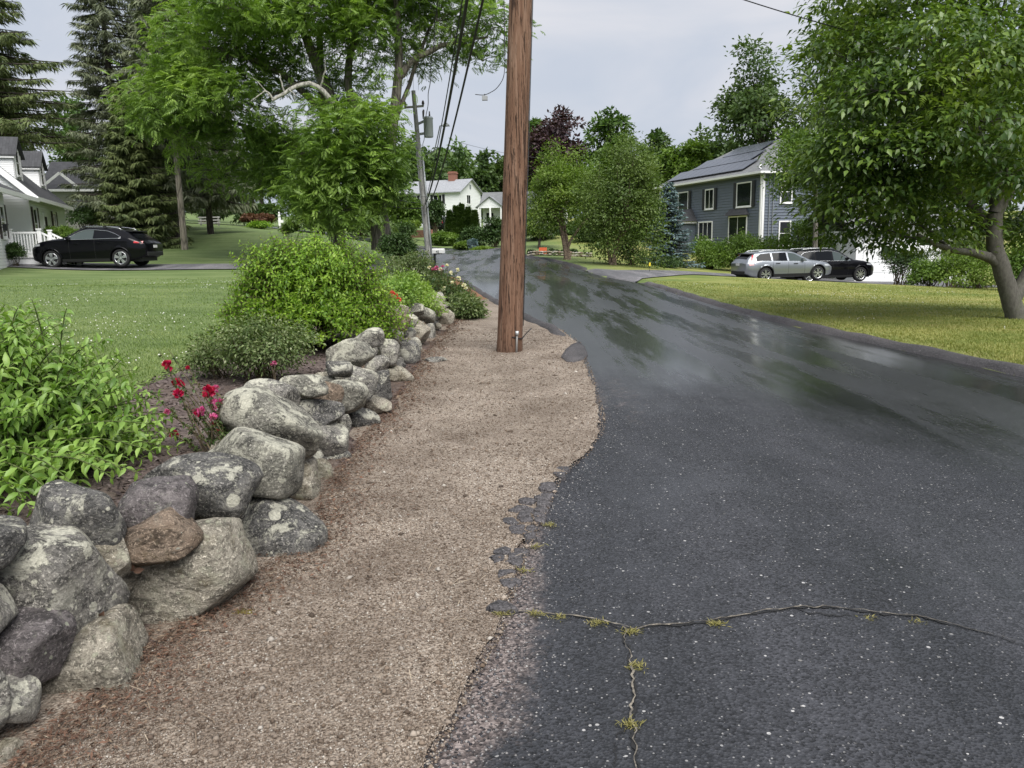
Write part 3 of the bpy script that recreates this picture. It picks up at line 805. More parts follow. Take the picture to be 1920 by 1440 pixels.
# ------------------------------------------------------------------ the walnut
WY = 37.0
def W(px, py, dy=0.0):
    p = at(px, py, WY + dy); return (p[0], p[1], p[2])
def rpx(p, y=WY): return p * y / FPX
wl = []
for px, py, rx, rz, dy in [(330, 175, 75, 62, -1), (395, 90, 95, 80, 0), (300, 210, 48, 48, -1), (420, 190, 90, 55, -1.5), (500, 50, 100, 75, 0), (520, 150, 70, 45, 2.0), (460, 245, 75, 40, 1), (530, 285, 65, 42, 1.5),
                          (600, 20, 90, 55, -2), (660, 90, 60, 70, -1), (650, 160, 38, 40, 1), (720, 50, 90, 70, 1), (820, 40, 90, 62, 0), (900, 60, 55, 60, 0), (780, 110, 50, 30, 2), (560, -60, 160, 70, 0), (760, -60, 150, 70, 1),
                          (650, 255, 80, 62, -2.5), (640, 330, 85, 60, -2), (690, 230, 45, 40, -2.5), (590, 370, 60, 55, -1), (680, 320, 62, 52, -2.5), (728, 360, 32, 42, -1.5), (648, 395, 68, 36, -2), (715, 290, 24, 30, 0),
                          (380, 135, 70, 45, 3), (450, 20, 70, 50, -3), (905, 115, 36, 32, 0.5), (340, 260, 45, 40, 0), (425, 320, 50, 30, 2), (490, 340, 60, 36, 2.5)]:
    wl.append((W(px, py, dy), (rpx(rx), rpx(rx) * .9, rpx(rz))))
vf, P, k = walnut_fronds(wl, 1200, 1.0, 20, .36, 5, .165, low=-.75, shell=(.35, 1.0))
wb = W(700, 452); wbz = gz(wb[0], wb[1]); wbase = (wb[0], wb[1], wbz)
w2 = W(634, 452, 1.0)
t = thing('walnut_tree', 'big walnut with several grey trunks and feathery bright green crown', 'tree', wbase)
def limb(pts, r0, r1, n=9, k=14, wob_=.02):
    P0 = np.array(pts, float); s = np.linspace(0, 1, len(P0)); q = np.linspace(0, 1, k)
    Q = np.stack([np.interp(q, s, P0[:, a]) for a in range(3)], 1)
    Q[1:-1] = (Q[:-2] + 2 * Q[1:-1] + Q[2:]) / 4; Q[1:-1] = (Q[:-2] + 2 * Q[1:-1] + Q[2:]) / 4
    return (jitter_path(Q, wob_), np.linspace(r0, r1, k), n)
fl = np.array([0, 0, -.4])
tr = [limb([np.array(W(714, 452)) + fl, W(712, 400), W(700, 350), W(672, 280), W(640, 225), W(600, 150), W(570, 60), W(540, -40)], .50, .16),
      limb([W(710, 390), W(722, 330), W(734, 250), W(746, 160), W(750, 90), W(742, 0)], .34, .13),
      limb([W(748, 145), W(765, 118), W(800, 97), W(840, 82), W(880, 72), W(915, 70)], .17, .05),
      limb([np.array(w2) + fl, W(624, 400, 1), W(622, 330, 1), W(610, 250, 1), W(600, 150, 1), W(598, 40, 1)], .36, .14),
      limb([W(676, 285), W(660, 200), W(648, 130), W(670, 60), W(676, -30)], .24, .10),
      limb([W(640, 225), W(610, 170), W(570, 150), W(520, 170), W(500, 190)], .17, .05),
      limb([W(622, 320, 1), W(560, 280, 1.5), W(500, 250, 1.5), W(430, 225, 1.5), W(380, 215, 1)], .16, .05),
      limb([W(600, 200, 1), W(520, 130, 1), W(440, 100, 0), W(380, 90, 0)], .18, .06),
      limb([W(735, 240), W(760, 180, 1), W(800, 60, 1), W(830, 10, 1)], .12, .05)]
V, F = tubes_quads(tr); mesh_np('trunk', V, F, M['bark_grey'], t, True, wbase)
dead = [limb([W(640, 225, -2), W(612, 170, -2.4), W(575, 150, -2.8), W(540, 170, -3), W(510, 188, -3)], .13, .07, 7, 12, .03),
        limb([W(512, 187, -3), W(500, 165, -3.2), W(488, 178, -3.2), W(470, 190, -3.3)], .05, .015, 5, 8),
        limb([W(533, 172, -3), W(528, 150, -3), W(524, 138, -3)], .045, .012, 5, 6), limb([W(540, 168, -3), W(556, 176, -3.2), W(552, 186, -3.2)], .03, .01, 5, 6),
        limb([W(600, 165, -2.4), W(612, 130, -2.6), W(608, 105, -2.7)], .05, .015, 5, 7), limb([W(660, 235, -2), W(690, 210, -2.2), W(716, 190, -2.4)], .05, .015, 5, 7),
        limb([W(505, 180, -3), W(482, 150, -3), W(462, 142, -3)], .03, .008, 5, 7), limb([W(620, 240, -2), W(640, 215, -2.6), W(625, 205, -2.6)], .04, .012, 5, 6)]
V, F = tubes_quads(dead); o = mesh_np('dead_limb', V, F, M['bark_dead'], t, True, wbase); o['label'] = 'bleached bare dead limb reaching left'
br = []
heads = [W(600, 150), W(746, 160), W(672, 280), W(622, 330, 1), W(570, 60), W(742, 20), W(440, 100), W(500, 250, 1.5), W(860, 75), W(640, 225)]
for i, l in enumerate(wl):
    c = np.array(l[0]); j = int(np.argmin([np.linalg.norm(np.array(h) - c) for h in heads])); h = np.array(heads[j])
    br.append((jitter_path(bez(h, (h + c) / 2 + [0, 0, .3], c, 6), .04), .06 * np.linspace(1, .4, 6), 5))
    for q in rng.choice(np.where(k == i)[0], min(6, (k == i).sum()), replace=False):
        br.append((bez(c, (c + P[q]) / 2 + [0, 0, .15], P[q], 5), .025 * np.linspace(1, .35, 5), 4))
V, F = tubes_quads(br); mesh_np('branches', V, F, M['bark_grey'], t, True, wbase)
mesh_np('crown', vf[0], vf[1], M['leaf_walnut'], t, False, wbase)

# ------------------------------------------------------------------ the magnolia on the right lawn
MY = 15.3
def G(px, py, dy=0.0):
    p = at(px, py, MY + dy); return (p[0], p[1], p[2])
ml = []
for px, py, rx, rz, dy in [(1585, 110, 82, 80, .3), (1562, 200, 68, 60, .6), (1640, 70, 110, 90, 1.2), (1660, 170, 100, 60, -1.2), (1760, 90, 120, 90, -.8), (1850, 130, 110, 80, -1.6), (1620, 280, 100, 50, -1.0), (1585, 325, 80, 46, 0),
                          (1560, 382, 50, 32, .2), (1640, 360, 95, 55, -.8), (1604, 418, 62, 30, 0), (1740, 290, 100, 70, -1.4), (1720, 420, 100, 60, .3), (1800, 330, 90, 60, .5), (1850, 230, 110, 60, -2), (1820, 420, 80, 50, 1.6), (1890, 330, 70, 50, -2.2),
                          (1700, -20, 160, 70, .5), (1880, 20, 120, 80, 0), (1960, 120, 120, 120, .5), (1980, 300, 120, 110, .2), (1900, 420, 70, 40, 2), (1990, 430, 90, 50, 1), (1780, 180, 90, 60, 1.8), (1700, 360, 90, 60, 2.0), (1590, 200, 90, 70, 2), (1900, 180, 100, 80, 2.2)]:
    ml.append((G(px, py, dy), (rpx(rx, MY), rpx(rx, MY) * .95, rpx(rz, MY))))
ml = [(l[0], (l[1][0], l[1][1], l[1][2] * .82)) for l in ml]
vf, P, k = foliage(ml, 1300, .52, 34, .150, .068, 'fold', flat=.22, low=-.7, outward=.35, upn=1.1, droop=.30, shell=(.45, 1.0), up=.45)
mb = np.array(G(1905, 606)); mb[2] = gz(mb[0], mb[1])
t = thing('magnolia_tree', 'spreading magnolia with glossy broad leaves and low forked trunk, on the right lawn', 'tree', mb)
fl = np.array([0, 0, -.2])
tr = [limb([np.array(G(1912, 612)) + fl, G(1900, 580), G(1888, 530), G(1872, 490), G(1862, 440), G(1866, 400)], .19, .13, 12, 18, .008),
      limb([G(1878, 500), G(1850, 480), G(1825, 473, -.3), G(1780, 470, -.5), G(1720, 440, -.6)], .12, .03, 9, 14, .01),
      limb([G(1866, 400), G(1890, 350), G(1875, 310, -.4), G(1842, 270, -.8), G(1800, 225, -1.0), G(1770, 190, -1.1)], .125, .03, 10, 16, .01),
      limb([G(1868, 405), G(1900, 360, .2), G(1880, 290, .1), G(1866, 250, .1), G(1880, 200, .1)], .095, .03, 9, 14, .01),
      limb([G(1862, 430), G(1820, 380, .4), G(1760, 330, .6), G(1690, 280, .6)], .10, .03, 9, 14, .01),
      limb([G(1895, 570), G(1925, 520, .2), G(1950, 430, .3), G(1960, 330, .2)], .15, .06, 10, 14, .01),
      limb([G(1866, 400), G(1858, 340, 1), G(1840, 250, 1.3), G(1780, 150, 1.2), G(1740, 60, 1.0)], .10, .03, 9, 14, .01)]
V, F = tubes_quads(tr); mesh_np('trunk', V, F, M['bark_magnolia'], t, True, mb)
br = []
heads = [G(1780, 470, -.5), G(1842, 270, -.8), G(1770, 190, -1.1), G(1880, 290), G(1760, 330, .6), G(1690, 280, .6), G(1960, 330, .2), G(1840, 250, 1.3), G(1740, 60, 1), G(1862, 440)]
for i, l in enumerate(ml):
    c = np.array(l[0]); j = int(np.argmin([np.linalg.norm(np.array(h) - c) for h in heads])); h = np.array(heads[j])
    br.append((jitter_path(bez(h, (h + c) / 2 + [0, 0, .15], c, 7), .03), .035 * np.linspace(1, .4, 7), 6))
    for q in rng.choice(np.where(k == i)[0], min(9, (k == i).sum()), replace=False):
        br.append((jitter_path(bez(c, (c + P[q]) / 2 + [0, 0, .06], P[q], 6), .012), .012 * np.linspace(1, .4, 6), 4))
V, F = tubes_quads(br); mesh_np('branches', V, F, M['bark_magnolia'], t, True, mb)
mesh_np('crown', vf[0], vf[1], M['leaf_magnolia'], t, False, mb)

# ------------------------------------------------------------------ mid-distance trees and shrubs, right side
px_tree('birch_tree', 'light green multi-stemmed birch beside the brown pole', (990, 1122, 268, 485), 48, M['bark_birch'], M['leaf_birch'], 1062, 380, 46, .15, 16, .09, 5, cl=.55, low=-.8, trunks=5)
px_tree('birch_tree', 'darker fuller birch left of the blue spruce, leaves nearly to the ground', (1088, 1245, 245, 545), 42.5, M['bark_birch'], M['leaf_birch_dark'], 1150, 560, 46, .145, 22, .09, 6, cl=.55, low=-.9, trunks=4)
px_tree('dogwood_tree', 'small dogwood covered in white flowers behind the birch', (985, 1050, 355, 455), 60, M['bark_dark'], M['leaf_dogwood'], 1010, 70, 40, .22, 8, .1, 7, cl=.5, low=-.8)
px_tree('broadleaf_tree', 'pale yellow-green tree overhanging the right end of the blue house roof', (1450, 1600, 185, 430), 47, M['bark_grey'], M['leaf_hedge'], 1530, 260, 46, .17, 14, .15, 8, cl=.6, low=-.8)
conifer('blue_spruce', 'blue spruce standing at the corner of the blue house hedge', base_at(1252, 48), 5.0, 1.8, M['bark_dark'], M['leaf_bluespruce'], 190, 44, .26, .075, .02, .12, .05, .85, .1, asym=.05, tip=.1)
def pbush(name, label, px, py, w, h, y, m, n_cl=90, n_leaf=30, leaf=.1, seed=3, cat='shrub', group=None, lobes=8, depth=.9, **kw):
    c = at(px, py, y); rx, rz = rpx(w / 2, y), rpx(h / 2, y)
    return bush(name, label, c, (rx, rx * depth, rz), m, M['stem_brown'], n_cl, n_leaf, leaf, None, 'diamond', cat, group, lobes, seed, base_z=gz(c[0], c[1]), **kw)
for i, (px, py, w, h, y, lab) in enumerate([(1330, 478, 90, 72, 50, 'first leafy hedge shrub right of the blue spruce'), (1395, 478, 95, 74, 49.5, 'middle leafy hedge shrub below the bay window'),
                                         (1455, 476, 90, 72, 50, 'hedge shrub behind the silver wagon, below the house corner'), (1510, 450, 90, 100, 50.5, 'tall bright shrub behind the cars, right of the house corner'),
                                         (1575, 460, 70, 80, 49, 'dark shrub behind the black suv')]):
    pbush('hedge_shrub', lab, px, py, w, h, y, M['leaf_hedge'], 130, 40, .15, 20 + i, group='shrubs in front of the blue house')
pbush('weeping_shrub', 'dark mop-headed weeping evergreen on a short trunk before the garage', 1690, 492, 88, 70, 41, M['leaf_yew'], 110, 40, .12, 31)
for i, (px, py, w, h, y, m, lab) in enumerate([(1745, 515, 70, 60, 34, 'leaf_hedge', 'low leafy shrub right of the weeping evergreen'), (1830, 508, 130, 80, 33, 'leaf_birch', 'wide light green shrub at the back of the lawn under the magnolia'),
                                         (1930, 500, 90, 100, 30, 'leaf_hedge', 'shrub at the right picture edge behind the magnolia trunk'), (1790, 475, 110, 70, 38, 'leaf_rose', 'brownish shrub behind the light green one under the magnolia')]):
    pbush('lawn_shrub', lab, px, py, w, h, y, M[m], 110, 40, .13, 35 + i, group='shrubs at the back of the right lawn')
for i, (px, py, w, h, y, lab) in enumerate([(1255, 495, 60, 30, 45, 'low dark shrub at the foot of the blue spruce'), (1185, 480, 60, 60, 44.5, 'dark shrub between birch and blue spruce')]):
    pbush('low_shrub', lab, px, py, w, h, y, M['leaf_yew'], 60, 30, .12, 60 + i)

for i, (px, py, w, h, y, lab) in enumerate([(1010, 425, 90, 70, 84, 'bushy undergrowth behind the white dogwood'), (1110, 430, 90, 70, 80, 'undergrowth between the two birches'), (1200, 430, 90, 90, 80, 'undergrowth behind the blue spruce, left'), (1290, 430, 80, 110, 88, 'undergrowth seen left of the blue house corner'),
                                         (480, 400, 90, 40, 84, 'green shrub bank behind the brown shrubs'), (600, 410, 90, 60, 80, 'green shrub bank behind the walnut trunks'), (680, 415, 80, 50, 86, 'shrub bank behind the walnut, right side'), (400, 392, 70, 40, 90, 'dark shrub bank behind the rail fence'), (760, 400, 70, 60, 105, 'leafy bank left of the far white house'), (1060, 440, 60, 50, 90, 'green bank behind the light birch stems')]):
    pbush('thicket', lab, px, py, w, h, y, M[['leaf_maple', 'leaf_oak', 'leaf_hedge'][i % 3]], 120, 44, .0045 * y, 110 + i, group='thickets in the background', depth=.6)
# ------------------------------------------------------------------ the dry stone wall
def stone_mat(name, a, b, c, lichen=.5, lich_col=(.50, .52, .40), moss=0.0):
    t = NT(name); p = t.pos()
    n1 = t.noise(p, 4.5, 8, .72, .6); n2 = t.noise(p, 75.0, 4, .75); n3 = t.noise(t.mapv(p, (1, 1, 2.2), (.5, .3, 1.0)), 10, 8, .78, 1.0)
    col = t.ramp(n1, [(.32, a), (.5, b), (.66, c)])
    col = t.mix(t.ramp(n3, [(.46, 0), (.58, .9)]), col, tuple(x * .42 for x in a))
    col = t.mix(t.ramp(n2, [(.54, 0), (.64, .7)]), col, tuple(min(1, x * 1.9) for x in c))
    col = t.mix(t.ramp(t.noise(p, 140, 3, .8), [(.34, .8), (.46, 0)]), col, tuple(x * .25 for x in a))
    up = t.n('SeparateXYZ', {0: t.n('NewGeometry').outputs['Normal']}).outputs[2]
    wob_ = t.n('VectorMath', {0: t.n('TexNoise', {'Vector': p, 'Scale': 40.0, 'Detail': 5.0}).outputs['Color'], 1: (.022, .022, .022)}, operation='MULTIPLY').outputs[0]
    pd = t.n('VectorMath', {0: wob_, 1: p}, operation='ADD').outputs[0]
    crust = None
    for sc, amt, rad in ((9.0, .40, .30), (21.0, .36, .34), (44.0, .30, .36)):
        v = t.n('TexVoronoi', {'Vector': pd, 'Scale': sc}, feature='F1'); vc = t.n('SeparateColor', {0: v.outputs['Color']})
        k = t.math('MULTIPLY', t.math('LESS_THAN', v.outputs['Distance'], t.math('MULTIPLY', vc.outputs[1], rad)), t.math('GREATER_THAN', vc.outputs[0], 1 - amt * min(1, lichen + .12)))
        crust = k if crust is None else t.math('MAXIMUM', crust, k)
    edge = .58 - .10 * lichen
    patch = t.ramp(t.noise(p, 6.0, 12, .80, .5), [(edge, 0), (edge + .025, 1)])
    upm = t.n('MapRange', {0: up, 1: -.25, 2: .55}).outputs[0]
    patch = t.math('MULTIPLY', patch, t.math('MULTIPLY', upm, min(1, lichen * 1.4)))
    flek = t.ramp(t.noise(p, 42.0, 8, .85), [(.58, 0), (.61, .9 * min(1, lichen + .2))])
    lm = t.math('MAXIMUM', t.math('MAXIMUM', t.math('MULTIPLY', crust, .9), patch), flek)
    lc = t.mix(t.ramp(t.noise(p, 90, 4, .8), [(.35, 0), (.6, 1)]), tuple(x * .62 for x in lich_col), tuple(min(1, x * 1.08) for x in lich_col))
    col = t.mix(t.math('MULTIPLY', lm, .9), col, lc)
    if moss: col = t.mix(t.ramp(t.noise(p, 4.0, 7, .75), [(.50, 0), (.60, moss)]), col, (.13, .10, .035))
    h = t.math('ADD', t.math('ADD', n1, t.math('MULTIPLY', n2, .30)), t.math('ADD', t.math('MULTIPLY', n3, .9), t.math('MULTIPLY', lm, .10)))
    return t.done(t.bsdf(col, .8, normal=t.bump(h, 1.0, .035), spec=.3))
stone_mat('stone_grey', (0.144, 0.137, 0.127), (0.268, 0.253, 0.229), (0.421, 0.395, 0.349), .75, (0.679, 0.660, 0.544))
stone_mat('stone_dark', (0.066, 0.065, 0.065), (0.155, 0.150, 0.143), (0.288, 0.273, 0.248), .58, (0.679, 0.660, 0.544))
stone_mat('stone_pale', (0.247, 0.222, 0.179), (0.396, 0.358, 0.292), (0.535, 0.485, 0.401), .45, (0.535, 0.530, 0.401), .35)
stone_mat('stone_lichen', (0.134, 0.130, 0.114), (0.247, 0.238, 0.200), (0.402, 0.380, 0.329), .82, (0.638, 0.620, 0.506))
stone_mat('stone_brown', (.15, .11, .08), (.25, .185, .135), (.35, .275, .21), .12, (.45, .45, .38), .3)
stone_mat('stone_purple', (.11, .098, .100), (.17, .150, .150), (.24, .215, .212), .16)
_IV, _IF = icosphere(4)
_IV3, _IF3 = icosphere(3)
def stone_shape(seed, low=False, block=.5):
    """a fieldstone: a rounded block knocked flat along random planes, with worn edges and pitted faces"""
    g = np.random.default_rng(seed)
    V = (_IV3 if low else _IV).copy()
    p = 2.2 + 2.2 * block * g.uniform(.4, 1.0)
    V = V / (np.abs(V) ** p).sum(1, keepdims=True) ** (1 / p)
    V /= np.abs(V).max()
    for _ in range(int(5 + 9 * block)):
        n = g.normal(size=3); n /= np.linalg.norm(n); d = g.uniform(.64, .95)
        k = g.uniform(14, 55)
        s = V @ n - d
        V = V - n * (np.log1p(np.exp(np.clip(s * k, -30, 30))) / k)[:, None] * .96
    V /= np.abs(V).max(0)
    o = Vector(g.uniform(-50, 50, 3))
    amp = np.array([mnoise.fractal(Vector(v) * .9 + o, 1.0, 2.0, 2) * .09 + mnoise.ridged_multi_fractal(Vector(v) * 2.3 + o, 1.0, 2.0, 4, 1.0, 2.0) * .020 - .03 for v in V])
    return V * (1 + amp)[:, None]
wall_root = thing('stone_wall', 'low dry wall of lichened fieldstones along the gravel verge', 'stone wall', (float(xw(6.0)), 6.0, 0.0))
WO = np.array(wall_root.location[:])
def wall_hit(px, py):
    r = ray(px, py); t = np.linspace(1.0, 24, 4000)
    P = CAM + t[:, None] * r
    s = P[:, 0] - (xw(P[:, 1]) - .42 * np.maximum(P[:, 2], 0)) if px < 960 else None
    k = np.where(s < 0)[0]
    return P[k[0]] if len(k) else P[-1]
def put_stone(c, a, b, d, rot, mat, seed, low=False, block=.5):
    V = stone_shape(seed, low, block)
    cr, sr = math.cos(rot), math.sin(rot)
    Rv, Uv, Fv = _R, np.array([0, .08, 1.0]), np.array([0, 1.0, 0])
    X = cr * Rv + sr * Uv; Z = -sr * Rv + cr * Uv
    Wd = V[:, :1] * a * X + V[:, 2:] * b * Z + V[:, 1:2] * d * Fv
    return mesh_np('stone', Wd + c, (_IF3 if low else _IF), mat, wall_root, True, WO)
ST = [  # cx, cy, w, h, degrees, kind, blockiness
    (93, 1078, 245, 205, -18, 'grey', .3), (144, 969, 172, 122, -4, 'dark', .4), (204, 1045, 84, 96, 10, 'pale', .6), (291, 946, 128, 104, -14, 'purple', 1.0), (290, 1014, 152, 96, 8, 'brown', 1.0),
    (338, 1075, 268, 205, 12, 'pale', .7), (48, 1222, 150, 135, -10, 'purple', .5), (172, 1268, 222, 190, 20, 'pale', .9), (18, 1320, 80, 84, 0, 'grey', .7), (12, 1424, 62, 60, 0, 'pale', .5), (-40, 1150, 110, 150, 0, 'grey', .5), (-50, 1010, 150, 120, 0, 'dark', .5), (-40, 1320, 90, 110, 0, 'grey', .5),
    (386, 911, 192, 110, -8, 'dark', .4), (514, 987, 182, 140, -14, 'dark', .5), (470, 866, 172, 122, -12, 'lichen', .6), (508, 800, 182, 118, -16, 'lichen', .3), (574, 908, 46, 92, 8, 'pale', .9), (602, 885, 40, 50, 0, 'pale', .8), (546, 785, 74, 46, -14, 'dark', .7),
    (600, 777, 80, 58, -6, 'dark', .4), (614, 823, 70, 64, -4, 'grey', .6), (632, 858, 46, 22, 0, 'dark', .6), (511, 742, 98, 54, -5, 'grey', .3), (570, 724, 84, 40, -6, 'lichen', .5), (645, 744, 76, 62, -18, 'lichen', .7), (604, 738, 72, 44, -8, 'brown', .5), (682, 786, 56, 36, -18, 'dark', .5), (647, 796, 28, 34, 0, 'grey', .6),
    (702, 760, 58, 32, -22, 'pale', .9), (666, 714, 78, 56, -26, 'grey', .8), (712, 724, 50, 54, 4, 'dark', .6), (748, 706, 52, 34, -16, 'pale', .9), (656, 666, 82, 60, 6, 'lichen', .5), (731, 668, 36, 56, 6, 'grey', .6), (708, 684, 42, 32, 0, 'grey', .4), (764, 661, 42, 46, 4, 'dark', .3), (633, 692, 50, 30, -4, 'dark', .5),
    (692, 634, 54, 32, 6, 'grey', .5), (736, 631, 34, 38, -20, 'grey', .5), (750, 624, 38, 22, 12, 'dark', .5), (735, 609, 60, 42, 0, 'brown', .6), (786, 622, 36, 48, -4, 'pale', .8), (808, 628, 20, 40, 0, 'grey', .8), (745, 583, 40, 26, 4, 'pale', .8), (795, 592, 40, 28, -10, 'lichen', .4), (832, 597, 36, 34, -22, 'pale', .3),
    (857, 592, 24, 34, 0, 'pale', .8), (812, 572, 42, 32, 0, 'pale', .5), (838, 561, 48, 34, 0, 'pale', .6), (821, 611, 14, 12, 0, 'pale', .4), (777, 582, 32, 26, 0, 'lichen', .5), (862, 556, 22, 28, 0, 'grey', .6), (768, 600, 30, 24, 0, 'lichen', .6), (846, 580, 26, 20, 0, 'grey', .6)]
for i, (cx, cy, w, h, rot, kd, bl) in enumerate(ST):
    P = wall_hit(cx, cy); dd = (P - CAM) @ _F
    a, b = w / 2 * dd / FPX * 1.13, h / 2 * dd / FPX * 1.13
    d = .5 * (a + b) * .95
    P = P + ray(cx, cy) / np.linalg.norm(ray(cx, cy)) * (d * .62 + {4: -.17, 3: -.10, 2: -.06, 14: -.05}.get(i, 0))
    put_stone(P, a, b, d, math.radians(rot), M['stone_' + kd], 100 + i, False, bl)
kinds = ['grey', 'dark', 'pale', 'lichen', 'grey', 'brown']
i = 0
for y in np.arange(2.0, 19.5, .21):                     # hearting stones behind and between
    for z in (.08, .24, .38):
        g = rng.uniform(.085, .14) * (1.25 if y > 9 else 1.0)
        yy = y + rng.uniform(-.08, .08)
        c = np.array([float(xw(yy)) - .42 * z - .20 - rng.uniform(0, .10), yy, z + float(H0(xw(yy), yy))])
        put_stone(c, g * rng.uniform(.9, 1.4), g * .8, g, rng.uniform(-.4, .4), M['stone_' + kinds[int(rng.integers(6))]], 900 + i, True, .7); i += 1
for i, (px, py, w, y) in enumerate([(770, 496, 34, 27), (790, 505, 30, 25), (812, 512, 30, 23), (838, 527, 30, 20.5), (862, 545, 24, 18), (850, 538, 26, 19)]):
    r = rpx(w / 2, y); c = at(px, py, y); put_stone(np.array([c[0], y, float(Hyard(c[0], y)) + r * .55]), r * 1.2, r * .8, r, rng.uniform(-.3, .3), M['stone_' + kinds[i]], 1500 + i, True, .6)
# loose flat stone in the gravel
p = on_plane(816, 677, .03)
V = stone_shape(77, False, .6) * np.array([.17, .12, .055])
tag(mesh_np('flat_stone', V + p, _IF, M['stone_dark'], None, True, p), 'flat lichened stone lying alone in the gravel left of the brown pole', 'stone')
# farther heap of rocks beside the walnut
for i, (px, py, w, y, lab) in enumerate([(566, 440, 34, 33, 'grey boulder in the rock pile left of the walnut'), (548, 449, 26, 32, 'lower left boulder of the rock pile by the walnut'), (585, 447, 26, 32, 'right boulder of the rock pile by the walnut')]):
    r = rpx(w / 2, y); c = at(px, py, y); q = np.array([c[0], y, gz(c[0], y)])
    V = stone_shape(1700 + i, True, .6) * np.array([r, r, r * .75]) + [0, 0, r * .45]
    tag(mesh_np('boulder', V + q, _IF3, M['stone_grey'], None, True, q), lab, 'boulder')

# ------------------------------------------------------------------ loose gravel, needles and leaf litter
def scatter_verge(n, y0, y1, powr=1.6):
    u = rng.uniform(0, 1, n); a = 1 - powr
    y = (y0 ** a + u * (y1 ** a - y0 ** a)) ** (1 / a)
    t = rng.uniform(0, 1, n)
    return y, t
OV = np.array([(1, 0, 0), (-1, 0, 0), (0, 1, 0), (0, -1, 0), (0, 0, 1), (0, 0, -1)], float)
OF = np.array([(0, 2, 4), (2, 1, 4), (1, 3, 4), (3, 0, 4), (2, 0, 5), (1, 2, 5), (3, 1, 5), (0, 3, 5)])
def pebbles(name, X, Y, Z, r, mat, flat=.6):
    n = len(X)
    S = r[:, None] * rng.uniform(.65, 1.3, (n, 3)) * np.array([1, 1, flat])
    th = rng.uniform(0, 6.28, n); c, s = np.cos(th), np.sin(th)
    V = OV[None] * S[:, None]
    V = np.stack([V[..., 0] * c[:, None] - V[..., 1] * s[:, None], V[..., 0] * s[:, None] + V[..., 1] * c[:, None], V[..., 2] + V[..., 0] * rng.normal(size=(n, 1)) * .3], -1)
    V = V + np.stack([X, Y, Z], -1)[:, None]
    F = (np.arange(n)[:, None, None] * 6 + OF[None]).reshape(-1, 3)
    return mesh_np(name, V.reshape(-1, 3), F, mat)
def island(name, cols, rough=.8):
    t = NT(name); r = t.n('NewGeometry').outputs['Random Per Island']; k = len(cols)
    return t.done(t.bsdf(t.ramp(r, [(i / (k - 1), c) for i, c in enumerate(cols)]), rough, spec=.25))
def dirty_pebbles(name, cols):
    t = NT(name); g = t.n('NewGeometry'); k = len(cols)
    c = t.ramp(g.outputs['Random Per Island'], [(i / (k - 1), q) for i, q in enumerate(cols)])
    dirt = t.ramp(t.noise(g.outputs['Position'], 1.1, 7, .7, .5), [(.38, 0), (.64, .8)])
    fine_ = t.ramp(t.noise(g.outputs['Position'], 7.0, 5, .75), [(.45, 0), (.7, .5)])
    c = t.mix(t.math('MAXIMUM', dirt, fine_), c, t.mix(.72, c, (.085, .06, .043)))
    return t.done(t.bsdf(c, .8, spec=.25))
dirty_pebbles('pebble', [(.05, .038, .03), (.15, .11, .08), (.25, .195, .15), (.09, .068, .052), (.34, .28, .225), (.19, .15, .12), (.42, .36, .30), (.12, .09, .07), (.62, .58, .52)])
island('litter', [(.045, .026, .018), (.10, .056, .038), (.17, .095, .064), (.085, .058, .042), (.27, .20, .14)])
island('chip', [(.02, .02, .024), (.05, .05, .056), (.09, .09, .10), (.30, .29, .28), (.07, .065, .07)])
y, tt = scatter_verge(70000, 1.35, 14.0, 1.7)
X = xw(y) + .02 + (xe(y) - xw(y) + .03) * tt
r = rng.uniform(.0028, .0062, len(y)) * np.where(rng.uniform(0, 1, len(y)) > .985, rng.uniform(1.6, 3.2, len(y)), 1) * (.75 + y / 9)
tag(pebbles('loose_gravel', X, y, Hv(X, y) + .030, r, M['pebble']), 'tan crushed gravel spread along the verge between wall and road', 'gravel', kind='stuff')
y, tt = scatter_verge(3500, 1.4, 9.0, 1.3)
X = xe(y) + np.abs(rng.normal(size=len(y))) * .22 - .02
tag(pebbles('road_grit', X, y, H0(X, y) + .012, rng.uniform(.003, .008, len(y)), M['chip']), 'loose dark grit strewn along the broken asphalt edge', 'grit', kind='stuff')
y, tt = scatter_verge(26000, 1.35, 18.0, 1.25)
X = xw(y) + np.abs(rng.normal(size=len(y))) * (.12 + .10 * np.sin(y * 3.1) ** 2) + .02 - .10 * (rng.uniform(0, 1, len(y)) < .2)
n = len(y); th = rng.uniform(0, 6.28, n)
C = np.stack([X, y, Hv(X, y) + .036 + rng.uniform(0, .012, n)], -1)
A = np.stack([np.cos(th), np.sin(th), rng.normal(size=n) * .25], -1)
V, F = leaves_np(C, A, np.array([0, 0, 1.0]) + rng.normal(size=(n, 3)) * .4, rng.uniform(.010, .034, n) * (.8 + y / 12), np.where(rng.uniform(0, 1, n) < .12, rng.uniform(.006, .012, n), rng.uniform(.0012, .0035, n)) * (.8 + y / 8), .2, .1, 'diamond')
tag(mesh_np('needle_litter', V, F, M['litter']), 'rusty brown needles and leaf scraps along the foot of the stone wall', 'leaf litter', kind='stuff')
y, tt = scatter_verge(420, 1.4, 10.0, 1.3)
X = xw(y) + .05 + (xe(y) - xw(y)) * tt
tag(pebbles('stray_pebbles', X, y, Hv(X, y) + .033, rng.uniform(.008, .017, len(y)) * (.8 + y / 14), M['pebble'], .7), 'larger stray pebbles lying on the gravel verge', 'pebbles', kind='stuff')
y, tt = scatter_verge(170, 1.4, 9.0, 1.3); X = xw(y) + .03 + (xe(y) - xw(y)) * tt ** 1.5; n = len(y); th = rng.uniform(0, 6.28, n)
C = np.stack([X, y, Hv(X, y) + .042], -1)
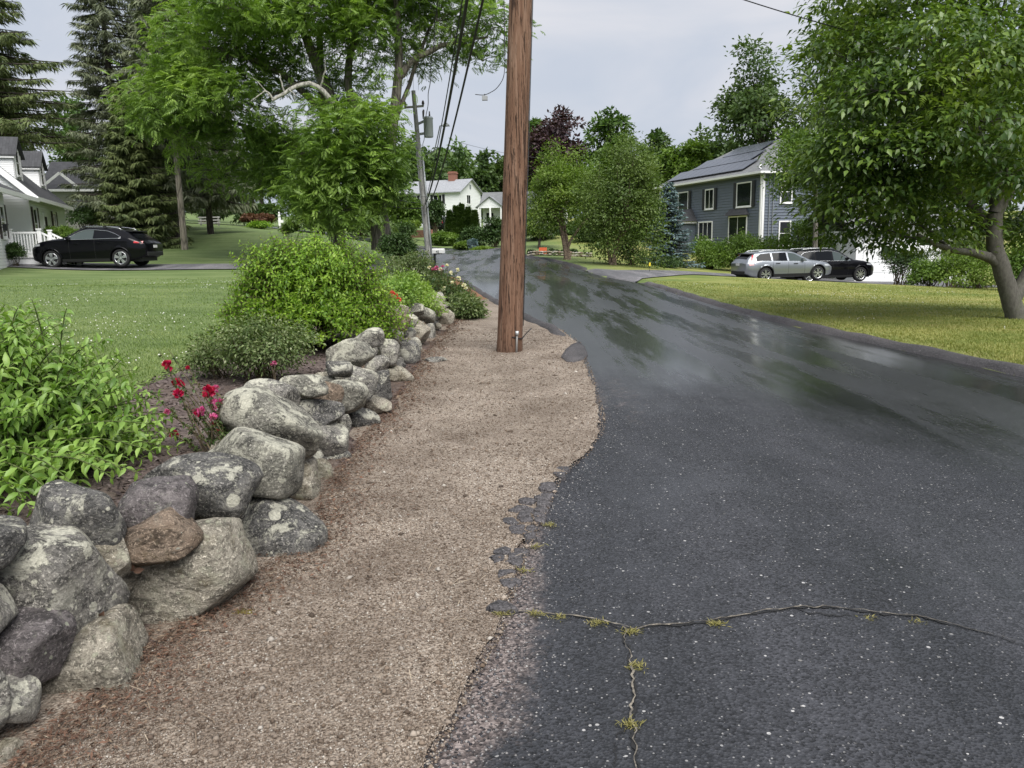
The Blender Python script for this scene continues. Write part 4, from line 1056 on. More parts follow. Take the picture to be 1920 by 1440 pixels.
V, F = leaves_np(C, np.stack([np.cos(th), np.sin(th), rng.normal(size=n) * .05], -1), np.array([0, 0, 1.0]) + np.zeros((n, 3)), rng.uniform(.04, .13, n), rng.uniform(.002, .004, n), .2, .05, 'long')
island('twig', [(.12, .085, .06), (.28, .22, .16), (.45, .38, .29)])
tag(mesh_np('dry_twigs', V, F, M['twig']), 'thin dry twigs and grass stalks scattered on the gravel', 'twigs', kind='stuff')
n = 900; y = rng.uniform(8, 27, n); X = -y * .62 + (bedw(y) + y * .62) * rng.uniform(0, 1, n); ok = mnz = np.sin(X * .9 + 1) * np.sin(y * .7) > .1
X, y = X[ok], y[ok]; n2 = 900; y2 = rng.uniform(10, 27, n2); X2 = xr(y2) + 1 + rng.uniform(0, 1, n2) * 9; ok = np.sin(X2 * .8) * np.sin(y2 * .6 + 1) > .1
X, y = np.concatenate([X, X2[ok]]), np.concatenate([y, y2[ok]])
plain('clover_white', (.75, .74, .68), .8)
tag(pebbles('clover_flowers', X, y, Hlawn(X, y) + .045, rng.uniform(.008, .013, len(y)), M['clover_white'], .9), 'tiny white clover heads dotted over both lawns', 'clover', kind='stuff')
# bed litter
n = 9000; y = rng.uniform(2.4, 12, n); X = xw(y) - .25 - rng.uniform(0, 1.9, n)
C = np.stack([X, y, Hyard(X, y) + .035], -1); th = rng.uniform(0, 6.28, n)
A = np.stack([np.cos(th), np.sin(th), rng.normal(size=n) * .3], -1)
V, F = leaves_np(C, A, np.array([0, 0, 1.0]) + rng.normal(size=(n, 3)) * .5, rng.uniform(.03, .07, n), rng.uniform(.008, .02, n), .2, .1, 'diamond')
island('bark_chip', [(.04, .03, .03), (.09, .07, .065), (.14, .11, .105), (.20, .16, .15)])
tag(mesh_np('bark_mulch', V, F, M['bark_chip']), 'dark grey-brown bark chips covering the rose bed', 'mulch', kind='stuff')
for i, (px, py, z, lab) in enumerate([(241, 1068, .26, 'curled tan dry leaf caught between the stones under the brown one'), (190, 1152, .2, 'small orange-brown dry leaf in the lower stone joint'), (420, 962, .2, 'dry oak leaf in the dark gap between two dark stones')]):
    P = wall_hit(px, py) + np.array([.02, -.015, 0])
    A = rng.normal(size=(3, 3)) + np.array([.6, -.3, .4]); N = np.array([[.5, -1, .3]] * 3) + rng.normal(size=(3, 3)) * .4
    V, F = leaves_np(np.repeat(P[None], 3, 0) + rng.normal(size=(3, 3)) * .008, A, N, .045, .026, .25, .35, 'long')
    tag(mesh_np('dry_leaf', V, F, M['litter'], None, False, P), lab, 'leaf')
# asphalt lumps broken from the edge
def clip_poly(P, n, d):
    """keep the side where p.n < d"""
    out = []
    for i in range(len(P)):
        a, b = P[i], P[(i + 1) % len(P)]; sa, sb = a @ n - d, b @ n - d
        if sa <= 0: out.append(a)
        if (sa < 0) != (sb < 0): out.append(a + (b - a) * sa / (sa - sb))
    return out
_g = np.random.default_rng(5); _sites, _ghost = [], []
_bw = lambda y: .03 + .15 * math.exp(-((y - 4.3) / .55) ** 2) + .05 * math.sin(y * 9)
_y = 3.2
while _y < 5.3:
    w = max(_bw(_y), .03); k = 1 + int(w > .10) + int(w > .19)
    for j in range(k): _sites.append((float(xe(_y)) + .03 - w * (j + .5) / k + _g.normal() * .018, _y + _g.normal() * .035))
    _ghost += [(float(xe(_y)) + .09, _y + .01), (float(xe(_y)) - w - .07 + _g.normal() * .02, _y + _g.normal() * .03)]
    _y += .085 if k < 3 else .11
_ghost += [(float(xe(3.1)) + q, 3.08) for q in (-.12, -.05, .02)] + [(float(xe(5.4)) + q, 5.42) for q in (-.12, -.05, .02)]
_all = np.array(_sites + _ghost)
for i, sp in enumerate(_all[:len(_sites)]):
    if _g.uniform() < .14: continue
    P = [sp + np.array(q) for q in ((-.2, -.2), (.2, -.2), (.2, .2), (-.2, .2))]
    for j, q in enumerate(_all):
        if j != i and np.linalg.norm(q - sp) < .5:
            n_ = (q - sp) / np.linalg.norm(q - sp); P = clip_poly(P, n_, ((q + sp) / 2) @ n_ - _g.uniform(.002, .010))
            if len(P) < 3: break
    for q in range(10):
        n_ = np.array([math.cos(q * .628), math.sin(q * .628)]); P = clip_poly(P, n_, sp @ n_ + _g.uniform(.045, .085)) if len(P) >= 3 else P
    if len(P) < 3: continue
    R = []
    for k in range(len(P)):
        a_, b_ = P[k], P[(k + 1) % len(P)]; m = max(1, int(np.linalg.norm(b_ - a_) / .03))
        R += [a_ + (b_ - a_) * q / m + _g.normal(size=2) * .003 for q in range(m)]
    P = np.array(R); n = len(P); c_ = P.mean(0); zc = float(H0(c_[0], c_[1])) + .026; tz = _g.uniform(.006, .016)
    V = [(x, y, zc - .03) for x, y in P] + [(x, y, zc + tz * .6) for x, y in P] + [(x + (c_[0] - x) * .12, y + (c_[1] - y) * .12, zc + tz + _g.uniform(-.002, .002)) for x, y in P] + [(c_[0], c_[1], zc + tz)]
    F = [(k, (k + 1) % n, n + (k + 1) % n, n + k) for k in range(n)] + [(n + k, n + (k + 1) % n, 2 * n + (k + 1) % n, 2 * n + k) for k in range(n)] + [(2 * n + k, 2 * n + (k + 1) % n, 3 * n) for k in range(n)]
    mb = MB(); mb.add(V, F)
    tag(mb.build('asphalt_lump', M['kerb_asphalt'], None, True, (c_[0], c_[1], zc)), 'cracked piece of dark asphalt broken off along the ragged gravel edge', 'asphalt lump', 'pieces broken off the road edge')
p = on_plane(1076, 660, .0); _pp = [(1052, 668), (1060, 655), (1072, 645), (1086, 640), (1097, 650), (1102, 664), (1094, 672), (1076, 677), (1062, 676)]
P = np.array([on_plane(x, y, .03)[:2] for x, y in _pp]); n = len(P); c_ = P.mean(0)
V = [(x, y, -.02) for x, y in P] + [(x, y, .028) for x, y in P] + [(x + (c_[0] - x) * .3, y + (c_[1] - y) * .3, .036) for x, y in P] + [(c_[0], c_[1], .037)]
F = [(k, (k + 1) % n, n + (k + 1) % n, n + k) for k in range(n)] + [(n + k, n + (k + 1) % n, 2 * n + (k + 1) % n, 2 * n + k) for k in range(n)] + [(2 * n + k, 2 * n + (k + 1) % n, 3 * n) for k in range(n)]
mb = MB(); mb.add(V, F)
tag(mb.build('asphalt_patch', M['kerb_asphalt'], None, True, (c_[0], c_[1], .0)), 'flat grey asphalt patch where the left kerb ends, right of the brown pole', 'asphalt patch')
# cracks in the road with grass in them
t = NT('crack_fill'); t.done(t.bsdf(t.ramp(t.noise(t.pos(), 26, 5, .8), [(.35, (.03, .028, .026)), (.5, (.13, .115, .095)), (.65, (.30, .265, .21))]), .9))
plain('crack_dark', (.012, .012, .013), .9)
def crack(name, pix, w, mat, z, seed):
    P = np.array([on_plane(px, py, .0)[:2] for px, py in pix]); n = max(48, int(np.linalg.norm(np.diff(P, axis=0), axis=1).sum() / .022))
    s = np.linspace(0, len(P) - 1, n); Q = np.stack([np.interp(s, range(len(P)), P[:, k]) for k in (0, 1)], 1)
    g = np.random.default_rng(seed)
    T = np.gradient(Q, axis=0); T /= np.linalg.norm(T, axis=1)[:, None]; N = np.stack([-T[:, 1], T[:, 0]], 1)
    Q = Q + N * (np.convolve(g.normal(size=n), np.ones(3) / 3, 'same') * .011)[:, None]
    env = np.interp(np.arange(n), np.linspace(0, n - 1, n // 8 + 1), g.uniform(.05, 1.5, n // 8 + 1))[:, None]
    wa, wb = w * env * g.uniform(.1, 1.0, (n, 1)), w * env * g.uniform(.1, 1.0, (n, 1))
    A, B = Q + N * wa, Q - N * wb
    def zz(q): 
        t = np.clip((q[:, 0] - (xe(q[:, 1]) - .55)) / (xr(q[:, 1]) - xe(q[:, 1]) + .55), 0, 1)
        return H0(q[:, 0], q[:, 1]) + .03 * 4 * t * (1 - t) + z
    V = np.concatenate([np.c_[A, zz(A)], np.c_[B, zz(B)]])
    F = [(i, i + 1, n + i + 1, n + i) for i in range(n - 1)]
    tag(mesh_np(name, V, F, mat), kind='structure')
c1 = [(935, 1152), (1010, 1155), (1100, 1165), (1180, 1186), (1260, 1181), (1340, 1172), (1420, 1160), (1500, 1148), (1560, 1150), (1640, 1160), (1720, 1168), (1800, 1186), (1920, 1224), (2050, 1270), (2300, 1330)]
c2 = [(1170, 1184), (1176, 1225), (1190, 1290), (1186, 1350), (1190, 1395), (1196, 1460)]
crack('road_crack', c1, .012, M['crack_dark'], .005, 1); crack('road_crack', c1, .006, M['crack_fill'], .009, 2)
c3 = [(1480, 1152), (1530, 1163), (1600, 1166), (1660, 1163)]; c4 = [(1186, 1350), (1160, 1400), (1150, 1460)]
crack('road_crack', c3, .006, M['crack_dark'], .005, 6); crack('road_crack', c4, .006, M['crack_dark'], .005, 7)
crack('road_crack', c2, .010, M['crack_dark'], .005, 3); crack('road_crack', c2, .006, M['crack_fill'], .009, 4)
leafmat('leaf_tuft', [(.16, .15, .05), (.27, .25, .09), (.38, .33, .15)], .3, .6, .1, .2)
def tuft(p, n, h, mat, name, label, cat, group=None, spread=.03):
    th = rng.uniform(0, 6.28, n); C = p + np.stack([rng.normal(size=n) * spread, rng.normal(size=n) * spread * .6, np.zeros(n)], -1)
    A = np.stack([np.cos(th) * .8, np.sin(th) * .8, rng.uniform(.25, 1.2, n)], -1)
    V, F = leaves_np(C, A, np.array([0, 0, 1.0]) + rng.normal(size=(n, 3)) * .4, h * rng.uniform(.5, 1.2, n), .0035, .1, .35, 'long')
    return tag(mesh_np(name, V, F, mat, None, False, p), label, cat, group)
for px, py, n, lab in [(1120, 1168, 70, 'yellow grass tuft in the cross crack, left of the junction'), (1183, 1184, 80, 'yellow grass tuft where the two road cracks meet'), (1345, 1171, 80, 'widest yellow grass tuft in the cross crack, right of the junction'), (1194, 1250, 70, 'grass tuft in the lengthwise crack below the junction'),
                       (1186, 1360, 80, 'lowest grass tuft in the lengthwise crack'), (1006, 1152, 60, 'grass tuft at the road edge where the cross crack starts'), (1048, 1158, 40, 'thin grass tuft next to the start of the cross crack'), (942, 1150, 70, 'grass tuft in the gravel edge left of the cross crack'),
                       (1632, 1160, 50, 'small grass tuft far along the cross crack'), (1720, 1168, 40, 'small grass tuft farthest right in the cross crack'), (982, 1070, 60, 'orange dry grass tuft by the broken asphalt'), (1030, 985, 70, 'orange dry grass tuft beside the large asphalt slab'), (1005, 1025, 50, 'dry grass tuft below the large asphalt slab')]:
    p = on_plane(px, py, .02); p[2] = .018
    tuft(p, n, .03, M['leaf_tuft'], 'grass_tuft', lab, 'grass tuft', 'grass tufts in the road cracks', .018)
p = on_plane(455, 1152, .02)
V = stone_shape(1999, True, .2) * np.array([.08, .045, .018])
plain('moss', (.11, .085, .012), .95, 0, .4, 30, 1.0, 150)
tag(mesh_np('moss_patch', V + p, _IF3, M['moss'], None, True, p), 'golden brown moss cushion on the gravel by the big pale stone', 'moss')

# ------------------------------------------------------------------ lawn blades
def blades(name, n, fx, fy, h, w, mat, label):
    X, Y = fx, fy; n = len(X); th = rng.uniform(0, 6.28, n)
    C = np.stack([X, Y, Hlawn(X, Y) - .005], -1)
    A = np.stack([np.cos(th) * .6, np.sin(th) * .6, np.ones(n)], -1)
    N = np.stack([-np.sin(th), np.cos(th), np.full(n, .2)], -1) * .3 + np.stack([np.cos(th), np.sin(th), np.zeros(n)], -1)
    A = unit(A); S = unit(np.cross(A, N)); hh = (h * rng.uniform(.5, 1.2, n))[:, None]; ww = (np.broadcast_to(w, (n,)) * rng.uniform(.7, 1.3, n))[:, None]
    V = np.stack([C - S * ww, C + S * ww, C + A * hh], 1).reshape(-1, 3)
    return tag(mesh_np(name, V, np.arange(3 * n).reshape(-1, 3), mat), label, 'grass', kind='stuff')
n = 170000; u = rng.uniform(0, 1, n); y = (4.5 ** -.8 + u * (28 ** -.8 - 4.5 ** -.8)) ** (-1 / .8)
lo = -y * .86; hi = bedw(y) - .02
X = lo + (hi - lo) * rng.uniform(0, 1, n); ok = (X < hi) & (y > 4.5); X, y = X[ok], y[ok]
blades('grass', 0, X, y, .030 + .0005 * y, .0024 + .00035 * y, M['leaf_grass'], 'short mown green grass of the lawn left of the stone wall')
n = 135000; u = rng.uniform(0, 1, n); y = (7.5 ** -.6 + u * (33 ** -.6 - 7.5 ** -.6)) ** (-1 / .6)
lo = xr(y) + .30 + .12 * rng.normal(size=n); hi = y * .95 + .8
X = lo + np.maximum(hi - lo, .05) * rng.uniform(0, 1, n) ** 1.2; ok = (y < 28.3) | (y < 33.5) & (X > 9); X, y = X[ok], y[ok]
blades('grass', 0, X, y, .034 + .0006 * y, .0026 + .0004 * y, M['leaf_grass_dry'], 'half-dry yellowing grass of the lawn right of the road')

# ------------------------------------------------------------------ shrubs along the wall
def shoot_bush(name, label, base, shoots, m_leaf, m_stem, L, Wd, pairs, kind, cat='shrub', bare=.35, droop=.3, stem_r=.006):
    """arching shoots (base, control, tip) clothed with opposite leaves"""
    t = thing(name, label, cat, base); st, parts = [], []
    for a, b, c in shoots:
        P = bez(a, b, c, 12); st.append((P, stem_r * np.linspace(1.3, .35, 12), 5))
        T = np.gradient(P, axis=0); T = unit(T)
        for i in range(pairs):
            s = bare + (1 - bare) * (i + .5) / pairs
            p = np.array([np.interp(s, np.linspace(0, 1, 12), P[:, k]) for k in range(3)]); tt = T[min(11, int(s * 12))]
            ph = i * 1.57 + rng.uniform(-.4, .4)
            e1 = unit(np.cross(tt, [0.1, .2, 1.0])); e2 = np.cross(e1, tt)
            sd = np.cos(ph) * e1 + np.sin(ph) * e2
            sz = (1.0 - .45 * max(0, s - .75) / .25) * rng.uniform(.75, 1.15)
            for sg in (-1, 1):
                ax = tt * .5 + sd * sg + np.array([0, 0, -.12])
                parts.append((p, ax, np.array([0, 0, 1.0]) + rng.normal(size=3) * .35 + tt * .15, L * sz, Wd * sz))
    C, A, N, l, w = (np.array([q[i] for q in parts]) for i in range(5))
    V, F = leaves_np(C, A, N, l, w, .22, droop, kind); mesh_np('foliage', V, F, m_leaf, t, False, base)
    V, F = tubes_quads(st); mesh_np('stems', V, F, m_stem, t, True, base)
    return t
# big-leaved shrub at the left edge
bc = np.array([-2.95, 4.2]); bz = float(Hyard(bc[0], bc[1])); base = np.array([bc[0], bc[1], bz])
sh = []
for i in range(540):
    d = rdir(1, .35)[0]; d[2] = abs(d[2]) if rng.uniform() < .85 else -.15 * abs(d[2])
    rr = np.array([1.02, 1.0, .98]) * (rng.uniform(.25, 1.0) ** .35)
    tip = np.array([bc[0], bc[1], bz + .02]) + d * rr
    tip[2] = max(tip[2], bz - .02 + rng.uniform(0, .12))
    a = base + np.array([rng.normal() * .25, rng.normal() * .25, -.05]); mid = a * .45 + tip * .55 + np.array([0, 0, .26 * rng.uniform(.6, 1.3)])
    sh.append((a, mid, tip))
for px, py, y in [(125, 578, 4.2), (60, 562, 4.3), (205, 680, 4.3), (180, 640, 4.2), (300, 800, 3.9), (265, 890, 3.6), (240, 720, 4.2), (215, 900, 3.35), (150, 935, 3.3), (100, 930, 3.3), (40, 945, 3.3), (10, 570, 4.2), (290, 850, 3.7), (230, 880, 3.5), (60, 960, 3.25), (130, 900, 3.3)]:
    tip = at(px, py, y); a = base + np.array([rng.normal() * .2, rng.normal() * .2, 0]); sh.append((a, a * .4 + tip * .6 + np.array([0, 0, .25]), tip))
shoot_bush('weigela_shrub', 'large-leaved bright green shrub hanging over the wall at the left edge', base, sh, M['leaf_weigela'], M['stem_green'], .088, .030, 12, 'long', bare=.34, droop=.42)
# rounded lime shrub
def gpos(px, y): x = at(px, 480, y)[0]; return np.array([x, y, float(Hyard(x, y))])
b = gpos(574, 9.3)
ct, sh = np.array([b[0], b[1], b[2] + .35]), []
for i in range(2700):
    d = rdir(1, .25)[0]; d[2] = d[2] if d[2] > -.25 else -d[2] * .5
    lump = 1 + .10 * math.sin(5 * math.atan2(d[1], d[0]) + 1) + .08 * math.sin(7 * d[2] + 2)
    tip = ct + d * np.array([1.10, 1.0, 1.00]) * (rng.uniform(.45, 1.0) ** .25) * lump * rng.uniform(.93, 1.06)
    tip[2] = max(tip[2], b[2] + rng.uniform(0.02, .15))
    a = b + np.array([rng.normal() * .12, rng.normal() * .12, 0]); inner = ct + (tip - ct) * .55 + rng.normal(size=3) * .06
    sh.append((inner, (inner + tip) / 2 + [0, 0, .07], tip))
t = shoot_bush('rounded_shrub', 'big rounded lime-green shrub behind the middle of the stone wall', b, sh, M['leaf_lime'], M['stem_brown'], .060, .032, 8, 'fold', bare=.1, droop=.25, stem_r=.004)
st = [(bez(b + np.append(rng.normal(size=2) * .1, -.05), ct + rdir(1)[0] * .3, ct + rdir(1, .5)[0] * .65, 7), .014 * np.linspace(1, .4, 7), 5) for _ in range(30)]
V, F = tubes_quads(st); mesh_np('main_stems', V, F, M['stem_brown'], t, True, b)
c = at(492, 672, 7.0); c[2] = float(Hyard(c[0], c[1])) + .30
bush('low_shrub', 'loose dull green shrub with pale tips between roses and rounded shrub', c, (.52, .5, .34), M['leaf_dull'], M['stem_brown'], 260, 30, .034, .017, 'diamond', seed=9, size=(.3, .5), cl=.11)
c = at(420, 690, 7.2); c[2] = float(Hyard(c[0], c[1])) + .22
bush('low_shrub', 'small grey-green shrub at the left of the dull green one', c, (.30, .3, .22), M['leaf_dull'], M['stem_brown'], 110, 26, .03, .015, 'diamond', seed=10, cl=.09)
for px, py, y, rx, rz, m, lab, sd in [(775, 540, 13.6, .62, .42, 'leaf_walnut', 'fresh green perennial clump right of the rounded shrub', 11), (730, 545, 12.4, .45, .40, 'leaf_weigela', 'green perennial behind the coral rose', 12),
                                  (835, 520, 17.0, .70, .42, 'leaf_rose', 'bushy cream rose at the far end of the wall', 13), (800, 508, 19.5, .75, .42, 'leaf_rose', 'reddish rose bush below the mailbox', 14), (770, 505, 21.0, .7, .5, 'leaf_dull', 'dull shrub left of the reddish roses below the grey pole', 15),
                                  (868, 535, 15.6, .32, .30, 'leaf_dull', 'small grey-leaved shrub spilling onto the mulch', 16)]:
    c = at(px, py, y); c[2] = float(Hyard(c[0], c[1])) + rz * .8
    bush('garden_shrub', lab, c, (rx, rx, rz), M[m], M['stem_brown'], 170, 28, .07 if y > 15 else .06, .03, 'diamond', seed=sd, cl=.14, group='shrubs along the stone wall')
pbush('yew_shrub', 'dark conifer shrub standing before the walnut trunk', 745, 462, 60, 62, 31, M['leaf_yew'], 110, 40, .11, 17)
pbush('low_shrub', 'small green shrub near the rock pile left of the walnut', 545, 428, 32, 24, 36, M['leaf_hedge'], 60, 30, .1, 18)
# roses: a bloom is a ball of petals
def bloom(p, r, mat, name, parent, origin):
    n = 26; d = rdir(n, .5); C = p + d * r * .25
    V, F = leaves_np(C, d + np.array([0, 0, .4]), np.cross(d, rdir(n)), r * rng.uniform(.7, 1.1, n), r * .9, .25, -.3, 'long')
    return mesh_np(name, V, F, mat, parent, True, origin)
rb = on_plane(398, 858, .40); rb = np.array([rb[0], 4.55, float(Hyard(rb[0], 4.55))])
RY = 4.55
def Rp(px, py, dy=0): return at(px, py, RY + dy)
t = thing('rose_bush', 'leggy rose bush with crimson and magenta blooms behind the near wall stones', 'rose bush', rb)
blooms = [(313, 683, 'red', .022), (316, 690, 'red', .02), (332, 718, 'red', .026), (340, 722, 'red', .016), (335, 739, 'red', .026), (336, 741, 'pink', .014), (390, 735, 'red', .032), (394, 741, 'red', .02), (405, 729, 'pink', .02), (410, 757, 'pink', .026), (396, 752, 'pink', .018), (366, 773, 'pink', .020), (376, 772, 'pink', .024),
          (399, 783, 'pink', .022), (412, 779, 'pink', .022), (407, 798, 'red', .026), (314, 774, 'pink', .018), (327, 816, 'red', .024), (449, 756, 'coral', .016), (371, 776, 'red', .018), (402, 766, 'pink', .014), (352, 690, 'red', .012)]
stems, lf = [], []
for i, (px, py, col, r) in enumerate(blooms):
    dy = rng.uniform(-.15, .25); p = Rp(px, py, dy)
    bloom(p, r * 1.25, M['petal_' + col], 'bloom', t, rb)
    a = rb + np.array([rng.uniform(-.16, .12), rng.uniform(-.1, .15), -.03]); md = a * .5 + p * .5 + np.array([rng.normal() * .04, 0, .05])
    P = bez(a, md, p, 10); stems.append((P, .0042 * np.linspace(1.3, .5, 10), 5))
    for s in rng.uniform(.25, .95, 9): lf.append(np.array([np.interp(s, np.linspace(0, 1, 10), P[:, k]) for k in range(3)]))
for px, py in [(300, 660), (316, 655), (280, 735), (300, 800), (350, 820), (430, 810), (420, 740), (360, 700)]:
    p = Rp(px, py); a = rb + np.array([rng.uniform(-.15, .1), 0, -.03]); P = bez(a, (a + p) / 2 + [0, 0, .06], p, 10); stems.append((P, .003 * np.linspace(1.3, .5, 10), 5))
    for s in rng.uniform(.3, 1.0, 14): lf.append(np.array([np.interp(s, np.linspace(0, 1, 10), P[:, k]) for k in range(3)]))
V, F = tubes_quads(stems); mesh_np('stems', V, F, M['stem_brown'], t, True, rb)
C = np.repeat(np.array(lf), 3, 0); n = len(C)
V, F = leaves_np(C, rdir(n, .1), np.array([0, 0, 1.0]) + rng.normal(size=(n, 3)) * .4, rng.uniform(.018, .036, n), .017, .2, .2, 'fold'); mesh_np('foliage', V, F, M['leaf_rose'], t, False, rb)
def small_rose(name, label, px, py, y, pts, stem=True):
    c = at(px, py, y); b0 = np.array([c[0], y, float(Hyard(c[0], y))]); t = thing(name, label, 'rose', b0)
    st = []
    for (x_, y_, col, r) in pts:
        p = at(x_, y_, y); bloom(p, r, M['petal_' + col], 'bloom', t, b0); st.append((bez(b0 - [0, 0, .03], (b0 + p) / 2 + [0, 0, .05], p, 8), .004, 5))
    V, F = tubes_quads(st); mesh_np('stems', V, F, M['stem_brown'], t, True, b0)
small_rose('rose_plant', 'coral red rose blooms between the rounded shrub and wall', 742, 556, 11.2, [(735, 551, 'coral', .05), (742, 556, 'coral', .045), (748, 561, 'coral', .04), (738, 566, 'coral', .03)])
small_rose('rose_plant', 'single pink bloom on a bare twig in front of the dull shrub', 514, 681, 6.6, [(514, 681, 'pink', .022), (509, 684, 'pink', .016)])
small_rose('rose_plant', 'cream roses on the bush at the far end of the wall', 840, 520, 16.6, [(832, 541, 'cream', .05), (846, 512, 'cream', .045), (860, 522, 'cream', .05), (870, 535, 'cream', .05), (858, 506, 'cream', .04), (826, 505, 'cream', .04), (838, 498, 'cream', .04), (873, 541, 'cream', .045), (848, 530, 'cream', .04)])
small_rose('rose_plant', 'dusty pink rose cluster just below the mailbox post', 822, 505, 19.2, [(818, 503, 'pink', .06), (826, 506, 'pink', .05), (812, 506, 'pink', .05), (805, 502, 'cream', .05), (830, 500, 'pink', .04)])
# ------------------------------------------------------------------ building materials
plain('white_paint', (.88, .88, .88), .55, 0, .05, 3)
plain('white_siding', (.87, .88, .89), .5, 0, .06, 2)
plain('cream_siding', (.50, .49, .43), .6, 0, .08, 2)
plain('blue_siding', (.122, .145, .182), .55, 0, .10, 2)
plain('shutter_black', (.018, .018, .022), .5, 0, .1, 8)
plain('shutter_maroon', (.035, .016, .020), .5, 0, .1, 8)
plain('concrete', (.33, .32, .30), .85, 0, .15, 5, .4)
plain('grey_gutter', (.30, .32, .34), .45, .2, .08, 4)
plain('dark_metal', (.03, .03, .033), .4, .6, .1)
plain('brick_red', (.26, .12, .085), .8, 0, .3, 14, .4)
def shingle(name, a, b):
    t = NT(name); p = t.pos()
    br = t.n('TexBrick', {'Vector': t.mapv(t.obj(), (1, 1, 1)), 'Scale': 1.0, 'Color1': a, 'Color2': b, 'Mortar': tuple(x * .5 for x in a), 'Mortar Size': .006, 'Brick Width': .3, 'Row Height': .14})
    c = t.mix(t.ramp(t.noise(p, 1.3, 5, .7), [(.3, 0), (.7, .5)]), br.outputs[0], tuple(x * .75 for x in a))
    c = t.mix(t.ramp(t.noise(p, 60, 2, .8), [(.4, 0), (.7, .5)]), c, tuple(min(1, x * 1.6) for x in b))
    return t.done(t.bsdf(c, .85, normal=t.bump(t.noise(p, 70, 3), .4, .01), spec=.25))
shingle('shingle_dark', (.045, .046, .050), (.075, .076, .082))
shingle('shingle_grey', (.13, .135, .14), (.20, .205, .21))
shingle('shingle_light', (.24, .25, .27), (.33, .34, .36))
def glass(name, tint, rough=.06):
    t = NT(name)
    n = t.bump(t.noise(t.obj(), 1.2, 2), .04, .05)
    return t.done(t.bsdf(tint, rough, normal=n, spec=.9))
glass('window_glass', (.012, .015, .018)); glass('window_glass_curtain', (.16, .17, .18), .12)
t = NT('solar_cell'); p = t.obj()
br = t.n('TexBrick', {'Vector': p, 'Scale': 1.0, 'Color1': (.018, .022, .035), 'Color2': (.022, .026, .042), 'Mortar': (.05, .055, .07), 'Mortar Size': .006, 'Brick Width': .16, 'Row Height': .16, 'Bias': 0.0}, offset=0.0)
t.done(t.bsdf(br.outputs[0], .16, spec=.85))

class Face:
    """a wall plane in a house's own coordinates: from p0 to p1, outward normal on the right-hand side"""
    def __init__(s, p0, p1):
        s.p0 = np.array([*p0, 0.0]); d = np.array([p1[0] - p0[0], p1[1] - p0[1], 0.0]); s.L = float(np.linalg.norm(d)); s.u = d / s.L
        s.n = np.array([s.u[1], -s.u[0], 0.0])
    def pt(s, a, z, o=0.0): return s.p0 + s.u * a + s.n * o + np.array([0, 0, z])
    def block(s, mb, a0, a1, z0, z1, o0, o1):
        q = s.pt
        return mb.hexa([q(a0, z0, o1), q(a1, z0, o1), q(a1, z0, o0), q(a0, z0, o0), q(a0, z1, o1), q(a1, z1, o1), q(a1, z1, o0), q(a0, z1, o0)])
def clapboards(mb, f, z0, z1, course=.12, lap=.018, clip=None):
    """rows of lapped boards; clip(z) -> (a0, a1)"""
    n = int(round((z1 - z0) / course)); c = (z1 - z0) / n
    for i in range(n):
        a, b = z0 + i * c, z0 + (i + 1) * c
        l0, r0 = (0, f.L) if clip is None else clip(a); l1, r1 = (0, f.L) if clip is None else clip(b)
        if r0 - l0 < .05: continue
        mb.add([f.pt(l0, a, lap), f.pt(r0, a, lap), f.pt(r1, b, .002), f.pt(l1, b, .002)], [(0, 1, 2, 3)])
        mb.add([f.pt(l0, a, 0), f.pt(r0, a, 0), f.pt(r0, a, lap), f.pt(l0, a, lap)], [(0, 1, 2, 3)])
def window(parent, f, a, z, w, h, frame='white_paint', panes=(1, 2), shutters=None, pane='window_glass', fw=.09, sw=.38, sill=True):
    """a window centred at a along the face, sill height z: frame with panes as sub-parts"""
    mb = MB()
    f.block(mb, a - w / 2, a - w / 2 + fw, z, z + h, 0, .055); f.block(mb, a + w / 2 - fw, a + w / 2, z, z + h, 0, .055)
    f.block(mb, a - w / 2 + fw, a + w / 2 - fw, z + h - fw, z + h, 0, .055); f.block(mb, a - w / 2 + fw, a + w / 2 - fw, z, z + fw, 0, .055)
    if sill: f.block(mb, a - w / 2 - .03, a + w / 2 + .03, z - .05, z, 0, .09)
    nx, nz = panes; x0, x1, z0, z1 = a - w / 2 + fw, a + w / 2 - fw, z + fw, z + h - fw; m = .045
    for i in range(1, nx): c = x0 + (x1 - x0) * i / nx; f.block(mb, c - m / 2, c + m / 2, z0, z1, 0, .045)
    for j in range(1, nz): c = z0 + (z1 - z0) * j / nz; f.block(mb, x0, x1, c - m / 2, c + m / 2, 0, .042)
    fr = mb.build('window', M[frame], parent)
    for i in range(nx):
        for j in range(nz):
            g = MB(); f.block(g, x0 + (x1 - x0) * i / nx + .01, x0 + (x1 - x0) * (i + 1) / nx - .01, z0 + (z1 - z0) * j / nz + .01, z0 + (z1 - z0) * (j + 1) / nz - .01, .004, .030 if j == 0 else .026)
            g.build('pane', M[pane if not (pane == 'mix') else ('window_glass_curtain' if j else 'window_glass')], fr)
    if shutters:
        for s in (-1, 1):
            b = MB(); c = a + s * (w / 2 + sw / 2 + .02); f.block(b, c - sw / 2, c + sw / 2, z - .02, z + h + .02, .02, .05)
            for k in range(8):
                zz = z + .06 + (h - .12) * k / 8; f.block(b, c - sw / 2 + .05, c + sw / 2 - .05, zz, zz + (h - .12) / 8 * .55, .05, .062)
            b.build('shutter', M[shutters], parent)
    return fr
def trim(mb, f, a0, a1, z0, z1, o=.03): return f.block(mb, a0, a1, z0, z1, -.01, o)
def slab_roof(parent, P, th, mat, name='roof'):
    """roof plane through the corners P (counter-clockwise from above), thickened downwards"""
    mb = MB(); mb.prism(P, (0, 0, -th)); return mb.build(name, mat, parent)

